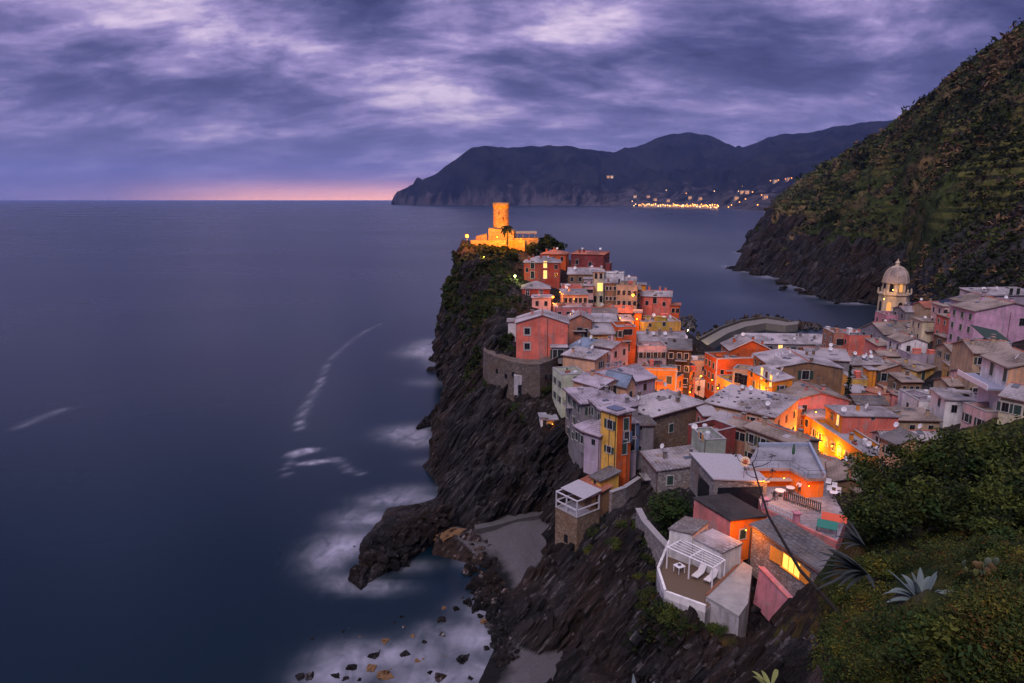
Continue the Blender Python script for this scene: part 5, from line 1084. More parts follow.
for k_, (u, v, s) in enumerate(BO):
    p = PZ(u, v, .15); col_ = k_ % 4 == 0
    rock(RO if col_ else (RM if k_ % 4 % 2 == 1 else RP), (p.x, p.y, -.05), s * .85, s * .7, s * .5, 'ochre boulder awash in the foam of the cove' if col_ else ('black boulder awash in the foam of the cove' if k_ % 4 % 2 == 1 else 'grey boulder awash in the foam of the cove'), 'boulders awash in the cove')
for k_ in range(250):
    t = rr_.random(); u = lerp(478, 503, t) + rr_.gauss(0, 9) + (8 if t > .5 else 0); v = lerp(548, 660, t) + rr_.gauss(0, 5); p = PZ(u, v, .4); s = abs(rr_.gauss(.0, .3)) + .15
    rock(RM if rr_.random() < .75 else RP, (p.x, p.y, max(.1, land(p.x, p.y)) if s < .5 else .3), s * 1.2, s, s * .8, 'small stone strewn along the waterline of the cove', 'stones along the waterline', name='beach_stone')

for (u, v, n_, sp_) in ((741, 269.5, 9, 5), (750, 271, 7, 7), (762, 275, 8, 8), (758, 257.5, 5, 6), (742, 252, 6, 6), (790, 283, 8, 8), (812, 292, 8, 7), (838, 301, 8, 8), (767, 234, 4, 9), (728, 268.5, 1, 1), (862, 303, 6, 6)):
    p = PZ(u, v, 0)
    for _ in range(n_): s = rr_.uniform(1.5, 4.0) * p.length / 560; rock(RM, (p.x + rr_.gauss(0, sp_), p.y + rr_.gauss(0, sp_ * .7), rr_.uniform(-.5, 1)), s * 1.5, s, s * .7, 'dark rock at the foot of the steep hillside across the harbour', 'rocks at the foot of the hillside', name='shore_rock')
pa = [PZ(u, v, 2.35) for u, v in ((474, 525), (494, 521), (515, 515), (538, 511), (556, 506))]; pb = [p + Vector((.4, -1.5, 0)) for p in pa]; m = MB(); strip(m, pb, pa, 0, 2.35)
pt_ = m.build('path', plain('grey path concrete', (.05, .046, .048), .95, 0, .4, 1)); struct(pt_)
# ------------------------------------------------------------------ walls and terraces on the peninsula
pts = [(483, 353), (487, 356), (497, 360), (510, 364.5), (525, 367.5), (540, 367.5), (552, 363), (559, 359)]
RWALL = rubble('weathered brown stone wall', (.125, .10, .088), 1.7); top = [PZ(u, v, 22.6) for u, v in pts]; m = MB()
root = thing('round_wall', 'curved stone terrace wall with a white doorway below the coral house', 'wall', (top[4].x, top[4].y, 12)); inv = Matrix.Translation(-root.location)
ring = [inv @ p for p in top]; back = [inv @ (p + Vector((0, 7, 0))) for p in top]
for k_ in range(len(ring) - 1):
    p = [ring[k_], ring[k_ + 1], back[k_ + 1], back[k_]]
    m.prism([(q.x * 1.01, q.y - .3, 3) if i_ < 2 else (q.x, q.y, 3) for i_, q in enumerate(p)], [(q.x, q.y, 10.6) for q in p])
m.build('wall', RWALL, root)
m = MB()
for k_ in range(len(ring) - 1):
    a_, b_ = ring[k_], ring[k_ + 1]; m.prism([(a_.x, a_.y, 10.6), (b_.x, b_.y, 10.6), (b_.x, b_.y + .5, 10.6), (a_.x, a_.y + .5, 10.6)], [(a_.x, a_.y - .08, 11.3), (b_.x, b_.y - .08, 11.3), (b_.x, b_.y + .5, 11.3), (a_.x, a_.y + .5, 11.3)])
m.build('parapet', RWALL, root)
def fronty(x):
    for a_, b_ in zip(ring, ring[1:]):
        if min(a_.x, b_.x) <= x <= max(a_.x, b_.x): return lerp(a_.y, b_.y, (x - a_.x) / (b_.x - a_.x))
    return ring[0].y
def onwall(u, v):
    for Y_ in np.arange(126, 142, .1):
        q = inv @ P(u, v, float(Y_))
        if q.y >= fronty(q.x) - .4: return q
    return q
q = onwall(519, 387)
m = MB(); m.box(q.x - 1.0, q.x + 2.4, q.y - .25, q.y + 1, q.z - 1.6, q.z + 2.4); m.build('doorway_surround', plaster('worn white plaster', (.40, .37, .39), .8), root)
m = MB(); m.box(q.x - .2, q.x + .55, q.y - .3, q.y - .2, q.z - 1.5, q.z + .5); m.build('door', DARK(), root)
for (u, v) in ((497, 371), (506, 376), (513, 374), (546, 377), (551, 377)):
    q = onwall(u, v); m = MB(); m.box(q.x - .28, q.x + .28, q.y - .12, q.y + .6, q.z - .4, q.z + .4); m.build('window', DARK(), root)
def wallthing(name, label, pts, z, h, th, mat, Y=None, cap=None):
    P3 = [PZ(u, v, z) if Y is None else P(u, v, Y) for u, v in pts]; o = P3[0]
    root = thing(name, label, 'wall', (o.x, o.y, z - h))
    m = MB(); c_ = MB()
    for a_, b_ in zip(P3, P3[1:]):
        d = (b_ - a_); n_ = Vector((-d.y, d.x, 0)).normalized() * th; a2, b2 = a_ - o, b_ - o
        q = [(a2.x, a2.y), (b2.x, b2.y), (b2.x + n_.x, b2.y + n_.y), (a2.x + n_.x, a2.y + n_.y)]
        m.prism([(*w_, 0) for w_ in q], [(*w_, h) for w_ in q]); e_ = n_ * .15
        q2 = [(a2.x - e_.x, a2.y - e_.y), (b2.x - e_.x, b2.y - e_.y), (b2.x + n_.x * 1.15, b2.y + n_.y * 1.15), (a2.x + n_.x * 1.15, a2.y + n_.y * 1.15)]
        c_.prism([(*w_, h) for w_ in q2], [(*w_, h + .14) for w_ in q2])
    m.build('wall_body', mat, root); c_.build('coping', cap or plain('coping stone', (.36, .33, .34), .9), root); return root
wallthing('stone_wall', 'grey stone garden wall climbing beside the dark green tree', [(636, 509), (642, 521), (655, 536), (669, 551)], 17.5, 9, .6, STONE)
wallthing('stone_wall', 'stone retaining wall below the slim grey house fronts', [(612, 493), (626, 488), (641, 478)], 15.4, 4, .5, STONE)
wallthing('stone_wall', 'low stone wall with a pale coping crossing the castle garden', [(491, 306), (515, 305), (531, 303)], 27, 5, .5, STONEB)
wallthing('stone_wall', 'thin pale zigzag parapet on the cliff below the round wall', [(487, 397), (494, 402), (503, 399), (513, 405), (530, 408)], 14.0, 1.6, .4, STONE)
for k_, (z_, vv) in enumerate(((13.2, 423), (12.2, 428.5), (11.3, 434))):
    wallthing('terrace_wall', 'dry stone garden terrace wall, %s of the three steps left of the ochre shed' % ('topmost', 'middle', 'lowest')[k_], [(521 - k_, vv + 1), (533, vv - 1), (546 + k_, vv)], z_, 2.5, .5, STONE)
hh('shedy', 'yellow_shed', 'bright yellow canopy shed on the cliff edge left of the tall grey house', (547, 420), (557, 0), 121, 2.5, 'slab', 0, 'x', 'yellow', 'deck', az=5, cat='shed', H=2.6)
hh('shedw', 'white_shed', 'narrow white hut with a dark doorway beside the yellow canopy shed', (541, 418), (546.5, 0), 121, 2.5, 'slab', 0, 'x', 'white', 'deck', az=5, front=[(544.5, 424, 'p', .6, 1.6)], cat='shed', H=2.8)
hs = hh('stilt', 'cliff_house', 'narrow stone house on the cliff edge with a white framed veranda on top', (555.5, 507), (577, 518), 89.5, 4.4, 'flat', 0, 'x', STONEB, 'deck', H=10, detail=False, flatdepth=.05)
m = MB()
for x, y in ((.08, .08), (hs.w - .08, .08), (hs.w * .5, .08), (.08, hs.L - .08), (hs.w - .08, hs.L - .08)): m.box(x - .08, x + .08, y - .08, y + .08, hs.h, hs.h + 2.3)
for z in (2.3, .95): m.box(0, hs.w, .0, .16, hs.h + z, hs.h + z + .14); m.box(-.001, .16, .161, hs.L, hs.h + z, hs.h + z + .14); m.box(hs.w - .16, hs.w + .001, .161, hs.L, hs.h + z, hs.h + z + .14)
m.build('veranda_frame', plain('worn white frame', (.45, .42, .45), .6), hs.root)
m = MB(); m.prism([(-.2, hs.L * .25, hs.h + 2.45), (hs.w + .2, hs.L * .25, hs.h + 2.45), (hs.w + .2, hs.L + .2, hs.h + 2.8), (-.2, hs.L + .2, hs.h + 2.8)], [(-.2, hs.L * .25, hs.h + 2.53), (hs.w + .2, hs.L * .25, hs.h + 2.53), (hs.w + .2, hs.L + .2, hs.h + 2.88), (-.2, hs.L + .2, hs.h + 2.88)]); m.build('veranda_roof', plain('pale sheet roof', (.28, .26, .29), .7), hs.root)
m = MB(); m.box(.2, hs.w - .2, hs.L - .5, hs.L - .4, hs.h, hs.h + 2.2); m.build('back_wall', DARK(), hs.root)
x, y, z = hs.fix('f', 566, 538); m = MB(); m.box(x - .35, x + .35, -.05, .01, z - .7, z + .5); m.build('doorway', DARK(), hs.root)
hh('redshed', 'red_roofed_house', 'low house with a terracotta roof wedged behind the white framed veranda', (571, 486), (591.5, 497), 92, 3.5, 'shed', .6, 'x', 'brown', 'terracotta', H=3.5, detail=False)

# ------------------------------------------------------------------ pergola terrace
ZT = 17.4
fl = [(656.5, 574), (664, 598), (705, 613), (741, 566), (702, 548), (668, 546)]
F3 = [PZ(u, v, ZT) for u, v in fl]; o = F3[2]
root = thing('roof_terrace', 'wooden floored terrace with a white parapet wall under the white pergola', 'terrace', (o.x, o.y, ZT - 7)); inv = Matrix.Translation(-root.location)
L3 = [inv @ p for p in F3]; m = MB(); m.prism([(p.x, p.y, 0) for p in L3], [(p.x, p.y, 7) for p in L3]); m.build('base_wall', plaster('worn white plaster', (.40, .37, .39), .8), root)
m = MB(); k = NT('wet deck boards'); w_ = k.n('ShaderNodeTexWave', bands_direction='X'); w_.inputs['Scale'].default_value = 1.6; w_.inputs['Distortion'].default_value = .3; k.l(k.rot(k.pos(), 0, 0, .7), w_.inputs['Vector'])
k.col(k.mix(w_.outputs['Fac'], (.05, .03, .018), (.14, .085, .05))); k.rough(.7)
m.prism([(p.x * .985, p.y * .985 + .05, 7.0) for p in L3], [(p.x * .985, p.y * .985 + .05, 7.06) for p in L3]); m.build('deck_boards', k.m, root)
m = MB(); c_ = MB()
for a_, b_ in ((L3[5], L3[0]), (L3[0], L3[1]), (L3[1], L3[2])):
    d = b_ - a_; n_ = Vector((-d.y, d.x, 0)).normalized() * .25
    m.prism([(a_.x, a_.y, 7.0), (b_.x, b_.y, 7.0), (b_.x + n_.x, b_.y + n_.y, 7.0), (a_.x + n_.x, a_.y + n_.y, 7.0)], [(a_.x, a_.y, 7.75), (b_.x, b_.y, 7.75), (b_.x + n_.x, b_.y + n_.y, 7.75), (a_.x + n_.x, a_.y + n_.y, 7.75)])
m.build('parapet', W('white'), root)
ZP = ZT + 2.5
pc = [PZ(u, v, ZP) for u, v in ((667.5, 547), (682, 539.5), (725, 560), (713, 567.5))]   # roof frame corners: front left, back left, back right, front right
o = pc[0]; root = thing('pergola', 'white painted pergola frame over the wooden terrace', 'pergola', (o.x, o.y, ZT)); inv = Matrix.Translation(-root.location); q = [inv @ p for p in pc]
def post(p): m = MB(); m.box(p.x - .06, p.x + .06, p.y - .06, p.y + .06, .08, ZP - ZT); m.build('post', WHITEP(), root)
mid_f = q[0].lerp(q[3], .5); mid_b = q[1].lerp(q[2], .5)
for p in (q[0], q[1], q[2], q[3], mid_f, mid_b): post(p)
for a_, b_ in ((q[0], q[3]), (q[1], q[2]), (q[0], q[1]), (q[3], q[2]), (mid_f, mid_b)): m = MB(); m.tube([a_, b_], .075, n=4); m.build('beam', WHITEP(), root)
for t in (.2, .4, .6, .8): m = MB(); m.tube([q[0].lerp(q[1], t) + Vector((0, 0, .06)), q[3].lerp(q[2], t) + Vector((0, 0, .06))], .035, n=4); m.build('rafter', WHITEP(), root)
def lounger(u, v, rz, label):
    p = PZ(u, v, ZT + .07); root = thing('sun_lounger', label, 'sun lounger', p, rz, 'sun loungers on the wooden terrace')
    m = MB(); m.box(-.35, .35, -.95, .3, .28, .38); m.build('mattress', plain('pale lounger fabric', (.55, .5, .5), .8), root)
    m = MB(); m.prism([(-.35, .3, .28), (.35, .3, .28), (.35, .36, .36), (-.35, .36, .36)], [(-.35, .85, .85), (.35, .85, .85), (.35, .9, .93), (-.35, .9, .93)]); m.build('backrest', plain('pale lounger fabric', (.55, .5, .5), .8), root)
    for sx_ in (-.3, .3):
        for sy_ in (-.85, .2): m = MB(); m.box(sx_ - .03, sx_ + .03, sy_ - .03, sy_ + .03, 0, .28); m.build('leg', METALG(), root)
lounger(699, 576, -.75, 'pale sun lounger in the middle of the wooden terrace'); lounger(711, 580, -.75, 'pale sun lounger closest to the white corner post')
p = PZ(679, 572, ZT + .07); root = thing('table', 'small white square table with a dark bowl under the pergola', 'table', p, .5)
m = MB(); m.box(-.45, .45, -.45, .45, .70, .75); m.build('table_top', WHITEP(), root)
for sx_ in (-.38, .38):
    for sy_ in (-.38, .38): m = MB(); m.box(sx_ - .03, sx_ + .03, sy_ - .03, sy_ + .03, 0, .70); m.build('leg', WHITEP(), root)
toplevel(put('bowl', (lambda m: (m.lathe([(.001, 0), (.12, .01), (.2, .12), (.18, .12), (.1, .03), (.001, .02)], n=12), m.mesh('bowl', [IRON()], True))[1])(MB()), None, p + Vector((0, 0, .75))), 'dark bowl standing on the small white table', 'bowl')
# rough roof slab beside it
sl = [PZ(u, v, ZT + .6) for u, v in ((706, 596), (742, 561), (752.5, 567), (748, 603), (739, 616))]; o = sl[0]
root = thing('concrete_terrace', 'rough grey concrete roof slab with a rusty edge beam beside the pergola', 'terrace', (o.x, o.y, ZT - 5)); inv = Matrix.Translation(-root.location); s_ = [inv @ p for p in sl]
m = MB(); m.prism([(p.x, p.y, 0) for p in s_], [(p.x, p.y, 5.3) for p in s_]); m.build('wall', plaster('worn white plaster', (.50, .46, .48), .8), root)
m = MB(); m.prism([(p.x, p.y, 5.3) for p in s_], [(p.x, p.y, 5.6) for p in s_]); m.build('slab', plain('rough concrete', (.24, .225, .225), .95, 0, .45, 1.2), root)
m = MB(); m.tube([s_[0] + Vector((0, 0, .1)), s_[1] + Vector((0, 0, .1))], .14, n=4); m.build('edge_beam', plain('rusty brown beam', (.2, .075, .04), .9), root)
# pink apron wall below the lit house
hs = HOUSES['lit']
x0, _, z0 = hs.fix('f', 764, 566); x1, _, z1 = hs.fix('f', 817, 622); xb, _, zb = hs.fix('f', 766, 604); xc, _, zc_ = hs.fix('f', 787, 634)
m = MB(); m.prism([(x0 - .3, -.75, zb - .4), (xc, -.75, zc_), (x1 + .6, -.75, zc_ + .3), (x1 + .6, .2, zc_ + .3), (x0 - .3, .2, zb - .4)], [(x0, -.5, z0), (x0 + (x1 - x0) * .5, -.5, (z0 + z1) / 2), (x1 + .3, -.5, z1 - .1), (x1 + .3, .2, z1 - .1), (x0, .2, z0)])
m.build('pink_base_wall', W('rose'), hs.root)
m = MB(); m.tube([(x0 - .05, -.55, z0 + .05), (x1 + .3, -.55, z1)], .13, n=4); m.build('pink_ledge', W('pink'), hs.root)
ax, _, az_ = hs.fix('f', 783, 563); bx_, _, bz_ = hs.fix('f', 799, 575)
wl_ = min(ax, bx_); 
def openwin(u0, v0, u1, v1, hgt, name, mat, parent):
    xa, _, za = hs.fix('f', u0, v0); xb2, _, zb2 = hs.fix('f', u1, v1); return xa, xb2, (za + zb2) / 2
xa, xb2, zmid = openwin(783, 563, 800, 575, 1.4, '', None, None); zmid = hs.h - 1.35; hw = .75
f = MB(); f.box(xa - .08, xa, -.1, .01, zmid - hw, zmid + hw); f.box(xb2, xb2 + .08, -.1, .01, zmid - hw, zmid + hw); f.box(xa - .08, xb2 + .08, -.1, .01, zmid + hw, zmid + hw + .08); f.box(xa - .15, xb2 + .15, -.2, .01, zmid - hw - .1, zmid - hw)
OW = plain('orange shutter wood', (.72, .27, .03), .6)
fr = f.build('window', OW, hs.root)
g = MB(); g.box(xa, xb2, -.03, .012, zmid - hw, zmid + hw); g.build('pane', glow('bright lit curtain', (1., .55, .07), 2.0), fr)
g = MB()
for t in (.33, .66): g.box(lerp(xa, xb2, t) - .03, lerp(xa, xb2, t) + .03, -.06, -.03, zmid - hw, zmid + hw)
g.build('mullion', OW, fr)
for (sgn, xh, ln) in ((-1, xa - .1, 1.5), (1, xb2 + .1, 1.4)):
    g = MB(); g.box(0, ln, -.03, .03, zmid - hw, zmid + hw)
    for q in range(9): z = zmid - hw + .16 * q + .06; g.box(.06, ln - .06, -.05, .05, z, z + .07)
    o = g.build('shutter', OW, fr, False, (xh, -.12, 0)); o.rotation_euler = (0, 0, math.pi + .12 if sgn < 0 else -.12)
m = MB(); m.tube([(-.1, -.12, .3), (-.1, -.12, hs.h)], .09, n=6); m.build('drainpipe', IRON(), hs.root)
# ------------------------------------------------------------------ restaurant with the orange wall
ZR = 22.6
rp = [(745, 468), (790, 468), (808, 478.5), (826, 478), (810, 446), (758, 446)]
R3 = [PZ(u, v, ZR) for u, v in rp]; o = R3[0]
root = thing('restaurant', 'restaurant with a flat grey roof terrace over a vivid orange lamp lit wall', 'restaurant', (o.x, o.y, ZR - 4)); inv = Matrix.Translation(-root.location); q = [inv @ p for p in R3]
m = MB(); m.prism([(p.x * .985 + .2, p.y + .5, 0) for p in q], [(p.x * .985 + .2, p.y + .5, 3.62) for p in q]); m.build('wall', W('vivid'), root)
m = MB(); m.prism([(p.x, p.y, 3.62) for p in q], [(p.x, p.y, 4.0) for p in q]); m.build('roof_terrace', ROOFS['deck'](), root)
m = MB()
a_, b_ = q[3], q[4]; m.prism([(a_.x, a_.y, 4.0), (b_.x, b_.y, 4.0), (b_.x - .3, b_.y, 4.0), (a_.x - .3, a_.y, 4.0)], [(a_.x, a_.y, 4.6), (b_.x, b_.y, 4.6), (b_.x - .3, b_.y, 4.6), (a_.x - .3, a_.y, 4.6)])
a_, b_ = q[4], q[5]; m.prism([(a_.x, a_.y, 4.0), (b_.x, b_.y, 4.0), (b_.x, b_.y - .3, 4.0), (a_.x, a_.y - .3, 4.0)], [(a_.x, a_.y, 4.5), (b_.x, b_.y, 4.5), (b_.x, b_.y - .3, 4.5), (a_.x, a_.y - .3, 4.5)])
m.build('parapet', plain('blue grey paint', (.22, .25, .32), .8), root)
def railing(parent, pts, h, name='railing', n=7, r=.018):
    m = MB()
    for a_, b_ in zip(pts, pts[1:]):
        m.tube([a_ + Vector((0, 0, h)), b_ + Vector((0, 0, h))], r * 1.3, n=4); m.tube([a_ + Vector((0, 0, h * .5)), b_ + Vector((0, 0, h * .5))], r, n=4)
        k_ = max(1, int((b_ - a_).length / 1.3))
        for j in range(k_ + 1): p = a_.lerp(b_, j / k_); m.tube([p, p + Vector((0, 0, h))], r, n=4)
    return m.build(name, IRON(), parent)
up = Vector((0, 0, 0))
railing(root, [Vector((p.x, p.y + .1, 4.0)) for p in q[:4]], .95)
w3 = [inv @ PZ(u, v, ZR - 2.0) for u, v in ((738, 478), (792, 481), (808, 490))]
m = MB(); m.box(q[0].x - .4, q[2].x, q[0].y - .25, q[0].y + .3, 2.35, 2.6); m.build('ledge', plain('pale ledge', (.4, .33, .3), .9), root)
# round ceramic plaque
p = P(745, 461.5, 76.5); root = thing('wall_plaque', 'round cream plaque with a red brown sun motif beside the roof terrace', 'plaque', p)
m = MB(); m.lathe([(.001, 0), (.55, 0), (.6, .05), (.55, .1), (.001, .1)], n=24); me_ = m.mesh('disc', [plain('cream ceramic', (.62, .48, .34), .4)]); me_.transform(Matrix.Rotation(R(80), 4, 'X')); put('disc', me_, root)
m = MB(); m.lathe([(.001, .101), (.2, .101), (.2, .13), (.001, .13)], n=12)
for j in range(8):
    t = j * math.pi / 4; m.prism([(.22 * math.cos(t - .3), .22 * math.sin(t - .3), .1), (.42 * math.cos(t), .42 * math.sin(t), .1), (.22 * math.cos(t + .3), .22 * math.sin(t + .3), .1)], [(.22 * math.cos(t - .3), .22 * math.sin(t - .3), .13), (.42 * math.cos(t), .42 * math.sin(t), .13), (.22 * math.cos(t + .3), .22 * math.sin(t + .3), .13)])
me_ = m.mesh('sun_motif', [plain('red brown glaze', (.35, .08, .03), .4)]); me_.transform(Matrix.Rotation(R(80), 4, 'X')); put('sun_motif', me_, root)
m = MB(); m.tube([(0, .06, -2.5), (0, .06, -.5)], .03, n=5); m.build('bracket', IRON(), root)
# furled parasol on the roof terrace
def parasol(p, label, c, furled=True, h=2.6, r=1.1):
    root = thing('parasol', label, 'parasol', p); m = MB(); m.tube([(0, 0, 0), (0, 0, h)], .03, n=6); m.build('pole', METALG(), root)
    m = MB(); cm = plain('parasol cloth %s' % label.split()[0], c, .85)
    if furled: m.lathe([(.03, h), (.10, h - .2), (.2, h - .9), (.17, h - 1.4), (.05, h - 1.45)], n=7)
    else:
        m.lathe([(.02, h + .0), (r * .5, h - .22), (r, h - .55), (r * .98, h - .58), (r * .5, h - .26), (.02, h - .04)], n=8)
    m.build('canopy', cm, root); return root
parasol(PZ(792.5, 463, ZR + .02), 'dark green furled parasol standing on the restaurant roof terrace', (.015, .07, .04))
# lower terrace
ZF = 19.9
tp = [(762, 511), (836, 545), (846, 520), (826, 480), (790, 478), (755, 486)]
T3 = [PZ(u, v, ZF) for u, v in tp]; o = T3[0]
root = thing('restaurant_terrace', 'grey dining terrace edged by a pink parapet in front of the orange wall', 'terrace', (o.x, o.y, ZF - 4)); inv = Matrix.Translation(-root.location); q = [inv @ p for p in T3]
m = MB(); m.prism([(p.x, p.y, 0) for p in q], [(p.x, p.y, 4) for p in q]); m.build('base_wall', W('pink'), root)
m = MB(); m.prism([(p.x, p.y, 4.0) for p in q], [(p.x, p.y, 4.05) for p in q]); m.build('paving', ROOFS['deck'](), root)
m = MB(); a_, b_ = q[0], q[1]; n_ = Vector((-(b_ - a_).y, (b_ - a_).x, 0)).normalized() * .3
m.prism([(a_.x, a_.y, 4.05), (b_.x, b_.y, 4.05), (b_.x + n_.x, b_.y + n_.y, 4.05), (a_.x + n_.x, a_.y + n_.y, 4.05)], [(a_.x, a_.y, 4.4), (b_.x, b_.y, 4.4), (b_.x + n_.x, b_.y + n_.y, 4.4), (a_.x + n_.x, a_.y + n_.y, 4.4)]); m.build('parapet', W('pink'), root)
for t in (.02, .47): p = a_.lerp(b_, t) + n_ * .5; m = MB(); m.box(p.x - .28, p.x + .28, p.y - .28, p.y + .28, 4.4, 5.5); m.box(p.x - .4, p.x + .4, p.y - .4, p.y + .4, 5.5, 5.62); m.build('pillar', W('rose'), root)
m = MB(); p0 = a_.lerp(b_, .05) + n_ * .5; p1 = a_.lerp(b_, .44) + n_ * .5
for t in (.0, 1.0): pass
m.tube([p0 + Vector((0, 0, 5.2 - p0.z)), p1 + Vector((0, 0, 5.2 - p1.z))], .05, n=5)
for j in range(13): p = p0.lerp(p1, j / 12); m.lathe([(.06, 4.4), (.11, 4.65), (.05, 4.9), (.07, 5.2)], (p.x, p.y, 0), 7)
m.build('balustrade', plain('pale balustrade stone', (.42, .38, .42), .9), root)
f0, f1 = PZ(784, 501, ZF), PZ(820, 513, ZF)
root = thing('slat_fence', 'black vertical slat fence across the dining terrace', 'fence', f0); d = f1 - f0
m = MB(); ang = math.atan2(d.y, d.x); L_ = math.hypot(d.x, d.y)
for j in range(19): x = L_ * j / 18; m.box(x - .05, x + .05, -.03, .03, .05, 1.3)
o = m.build('slats', IRON(), root); o.rotation_euler = (0, 0, ang)
m = MB(); m.box(0, L_, .031, .07, .2, .28); m.box(0, L_, .031, .07, 1.05, 1.13); o = m.build('rails', IRON(), root); o.rotation_euler = (0, 0, ang)
def table(u, v, label, r=.5):
    p = PZ(u, v, ZF + .06); root = thing('round_table', label, 'table', p, 0, 'tables on the dining terrace')
    m = MB(); m.lathe([(.001, .70), (r, .70), (r + .02, .74), (r, .76), (.001, .76)], n=18); m.build('table_top', plain('white table linen', (.65, .6, .62), .7), root)
    m = MB(); m.lathe([(.001, .0), (.25, .0), (.25, .03), (.05, .05), (.04, .70), (.001, .70)], n=10); m.build('pedestal', IRON(), root)
def chair(u, v, rz, label, c=(.6, .55, .57), wide=.45):
    p = PZ(u, v, ZF + .06); root = thing('chair', label, 'chair', p, rz, 'chairs on the dining terrace'); cm = plain('chair paint %d' % int(c[0] * 100), c, .6)
    w_ = wide / 2; m = MB(); m.box(-w_, w_, -.22, .22, .42, .47); m.build('seat', cm, root); m = MB(); m.box(-w_, w_, .2, .25, .47, .92); m.build('backrest', cm, root)
    for sx_ in (-w_ + .03, w_ - .03):
        for sy_ in (-.19, .19): m = MB(); m.box(sx_ - .02, sx_ + .02, sy_ - .02, sy_ + .02, 0, .42); m.build('leg', cm, root)
table(780, 496, 'round white table nearest the leaning flower stalk', .6); table(790, 493, 'round white table right in front of the person'); table(833, 498, 'white table among the chairs at the back of the terrace', .45)
chair(775, 500, .4, 'dark chair left of the nearest round white table', (.04, .04, .05)); chair(785, 500, -.5, 'reddish chair right of the nearest round white table', (.3, .1, .1)); chair(806, 496, -.8, 'pale chair beside the person in white')
for k_, (u, v) in enumerate(((828, 486), (834, 490), (838, 495), (829, 493))): chair(u, v, -.6 + k_ * .1, ('white folding chair nearest the orange wall', 'second white folding chair from the orange wall', 'white folding chair at the shrub side of the terrace', 'white folding chair turned away from the back table')[k_], (.62, .58, .62), .6)
def awn(u, v, z, rz, w_, d_, c, name, label, cat):
    p = PZ(u, v, z); root = thing(name, label, cat, p, rz); m = MB(); m.prism([(-w_, -d_, 0), (w_, -d_, 0), (w_, d_, .5), (-w_, d_, .5)], [(-w_, -d_, .06), (w_, -d_, .06), (w_, d_, .56), (-w_, d_, .56)]); m.build('cloth', plain('cloth ' + name, c, .8), root)
    for sx_ in (-1, 1):
        for sy_, h_ in ((-1, 0), (1, .5)): m = MB(); m.tube([(sx_ * w_ * .95, sy_ * d_ * .95, -(z - ZF) + .06), (sx_ * w_ * .95, sy_ * d_ * .95, h_)], .025, n=5); m.build('leg', IRON(), root)
awn(834, 520, ZF + 1.2, -.5, 1.25, .42, (.5, .07, .03), 'swing_seat_canopy', 'red orange cloth canopy at the shrub side of the terrace', 'canopy')
awn(827, 527, ZF + .9, -.5, 1.0, .5, (.015, .13, .10), 'table_canopy', 'teal green cloth cover below the red orange canopy', 'canopy')
hh('hutr', 'wooden_hut', 'low hut with a slate roof and rusty verge between street row and restaurant', (832, 481), (868, 486), 88, 7, 'gable', .8, 'y', 'brown', 'tanslate', over=.5, chim=[(.5, .2, .8)], H=3)
hh('slabr', 'grey_roofed_house', 'long low grey roof running behind the restaurant towards the lit street', (806, 461), (858, 492), 97, 5, 'gable', .6, 'x', 'brown', 'tanslate', H=4)

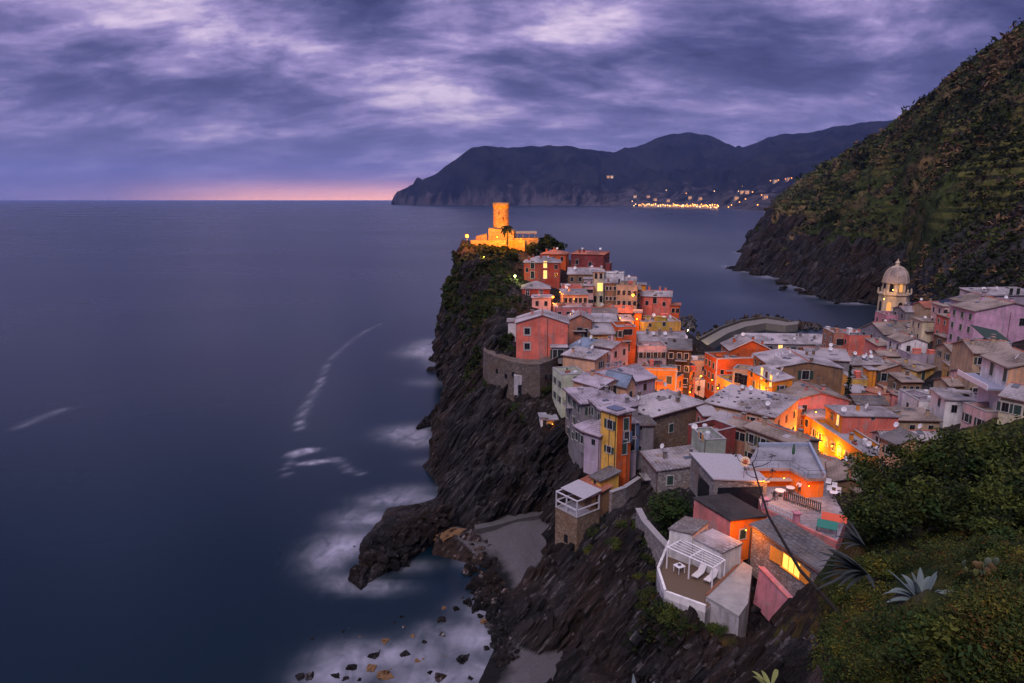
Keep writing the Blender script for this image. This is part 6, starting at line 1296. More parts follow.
# ------------------------------------------------------------------ person in a white shirt
def person(loc, rz):
    V_ = {'pel': (0, 0, .95), 'ch': (0, -.03, 1.25), 'neck': (0, -.05, 1.47), 'head': (0, -.09, 1.60), 'top': (0, -.10, 1.72), 'ls': (-.19, -.04, 1.40), 'le': (-.27, -.2, 1.18), 'lh': (-.2, -.42, 1.08), 'rs': (.19, -.04, 1.40), 're': (.27, -.2, 1.18), 'rh': (.2, -.42, 1.08),
          'lhip': (-.10, 0, .9), 'lk': (-.11, -.05, .5), 'la': (-.11, .02, .08), 'lt': (-.11, -.14, .04), 'rhip': (.10, 0, .9), 'rk': (.12, -.02, .5), 'ra': (.13, .05, .08), 'rt': (.13, -.1, .04)}
    E_ = [('pel', 'ch'), ('ch', 'neck'), ('neck', 'head'), ('head', 'top'), ('ch', 'ls'), ('ls', 'le'), ('le', 'lh'), ('ch', 'rs'), ('rs', 're'), ('re', 'rh'), ('pel', 'lhip'), ('lhip', 'lk'), ('lk', 'la'), ('la', 'lt'), ('pel', 'rhip'), ('rhip', 'rk'), ('rk', 'ra'), ('ra', 'rt')]
    RD = dict(pel=.15, ch=.17, neck=.06, head=.10, top=.08, ls=.075, le=.05, lh=.04, rs=.075, re=.05, rh=.04, lhip=.1, lk=.065, la=.045, lt=.035, rhip=.1, rk=.065, ra=.045, rt=.035)
    ks = list(V_); me_ = bpy.data.meshes.new('person'); me_.from_pydata([V_[n] for n in ks], [(ks.index(a_), ks.index(b_)) for a_, b_ in E_], [])
    o = put('person', me_, None, loc, rz); md = o.modifiers.new('skin', 'SKIN')
    for i_, n in enumerate(ks): me_.skin_vertices[0].data[i_].radius = (RD[n], RD[n] * (.7 if n in ('ch', 'pel') else 1))
    me_.skin_vertices[0].data[0].use_root = True
    s_ = o.modifiers.new('sub', 'SUBSURF'); s_.levels = 1; s_.render_levels = 1
    dg = bpy.context.evaluated_depsgraph_get(); ev = bpy.data.meshes.new_from_object(o.evaluated_get(dg)); o.modifiers.clear(); o.data = ev
    ev.materials.clear()
    for mt in (plain('white shirt cloth', (.62, .58, .66), .8, 0, .08), plain('dark trousers cloth', (.03, .03, .04), .8), plain('skin', (.4, .24, .18), .6), plain('dark hair', (.03, .02, .015), .7)): ev.materials.append(mt)
    for p in ev.polygons:
        z = p.center.z; hand = abs(p.center.x) > .1 and p.center.y < -.33 and z > .9
        p.material_index = 3 if z > 1.62 or (z > 1.52 and p.center.y > -.08 and abs(p.center.x) < .12) else (2 if z > 1.47 or hand else (0 if z > .93 else 1)); p.use_smooth = True
    tag(o, 'person in a white shirt and dark trousers bending over a terrace table', 'person'); return o
person(PZ(799, 494, ZF + .06), -.9)

# dark net and more of the tight fabric of small houses
p = P(985, 338, 138); q_ = P(1012, 343, 136); root = thing('shade_net', 'dark green net awning stretched below the long pink gable house', 'awning', p); m = MB(); e_ = q_ - p
m.prism([(0, 0, 0), (e_.x, e_.y, e_.z), (e_.x, e_.y + 5, e_.z + 1.6), (0, 5, 1.8)], [(0, 0, .1), (e_.x, e_.y, e_.z + .1), (e_.x, e_.y + 5, e_.z + 1.7), (0, 5, 1.9)]); m.build('net', plain('dark green net', (.012, .028, .022), .9), root)
m = MB()
for a_ in (Vector((.1, .1, 0)), Vector((e_.x - .1, e_.y + .1, e_.z))): m.tube([a_, a_ - Vector((0, 0, 4))], .06, n=5)
m.build('poles', IRON(), root)
for a in (('palepink', 'slate', 'small pale pink house squeezed behind the narrow red and orange house', (600, 330), (612, 0), 165, 5, 'gable', .8), ('ochre', 'slate', 'small ochre house with a low slate roof left of the olive house', (622, 321), (634, 0), 172, 5, 'shed', .6),
          ('lilac', 'palesl', 'small lilac house tucked under the maroon ridge house', (584, 279), (596, 0), 199, 4, 'shed', .5), ('brick', 'tanslate', 'brick toned house between the white block and the salmon ridge house', (628, 290), (641, 0), 197, 6, 'gable', .9),
          ('tan', 'slate', 'tan house with a slate roof behind the ochre terrace house', (622, 281), (636, 0), 200, 5, 'gable', .9), ('peach', 'palesl', 'peach house with terrace just behind the dark timber pavilion', (668, 338), (684, 0), 162, 5, 'flat', 0),
          ('pink', 'tanslate', 'pink house in the gap between salmon block and slate blue front', (878, 346), (893, 0), 172, 6, 'shed', .7), ('cream', 'tanslate', 'cream house left of the lilac white gable house', (880, 356), (900, 0), 163, 5, 'gable', .8),
          ('ochre', 'slate', 'ochre house under the dish crowded roof beside the turret', (850, 377), (872, 0), 147, 4, 'shed', .5), ('palepink', 'slate', 'pale pink house behind the blue grey balcony slab', (966, 377), (984, 0), 124, 5, 'gable', .8),
          ('tan', 'tanslate', 'tan house with slate roof between beige front and blue grey balcony', (950, 386), (968, 0), 124, 5, 'gable', .8), ('brown', 'tanslate', 'brown house behind the white stepped terrace house', (902, 382), (922, 0), 136, 5, 'shed', .6),
          ('grey', 'slate', 'grey house with a slate roof between cypress and round brown tower', (853, 393), (868, 0), 137, 4, 'shed', .5), ('salmon', 'tanslate', 'salmon house with small windows below the violet house', (950, 312), (962, 0), 174, 5, 'gable', .8),
          ('rose', 'slate', 'rose house sliver just left of the long pink gable house', (966, 314), (976, 0), 166, 5, 'shed', .5), ('lilac', 'deck', 'lilac house with roof terrace below the long pink gable house', (990, 343), (1012, 0), 134, 5, 'flat', 0),
          ('white', 'slate', 'white house between tan gable roof and cream cube', (908, 327), (922, 0), 183, 5, 'shed', .6), ('pink', 'slate', 'small pink house with slate roof above the sage walled court', (704, 416), (718, 0), 108, 4, 'shed', .5)):
    hh('inf' + a[2], {'palepink': 'pale_pink', 'brick': 'brick_red'}.get(a[0], a[0]) + '_house', a[2], a[3], a[4], a[5], a[6], a[7], a[8], 'x', a[0], a[1], az=random.uniform(-9, 5), front='3x2' + random.choice('gpcp'), wm=.85)
# round brown tower house
p = P(879.5, 391, 133); hb = p.z - tin(p.x, p.y) + .5; root = thing('round_house', 'round brown pink house drum with two chimney pots on its flat roof', 'house', (p.x, p.y, p.z - hb), 0, G)
m = MB(); m.lathe([(2.5, 0), (2.5, hb), (2.2, hb), (2.2, hb - .3), (.001, hb - .3)], n=28); m.build('wall', W('brick'), root, True)
m = MB(); m.lathe([(2.62, hb), (2.62, hb + .14), (2.2, hb + .14), (2.2, hb)], n=28); m.build('coping', TERRA(), root)
for x in (-1.2, .6):
    m = MB(); m.lathe([(.28, hb - .3), (.28, hb + .8), (.36, hb + .85), (.2, hb + 1.1), (.001, hb + 1.12)], (x, -.8, 0), 10); m.build('chimney', W('peach'), root)
# ------------------------------------------------------------------ plants
def bush_mesh(seed, r, nl, size, mats, clumps=14, spread=.75, trunk=True):
    rnd = random.Random(seed); m = MB(); cs = []
    for _ in range(clumps):
        d = Vector((rnd.gauss(0, 1), rnd.gauss(0, 1), abs(rnd.gauss(.1, .7)))).normalized() * rnd.uniform(.35, 1) * spread
        c = (d.x * r[0], d.y * r[1], r[2] * (.25 + d.z * .9)); cs.append(c); q = rnd.uniform(.16, .5)
        k0 = len(m.f); leafpile(m, c, (r[0] * q, r[1] * q, r[2] * q * .8), nl // clumps, size, rnd); mi = rnd.randrange(len(mats)); m.m[k0:] = [mi if rnd.random() < .82 else rnd.randrange(len(mats)) for _ in range(len(m.f) - k0)]
    t = MB()
    for c in cs[:8]: t.tube([(0, 0, -.4), (c[0] * .3, c[1] * .3, c[2] * .45), c], [.05 * r[0], .035 * r[0], .01 * r[0]], n=5)
    return m.mesh('crown', mats), t.mesh('trunk', [plain('bark', (.06, .045, .035), .95)])
def plant(name, label, cat, loc, meshes, s=1., rz=0, group=None):
    root = thing(name, label, cat, loc, rz, group); root.scale = (s,) * 3 if isinstance(s, (int, float)) else s
    put('crown', meshes[0], root); put('trunk', meshes[1], root); return root
DG1 = leafmat('dark evergreen leaves', (.016, .030, .008), (.046, .054, .014)); DG2 = leafmat('deep shade leaves', (.008, .014, .006), (.018, .024, .008)); OL = leafmat('olive green leaves', (.032, .044, .010), (.062, .066, .014))  # DG2 is the darkest green of the leaf mix
YE = leafmat('yellowing leaves', (.16, .13, .018), (.11, .075, .013)); RU = leafmat('rusty leaves', (.11, .048, .014), (.07, .034, .011)); FG = leafmat('fresh green leaves', (.02, .042, .010), (.032, .055, .014))
LG = leafmat('light yellow green leaves', (.055, .075, .013), (.085, .088, .017))
BIG = [bush_mesh(21 + q, (2.6, 2.4, 2.5), 5200, .12, [DG1, FG, DG2, OL, DG1, LG], 34, .95) for q in range(3)]
MID = [bush_mesh(41 + q, (1.2, 1.2, 1.0), 2600, .085, [[DG1, OL, LG, YE], [OL, RU, DG1, DG1], [FG, DG1, LG, OL]][q], 20, .9) for q in range(3)]
SML = [bush_mesh(61 + q, (1, 1, .9), 420, .17, [[DG1, DG2, OL], [FG, DG1, DG2], [RU, OL, DG1]][q], 9) for q in range(3)]
PINE = [bush_mesh(81 + q, (3.2, 3, 3.2), 1500, .34, [DG2, DG1, DG2], 14) for q in range(2)]
# shrubs of the near slope (large, right of frame)
for k_, (u, v, Y, s, w_) in enumerate(((893, 462, 44, 1.15, 'leftmost big dark evergreen shrub of the near slope, beside the dish topped roof'), (935, 446, 43, 1.2, 'big dark evergreen shrub rising second from the left on the near slope'), (975, 440, 41, 1.25, 'tall dark evergreen shrub below the pink loggia house'), (1014, 432, 39, 1.3, 'dark evergreen shrub at the right edge under the cream house'),
    (880, 500, 42, 1.0, 'dark evergreen shrub bordering the dining terrace'), (925, 492, 38, 1.1, 'dark evergreen shrub in the middle of the near slope'), (970, 485, 36, 1.1, 'dark evergreen shrub left of the prickly pear slope'), (1010, 485, 34, 1.1, 'dark evergreen shrub at the right edge above the prickly pear'))):
    p = P(u, v, Y); g_ = tin(p.x, p.y); plant('evergreen_shrub', w_, 'shrub', (p.x, p.y, p.z - 2.3 * s), BIG[k_ % 3], s, k_ * 1.1, 'big shrubs on the near slope')
# undergrowth: one uncountable mass following the slope
rnd = random.Random(5); m = MB(); cnt = 0
UG = [DG1, DG2, OL, LG, RU, YE, FG, DG1]
while cnt < 2100:
    u = rnd.uniform(815, 1030) if rnd.random() < .72 else rnd.uniform(1030, 1200); v = rnd.uniform(470, 690)
    if u < 815 + (650 - v) * .15 + (v < 600) * 28 or (u < 866 and v < 540): continue
    h = hitland(u, v)
    if h is None or h.y > 60: continue
    if 893 < u < 948 and 572 < v < 612: continue
    d = h.y; rs = rnd.uniform(.18, .42) * (.5 + d / 40); nn = noise.noise(h * .55)
    mi = rnd.choice([0, 1, 7, 6]) if nn < .02 else rnd.choice([2, 3, 6, 2] if nn < .26 else [4, 5, 3, 2])
    if rnd.random() < .2: mi = rnd.randrange(8)
    c = h + Vector((0, 0, rs * .45)); k0 = len(m.f)
    leafpile(m, c, (rs, rs, rs * .8), 72, .020 + .0011 * d, rnd); m.m[k0:] = [mi if rnd.random() < .75 else rnd.randrange(8) for _ in range(len(m.f) - k0)]
    cnt += 1
ug = m.build('undergrowth', UG); ug['kind'] = 'stuff'
for k_, (u, v, Y, s, w_, q) in enumerate(((800, 668, 33, 1.0, 'dark green shrub at the bottom edge below the pink base wall', 2), (782, 676, 34, .8, 'low green shrub at the bottom edge beside the yellow agave', 2), (845, 590, 36, 1.0, 'green shrub at the foot of the dark agave rosette', 0), (880, 560, 31, 1.0, 'light speckled shrub above the pale agave', 0), (838, 630, 37, .9, 'rusty shrub where the slope meets the pink base wall', 1), (1000, 545, 26, .8, 'rusty shrub beside the prickly pear', 1))):
    p = P(u, v, Y); plant('shrub', w_, 'shrub', (p.x, p.y, p.z - .8 * s), MID[q], s, k_, 'smaller shrubs on the near slope')
rs2 = random.Random(8)
for k_ in range(26):
    u, v = rs2.uniform(838, 1022), rs2.uniform(535, 676)
    if u < 838 + (v < 600) * 20 or 880 < u < 960 and 556 < v < 640 or 955 < u < 1015 and 565 < v < 610: continue
    h = hitland(u, v)
    if h is None or h.y > 60: continue
    s_ = rs2.uniform(.5, 1.05) * (.45 + h.y / 45); plant('shrub', 'dark leafy shrub rising from the undergrowth of the near slope', 'shrub', (h.x, h.y, h.z - .15), MID[rs2.choice([0, 2, 2, 1])], s_, rs2.uniform(0, 6), 'leafy shrubs in the undergrowth')
for k_, (u, v, Y, s, w_, q) in enumerate(((672, 606, 58.5, 1.5, 'dark green shrub growing against the white pergola wall', 2), (652, 590, 62, 1.2, 'rusty shrub at the left corner of the white pergola wall', 1), (692, 622, 56.5, .9, 'rusty low shrub under the front corner of the white wall', 1), (650, 560, 72, 1.0, 'rusty shrub below the grey garden wall', 1), (640, 575, 70, .9, 'green shrub below the grey garden wall', 0), (627, 548, 79, 1.1, 'dark green shrub on the rocks under the garden wall', 2), (612, 500, 92, 1.2, 'yellow green shrub at the foot of the tall yellow house', 0), (500, 388, 139, 1.2, 'dark bush under the curved terrace wall', 0), (488, 384, 141, 1.3, 'dark bush at the seaward end of the curved wall', 2), (640, 545, 74.5, 1.2, 'dark shrub left of the white hut with the broken slate roof', 2), (655, 570, 67, .9, 'small olive shrub at the outer corner of the garden wall', 0), (603, 530, 84, 1.1, 'rusty shrub on the ledge right of the veranda house', 1), (592, 545, 82, 1.0, 'green shrub clinging below the veranda house', 0), (615, 570, 75, 1.0, 'dark shrub on the steep slabs above the second beach', 2), (648, 610, 62, 1.0, 'rusty shrub on the slabs below the white terrace corner', 1), (715, 640, 56, .9, 'dark low shrub under the rough concrete slab', 2), (675, 640, 58, .9, 'olive shrub on the dark slabs at the bottom', 0), (548, 392, 131, 1.4, 'rusty creeper mass on the curved wall below the coral house', 1))):
    p = P(u, v, Y); g_ = land(p.x, p.y); plant('shrub', w_, 'shrub', (p.x, p.y, max(g_ - .1, p.z - 1.2)), MID[q], s, k_, 'shrubs among the cliff walls')
# scrub on the cliffs: uncountable
m = MB(); cnt = 0; rnd = random.Random(9); SC_ = [DG1, DG2, OL, leafmat('brown cliff scrub', (.045, .034, .014), (.03, .026, .01)), FG]
while cnt < 1500:
    u = rnd.uniform(436, 690); v = rnd.uniform(245, 650)
    if u > 600 and v < 500: continue
    h = LAND.ray_cast(Vector((0, 0, CH)), ray(u, v).normalized())
    if h[0] is None: continue
    fc = me.polygons[h[2]] if False else None
    vi = faces[h[2]][0]; g_ = veg[vi]
    if rnd.random() > g_ * 1.3 - .12: continue
    p = h[0]; d = p.y; rs = rnd.uniform(.35, .95) * (1 if d > 150 else .7); k0 = len(m.f); nn = noise.noise(p * .12)
    leafpile(m, p + h[1] * rs * .3, (rs, rs, rs * .75), 22, .10 + .0014 * d, rnd); mi = (1 if nn < 0 else 0) if rnd.random() < .6 else rnd.choice([2, 3, 4, 3])
    m.m[k0:] = [mi] * (len(m.f) - k0); cnt += 1
sc = m.build('scrub', SC_); sc['kind'] = 'stuff'
# scrub on the far hillside
m = MB(); cnt = 0; rnd = random.Random(19); HS_ = [leafmat('hill scrub dark', (.010, .015, .006), (.022, .027, .010)), leafmat('hill scrub green', (.026, .042, .008), (.055, .06, .014)), leafmat('hill scrub dry', (.17, .105, .052), (.11, .068, .032)), leafmat('hill scrub violet brown', (.045, .03, .024), (.032, .024, .02))]
while cnt < 8200:
    u = rnd.uniform(755, 1290) if rnd.random() < .45 else rnd.uniform(755, 1028); v = rnd.uniform(-90, 300)
    h = HILL.ray_cast(Vector((0, 0, CH)), ray(u, v).normalized())
    if h[0] is None: continue
    p = h[0]; d = p.length; nn = noise.fractal(p * .018, 1, 2, 4); low = p.z < 14 + 12 * noise.noise(p * .03)
    if (low and rnd.random() < .93) or rnd.random() > .65 + nn: continue
    rs = min(3.4, .7 + rnd.expovariate(1.6)) * (d / 420); k0 = len(m.f)
    leafpile(m, p + h[1] * rs * .35, (rs, rs, rs * .8), 9, .42 * rs + .12, rnd); n2_ = noise.fractal(p * .03 + Vector((7, 3, 1)), 1, 2, 3)
    mi = 0 if n2_ < .06 else (1 if n2_ < .24 else (3 if n2_ < .36 else 2))
    m.m[k0:] = [mi if rnd.random() < .85 else rnd.randrange(4)] * (len(m.f) - k0); cnt += 1
sc = m.build('hill_scrub', HS_); sc['kind'] = 'stuff'
# trees on the headland
for k_, (u, v, Y, s, w_) in enumerate(((541, 246, 232, 1.0, 'dark pine just right of the castle cafe terrace'), (549, 243, 234, 1.0, 'taller dark pine in the middle of the castle grove'), (557, 247, 232, .9, 'dark pine at the seaward end of the castle grove'), (533, 251, 228, .8, 'low dark pine under the castle wall'), (490, 250, 222, .7, 'dark bush tree under the castle bastion'), (512, 254, 220, .8, 'round dark tree in the castle garden above the path'),
    (505, 264, 212, .8, 'dark tree in the castle garden near the stone steps'), (518, 288, 198, .7, 'dark tree lit from a lamp beside the deep red cottage'), (503, 290, 192, .75, 'dark garden tree behind the white lit garden wall'), (487, 292, 190, .7, 'dark garden tree at the cliff edge above the white wall'), (500, 340, 148, .75, 'garden tree beside the coral house gable'), (508, 335, 150, .6, 'small garden tree touching the white shed'))):
    p = P(u, v, Y); plant('garden_tree', w_, 'tree', (p.x, p.y, p.z - (1.6 if k_ < 4 else 2.4) * s), PINE[k_ % 2], s * (1.35 if k_ < 4 else 1), k_, 'trees of the castle garden')
GT = bush_mesh(120, (3.4, 3.0, 4.2), 5200, .2, [DG1, DG2, FG], 26)
p = P(670, 500, 80); plant('garden_tree', 'large dark green tree growing between stone wall and stone lodge', 'tree', (p.x, p.y, p.z - 3.6), GT, 1.15)
p = P(667, 523, 80); plant('garden_tree', 'lower dark bush in front of the large dark green tree', 'tree', (p.x, p.y, p.z - 2.), SML[1], 2.2, 1)
cm = MB(); rnd = random.Random(33)
for j in range(26): z = j * .3; leafpile(cm, (0, 0, .8 + z), (.85 * (1 - j / 30) + .1, .85 * (1 - j / 30) + .1, .4), 26, .2, rnd)
tm_ = MB(); tm_.tube([(0, 0, -1), (0, 0, 7)], [.16, .04], n=6)
p = P(847, 401, 134); plant('cypress', 'slim dark cypress beside the brown walled building', 'tree', (p.x, p.y, p.z - 1.5), (cm.mesh('crown', [DG2]), tm_.mesh('trunk', [plain('bark', (.06, .045, .035))])), 1.05)
# palm by the castle
p = P(507, 243, 229); p = P(507, 243, 224.5); root = thing('palm_tree', 'dark palm standing out against the floodlit castle wall', 'palm', (p.x, p.y, p.z - .6)); root.scale = (1.25,) * 3
m = MB(); m.tube([(0, 0, 0), (.1, 0, 2), (0, 0, 4.6)], [.32, .26, .26], n=7); m.build('trunk', plain('bark', (.06, .045, .035)), root)
m = MB(); rnd = random.Random(3)
for j in range(26):
    t = rnd.uniform(0, 6.28); e_ = rnd.uniform(-.2, 1.1); d = Vector((math.cos(t), math.sin(t), 0)); L_ = rnd.uniform(1.9, 2.6); pr = None
    for s_ in range(6):
        f_ = s_ / 5; c = Vector((0, 0, 4.6)) + d * L_ * f_ * math.cos(e_ * (1 - f_ * .3)) + Vector((0, 0, L_ * (math.sin(e_) * f_ - 1.0 * f_ * f_))); w_ = .38 * math.sin(math.pi * min(.97, f_ * .9 + .1)); n_ = d.cross(Vector((0, 0, 1)))
        cur = (c - n_ * w_ - Vector((0, 0, w_ * .5)), c, c + n_ * w_ - Vector((0, 0, w_ * .5)))
        if pr: m.quad([pr[0], cur[0], cur[1], pr[1]]); m.quad([pr[1], cur[1], cur[2], pr[2]])
        pr = cur
m.build('crown', DG2, root)
# agaves
def agave(loc, s, label, c, n=18, seed=1, droop=.5, elev=(.1, 1.2), rz=0, wd=.052, azr=None):
    root = thing('agave', label, 'agave', loc, rz, 'agaves on the near slope'); rnd = random.Random(seed); mt = []
    k = NT('agave leaf skin'); p_ = k.pos(); w1 = k.noise(p_, 6, 4); k.col(k.mix(w1, tuple(x * .9 for x in c), tuple(x * 1.1 for x in c))); k.rough(.75); k.b.inputs['Specular IOR Level'].default_value = .15; mt = k.m
    for j in range(n):
        t = (j * 2.4 if azr is None else lerp(azr[0], azr[1], (j * .618) % 1)) + rnd.uniform(-.3, .3); e_ = lerp(elev[0], elev[1], (j / n)) + rnd.uniform(-.12, .12); L_ = s * rnd.uniform(.8, 1.1); d = Vector((math.cos(t), math.sin(t), 0)); n_ = d.cross(Vector((0, 0, 1))); m = MB(); pr = None
        dr = droop * rnd.uniform(.2, 1.3) * (1 - e_ / 2)
        for q in range(9):
            f_ = q / 8; c_ = d * L_ * f_ * math.cos(e_) + Vector((0, 0, L_ * (math.sin(e_) * f_ - dr * f_ ** 2.6))); w_ = s * wd * (1 + .9 * f_) * (1 - f_ ** 2.5) + .004
            th = .03 * s * (1 - f_) + .004; cur = (c_ - n_ * w_ + Vector((0, 0, w_ * .55)), c_, c_ + n_ * w_ + Vector((0, 0, w_ * .55)), c_ - Vector((0, 0, th)))
            if pr:
                for a_ in range(4): m.quad([pr[a_], pr[(a_ + 1) % 4], cur[(a_ + 1) % 4], cur[a_]])
            pr = cur
        o = m.build('leaf', mt, root, False)
    return root
p = P(920, 606, 22.); agave((p.x, p.y, max(p.z, land(p.x, p.y)) + .1), 1.65, 'pale blue green agave with long upright leaves amid the undergrowth', (.10, .128, .128), 20, 5, .5, (.15, 1.25), 0.6, .06)
p = P(866, 574, 30); agave((p.x, p.y, p.z), 2.3, 'dark grey agave spreading its leaves over the lit house roof', (.028, .034, .034), 20, 8, .3, (-.15, .7), 0., .04, (2.1, 4.3))
p = P(864, 546, 33); agave((p.x, p.y, p.z), 1.7, 'dark agave half hidden beside the dining terrace corner', (.035, .04, .043), 11, 12, .3, (.1, 1.0), 0., .04, (1.9, 4.0))
p = P(636, 716, 9.0); agave((p.x, p.y, p.z - .3), .95, 'agave whose pale leaf tips rise at the bottom edge over the dark rocks', (.15, .18, .2), 4, 3, .1, (1.15, 1.5), .7)
p = P(772, 692, 19); agave((p.x, p.y, p.z - .2), 1.3, 'yellow edged agave with curled leaves at the bottom edge', (.16, .17, .06), 12, 21, .8, (.3, 1.2), 2.)
# dry flower stalk of the agave leaning over the lit house
b0, b1, b2, b3 = P(838, 612, 30), P(800, 570, 30.5), P(768, 515, 31), P(752, 462, 31.5)
root = thing('agave_flower_stalk', 'bare dead flower stalk with curled tips leaning over the stone house', 'flower stalk', b0); q = [p - b0 for p in (b0, b1, b2, b3)]
m = MB(); m.tube(q, [.10, .085, .06, .03], n=7); m.build('stalk', plain('dry dark stalk', (.022, .016, .016), .9), root)
for j, (t, dx, dz) in enumerate(((.97, -.8, .25), (.95, .9, .3), (.85, -.55, .2), (.8, .7, .35), (.7, -.6, .2), (.62, .5, .2), (.99, .25, .6))):
    p = q[2].lerp(q[3], (t - .5) * 2); m = MB(); m.tube([p, p + Vector((dx * .5, 0, dz * .3)), p + Vector((dx * .9, 0, dz)), p + Vector((dx, .1, dz + .25))], [.025, .02, .016, .012], n=5); br = m.build('branch', plain('dry dark stalk', (.045, .03, .028)), root)
    m = MB(); e_ = p + Vector((dx, .1, dz + .25)); rnd = random.Random(j); leafpile(m, e_, (.16, .12, .08), 14, .07, rnd); m.build('seed_cluster', plain('dry seed pods', (.05, .035, .03)), br)
# prickly pear
p = P(985, 585, 22); root = thing('prickly_pear', 'prickly pear with yellow and grey green pads at the right of the slope', 'cactus', (p.x, p.y, max(p.z, land(p.x, p.y)) + .15)); rnd = random.Random(4)
tips = [(rnd.uniform(-.9, .9), rnd.uniform(-.3, .3), 0., 0.) for _ in range(7)]
for j in range(30):
    b_ = rnd.choice(tips); ti_ = b_[3] + rnd.uniform(-.7, .7); hgt_ = rnd.uniform(.2, .3)
    m = MB(); m.lathe([(.001, 0), (.05, .03), (.10, .13), (.105, .2), (.07, .28), (.001, .31)], n=10); me_ = m.mesh('pad', [plain('prickly pear pad %d' % (j % 3), ((.075, .085, .022), (.05, .065, .04), (.10, .06, .022))[j % 3], .7)], True); me_.transform(Matrix.Scale(.22, 4, (0, 1, 0)))
    o = put('pad', me_, root, b_[:3]); o.rotation_euler = (rnd.uniform(-.2, .2), ti_, rnd.uniform(-1.2, 1.2)); sc_ = hgt_ / .31; o.scale = (sc_ * 1.3, sc_ * 1.3, sc_ * 1.3)
    tips.append((b_[0] + math.sin(ti_) * hgt_ * 1.2, b_[1], b_[2] + math.cos(ti_) * hgt_ * 1.2, ti_ * .6))
# ------------------------------------------------------------------ lamps
def lamp(name, label, p, power, c=(1., .40, .06), r=.25, post=0., wall=False, vis=.16):
    root = thing(name, label, 'street lamp', p)
    m = MB(); m.lathe([(.001, -vis), (vis * .7, -vis * .7), (vis, 0), (vis * .7, vis * .7), (.001, vis)], n=10); m.build('bulb', glow('lamp glow %d' % int(c[1] * 100), c, 14), root, True)
    m = MB(); m.lathe([(vis * 1.5, vis), (vis * .5, vis * 1.6), (.001, vis * 1.7)], n=10)
    if post: m.tube([(0, 0, vis * 1.5), (0, .35, vis * 2.2), (0, .7, vis * 1.2), (0, .7, -post)], .05, n=6)
    else: m.tube([(0, 0, vis * 1.6), (0, .6, vis * 2.2)], .035, n=5)
    m.build('lamp_hood', IRON(), root)
    ld = bpy.data.lights.new('lamp light', 'POINT'); ld.energy = power; ld.color = c; ld.shadow_soft_size = r; lo = bpy.data.objects.new('lamp_light', ld); COL.objects.link(lo); lo.parent = root; lo.location = (0, -1.3 if name in ('street_lamp', 'floodlight') else -.25, -vis * 1.6)
    return root
AM = (1., .27, .012); YG = (.95, .85, .25)
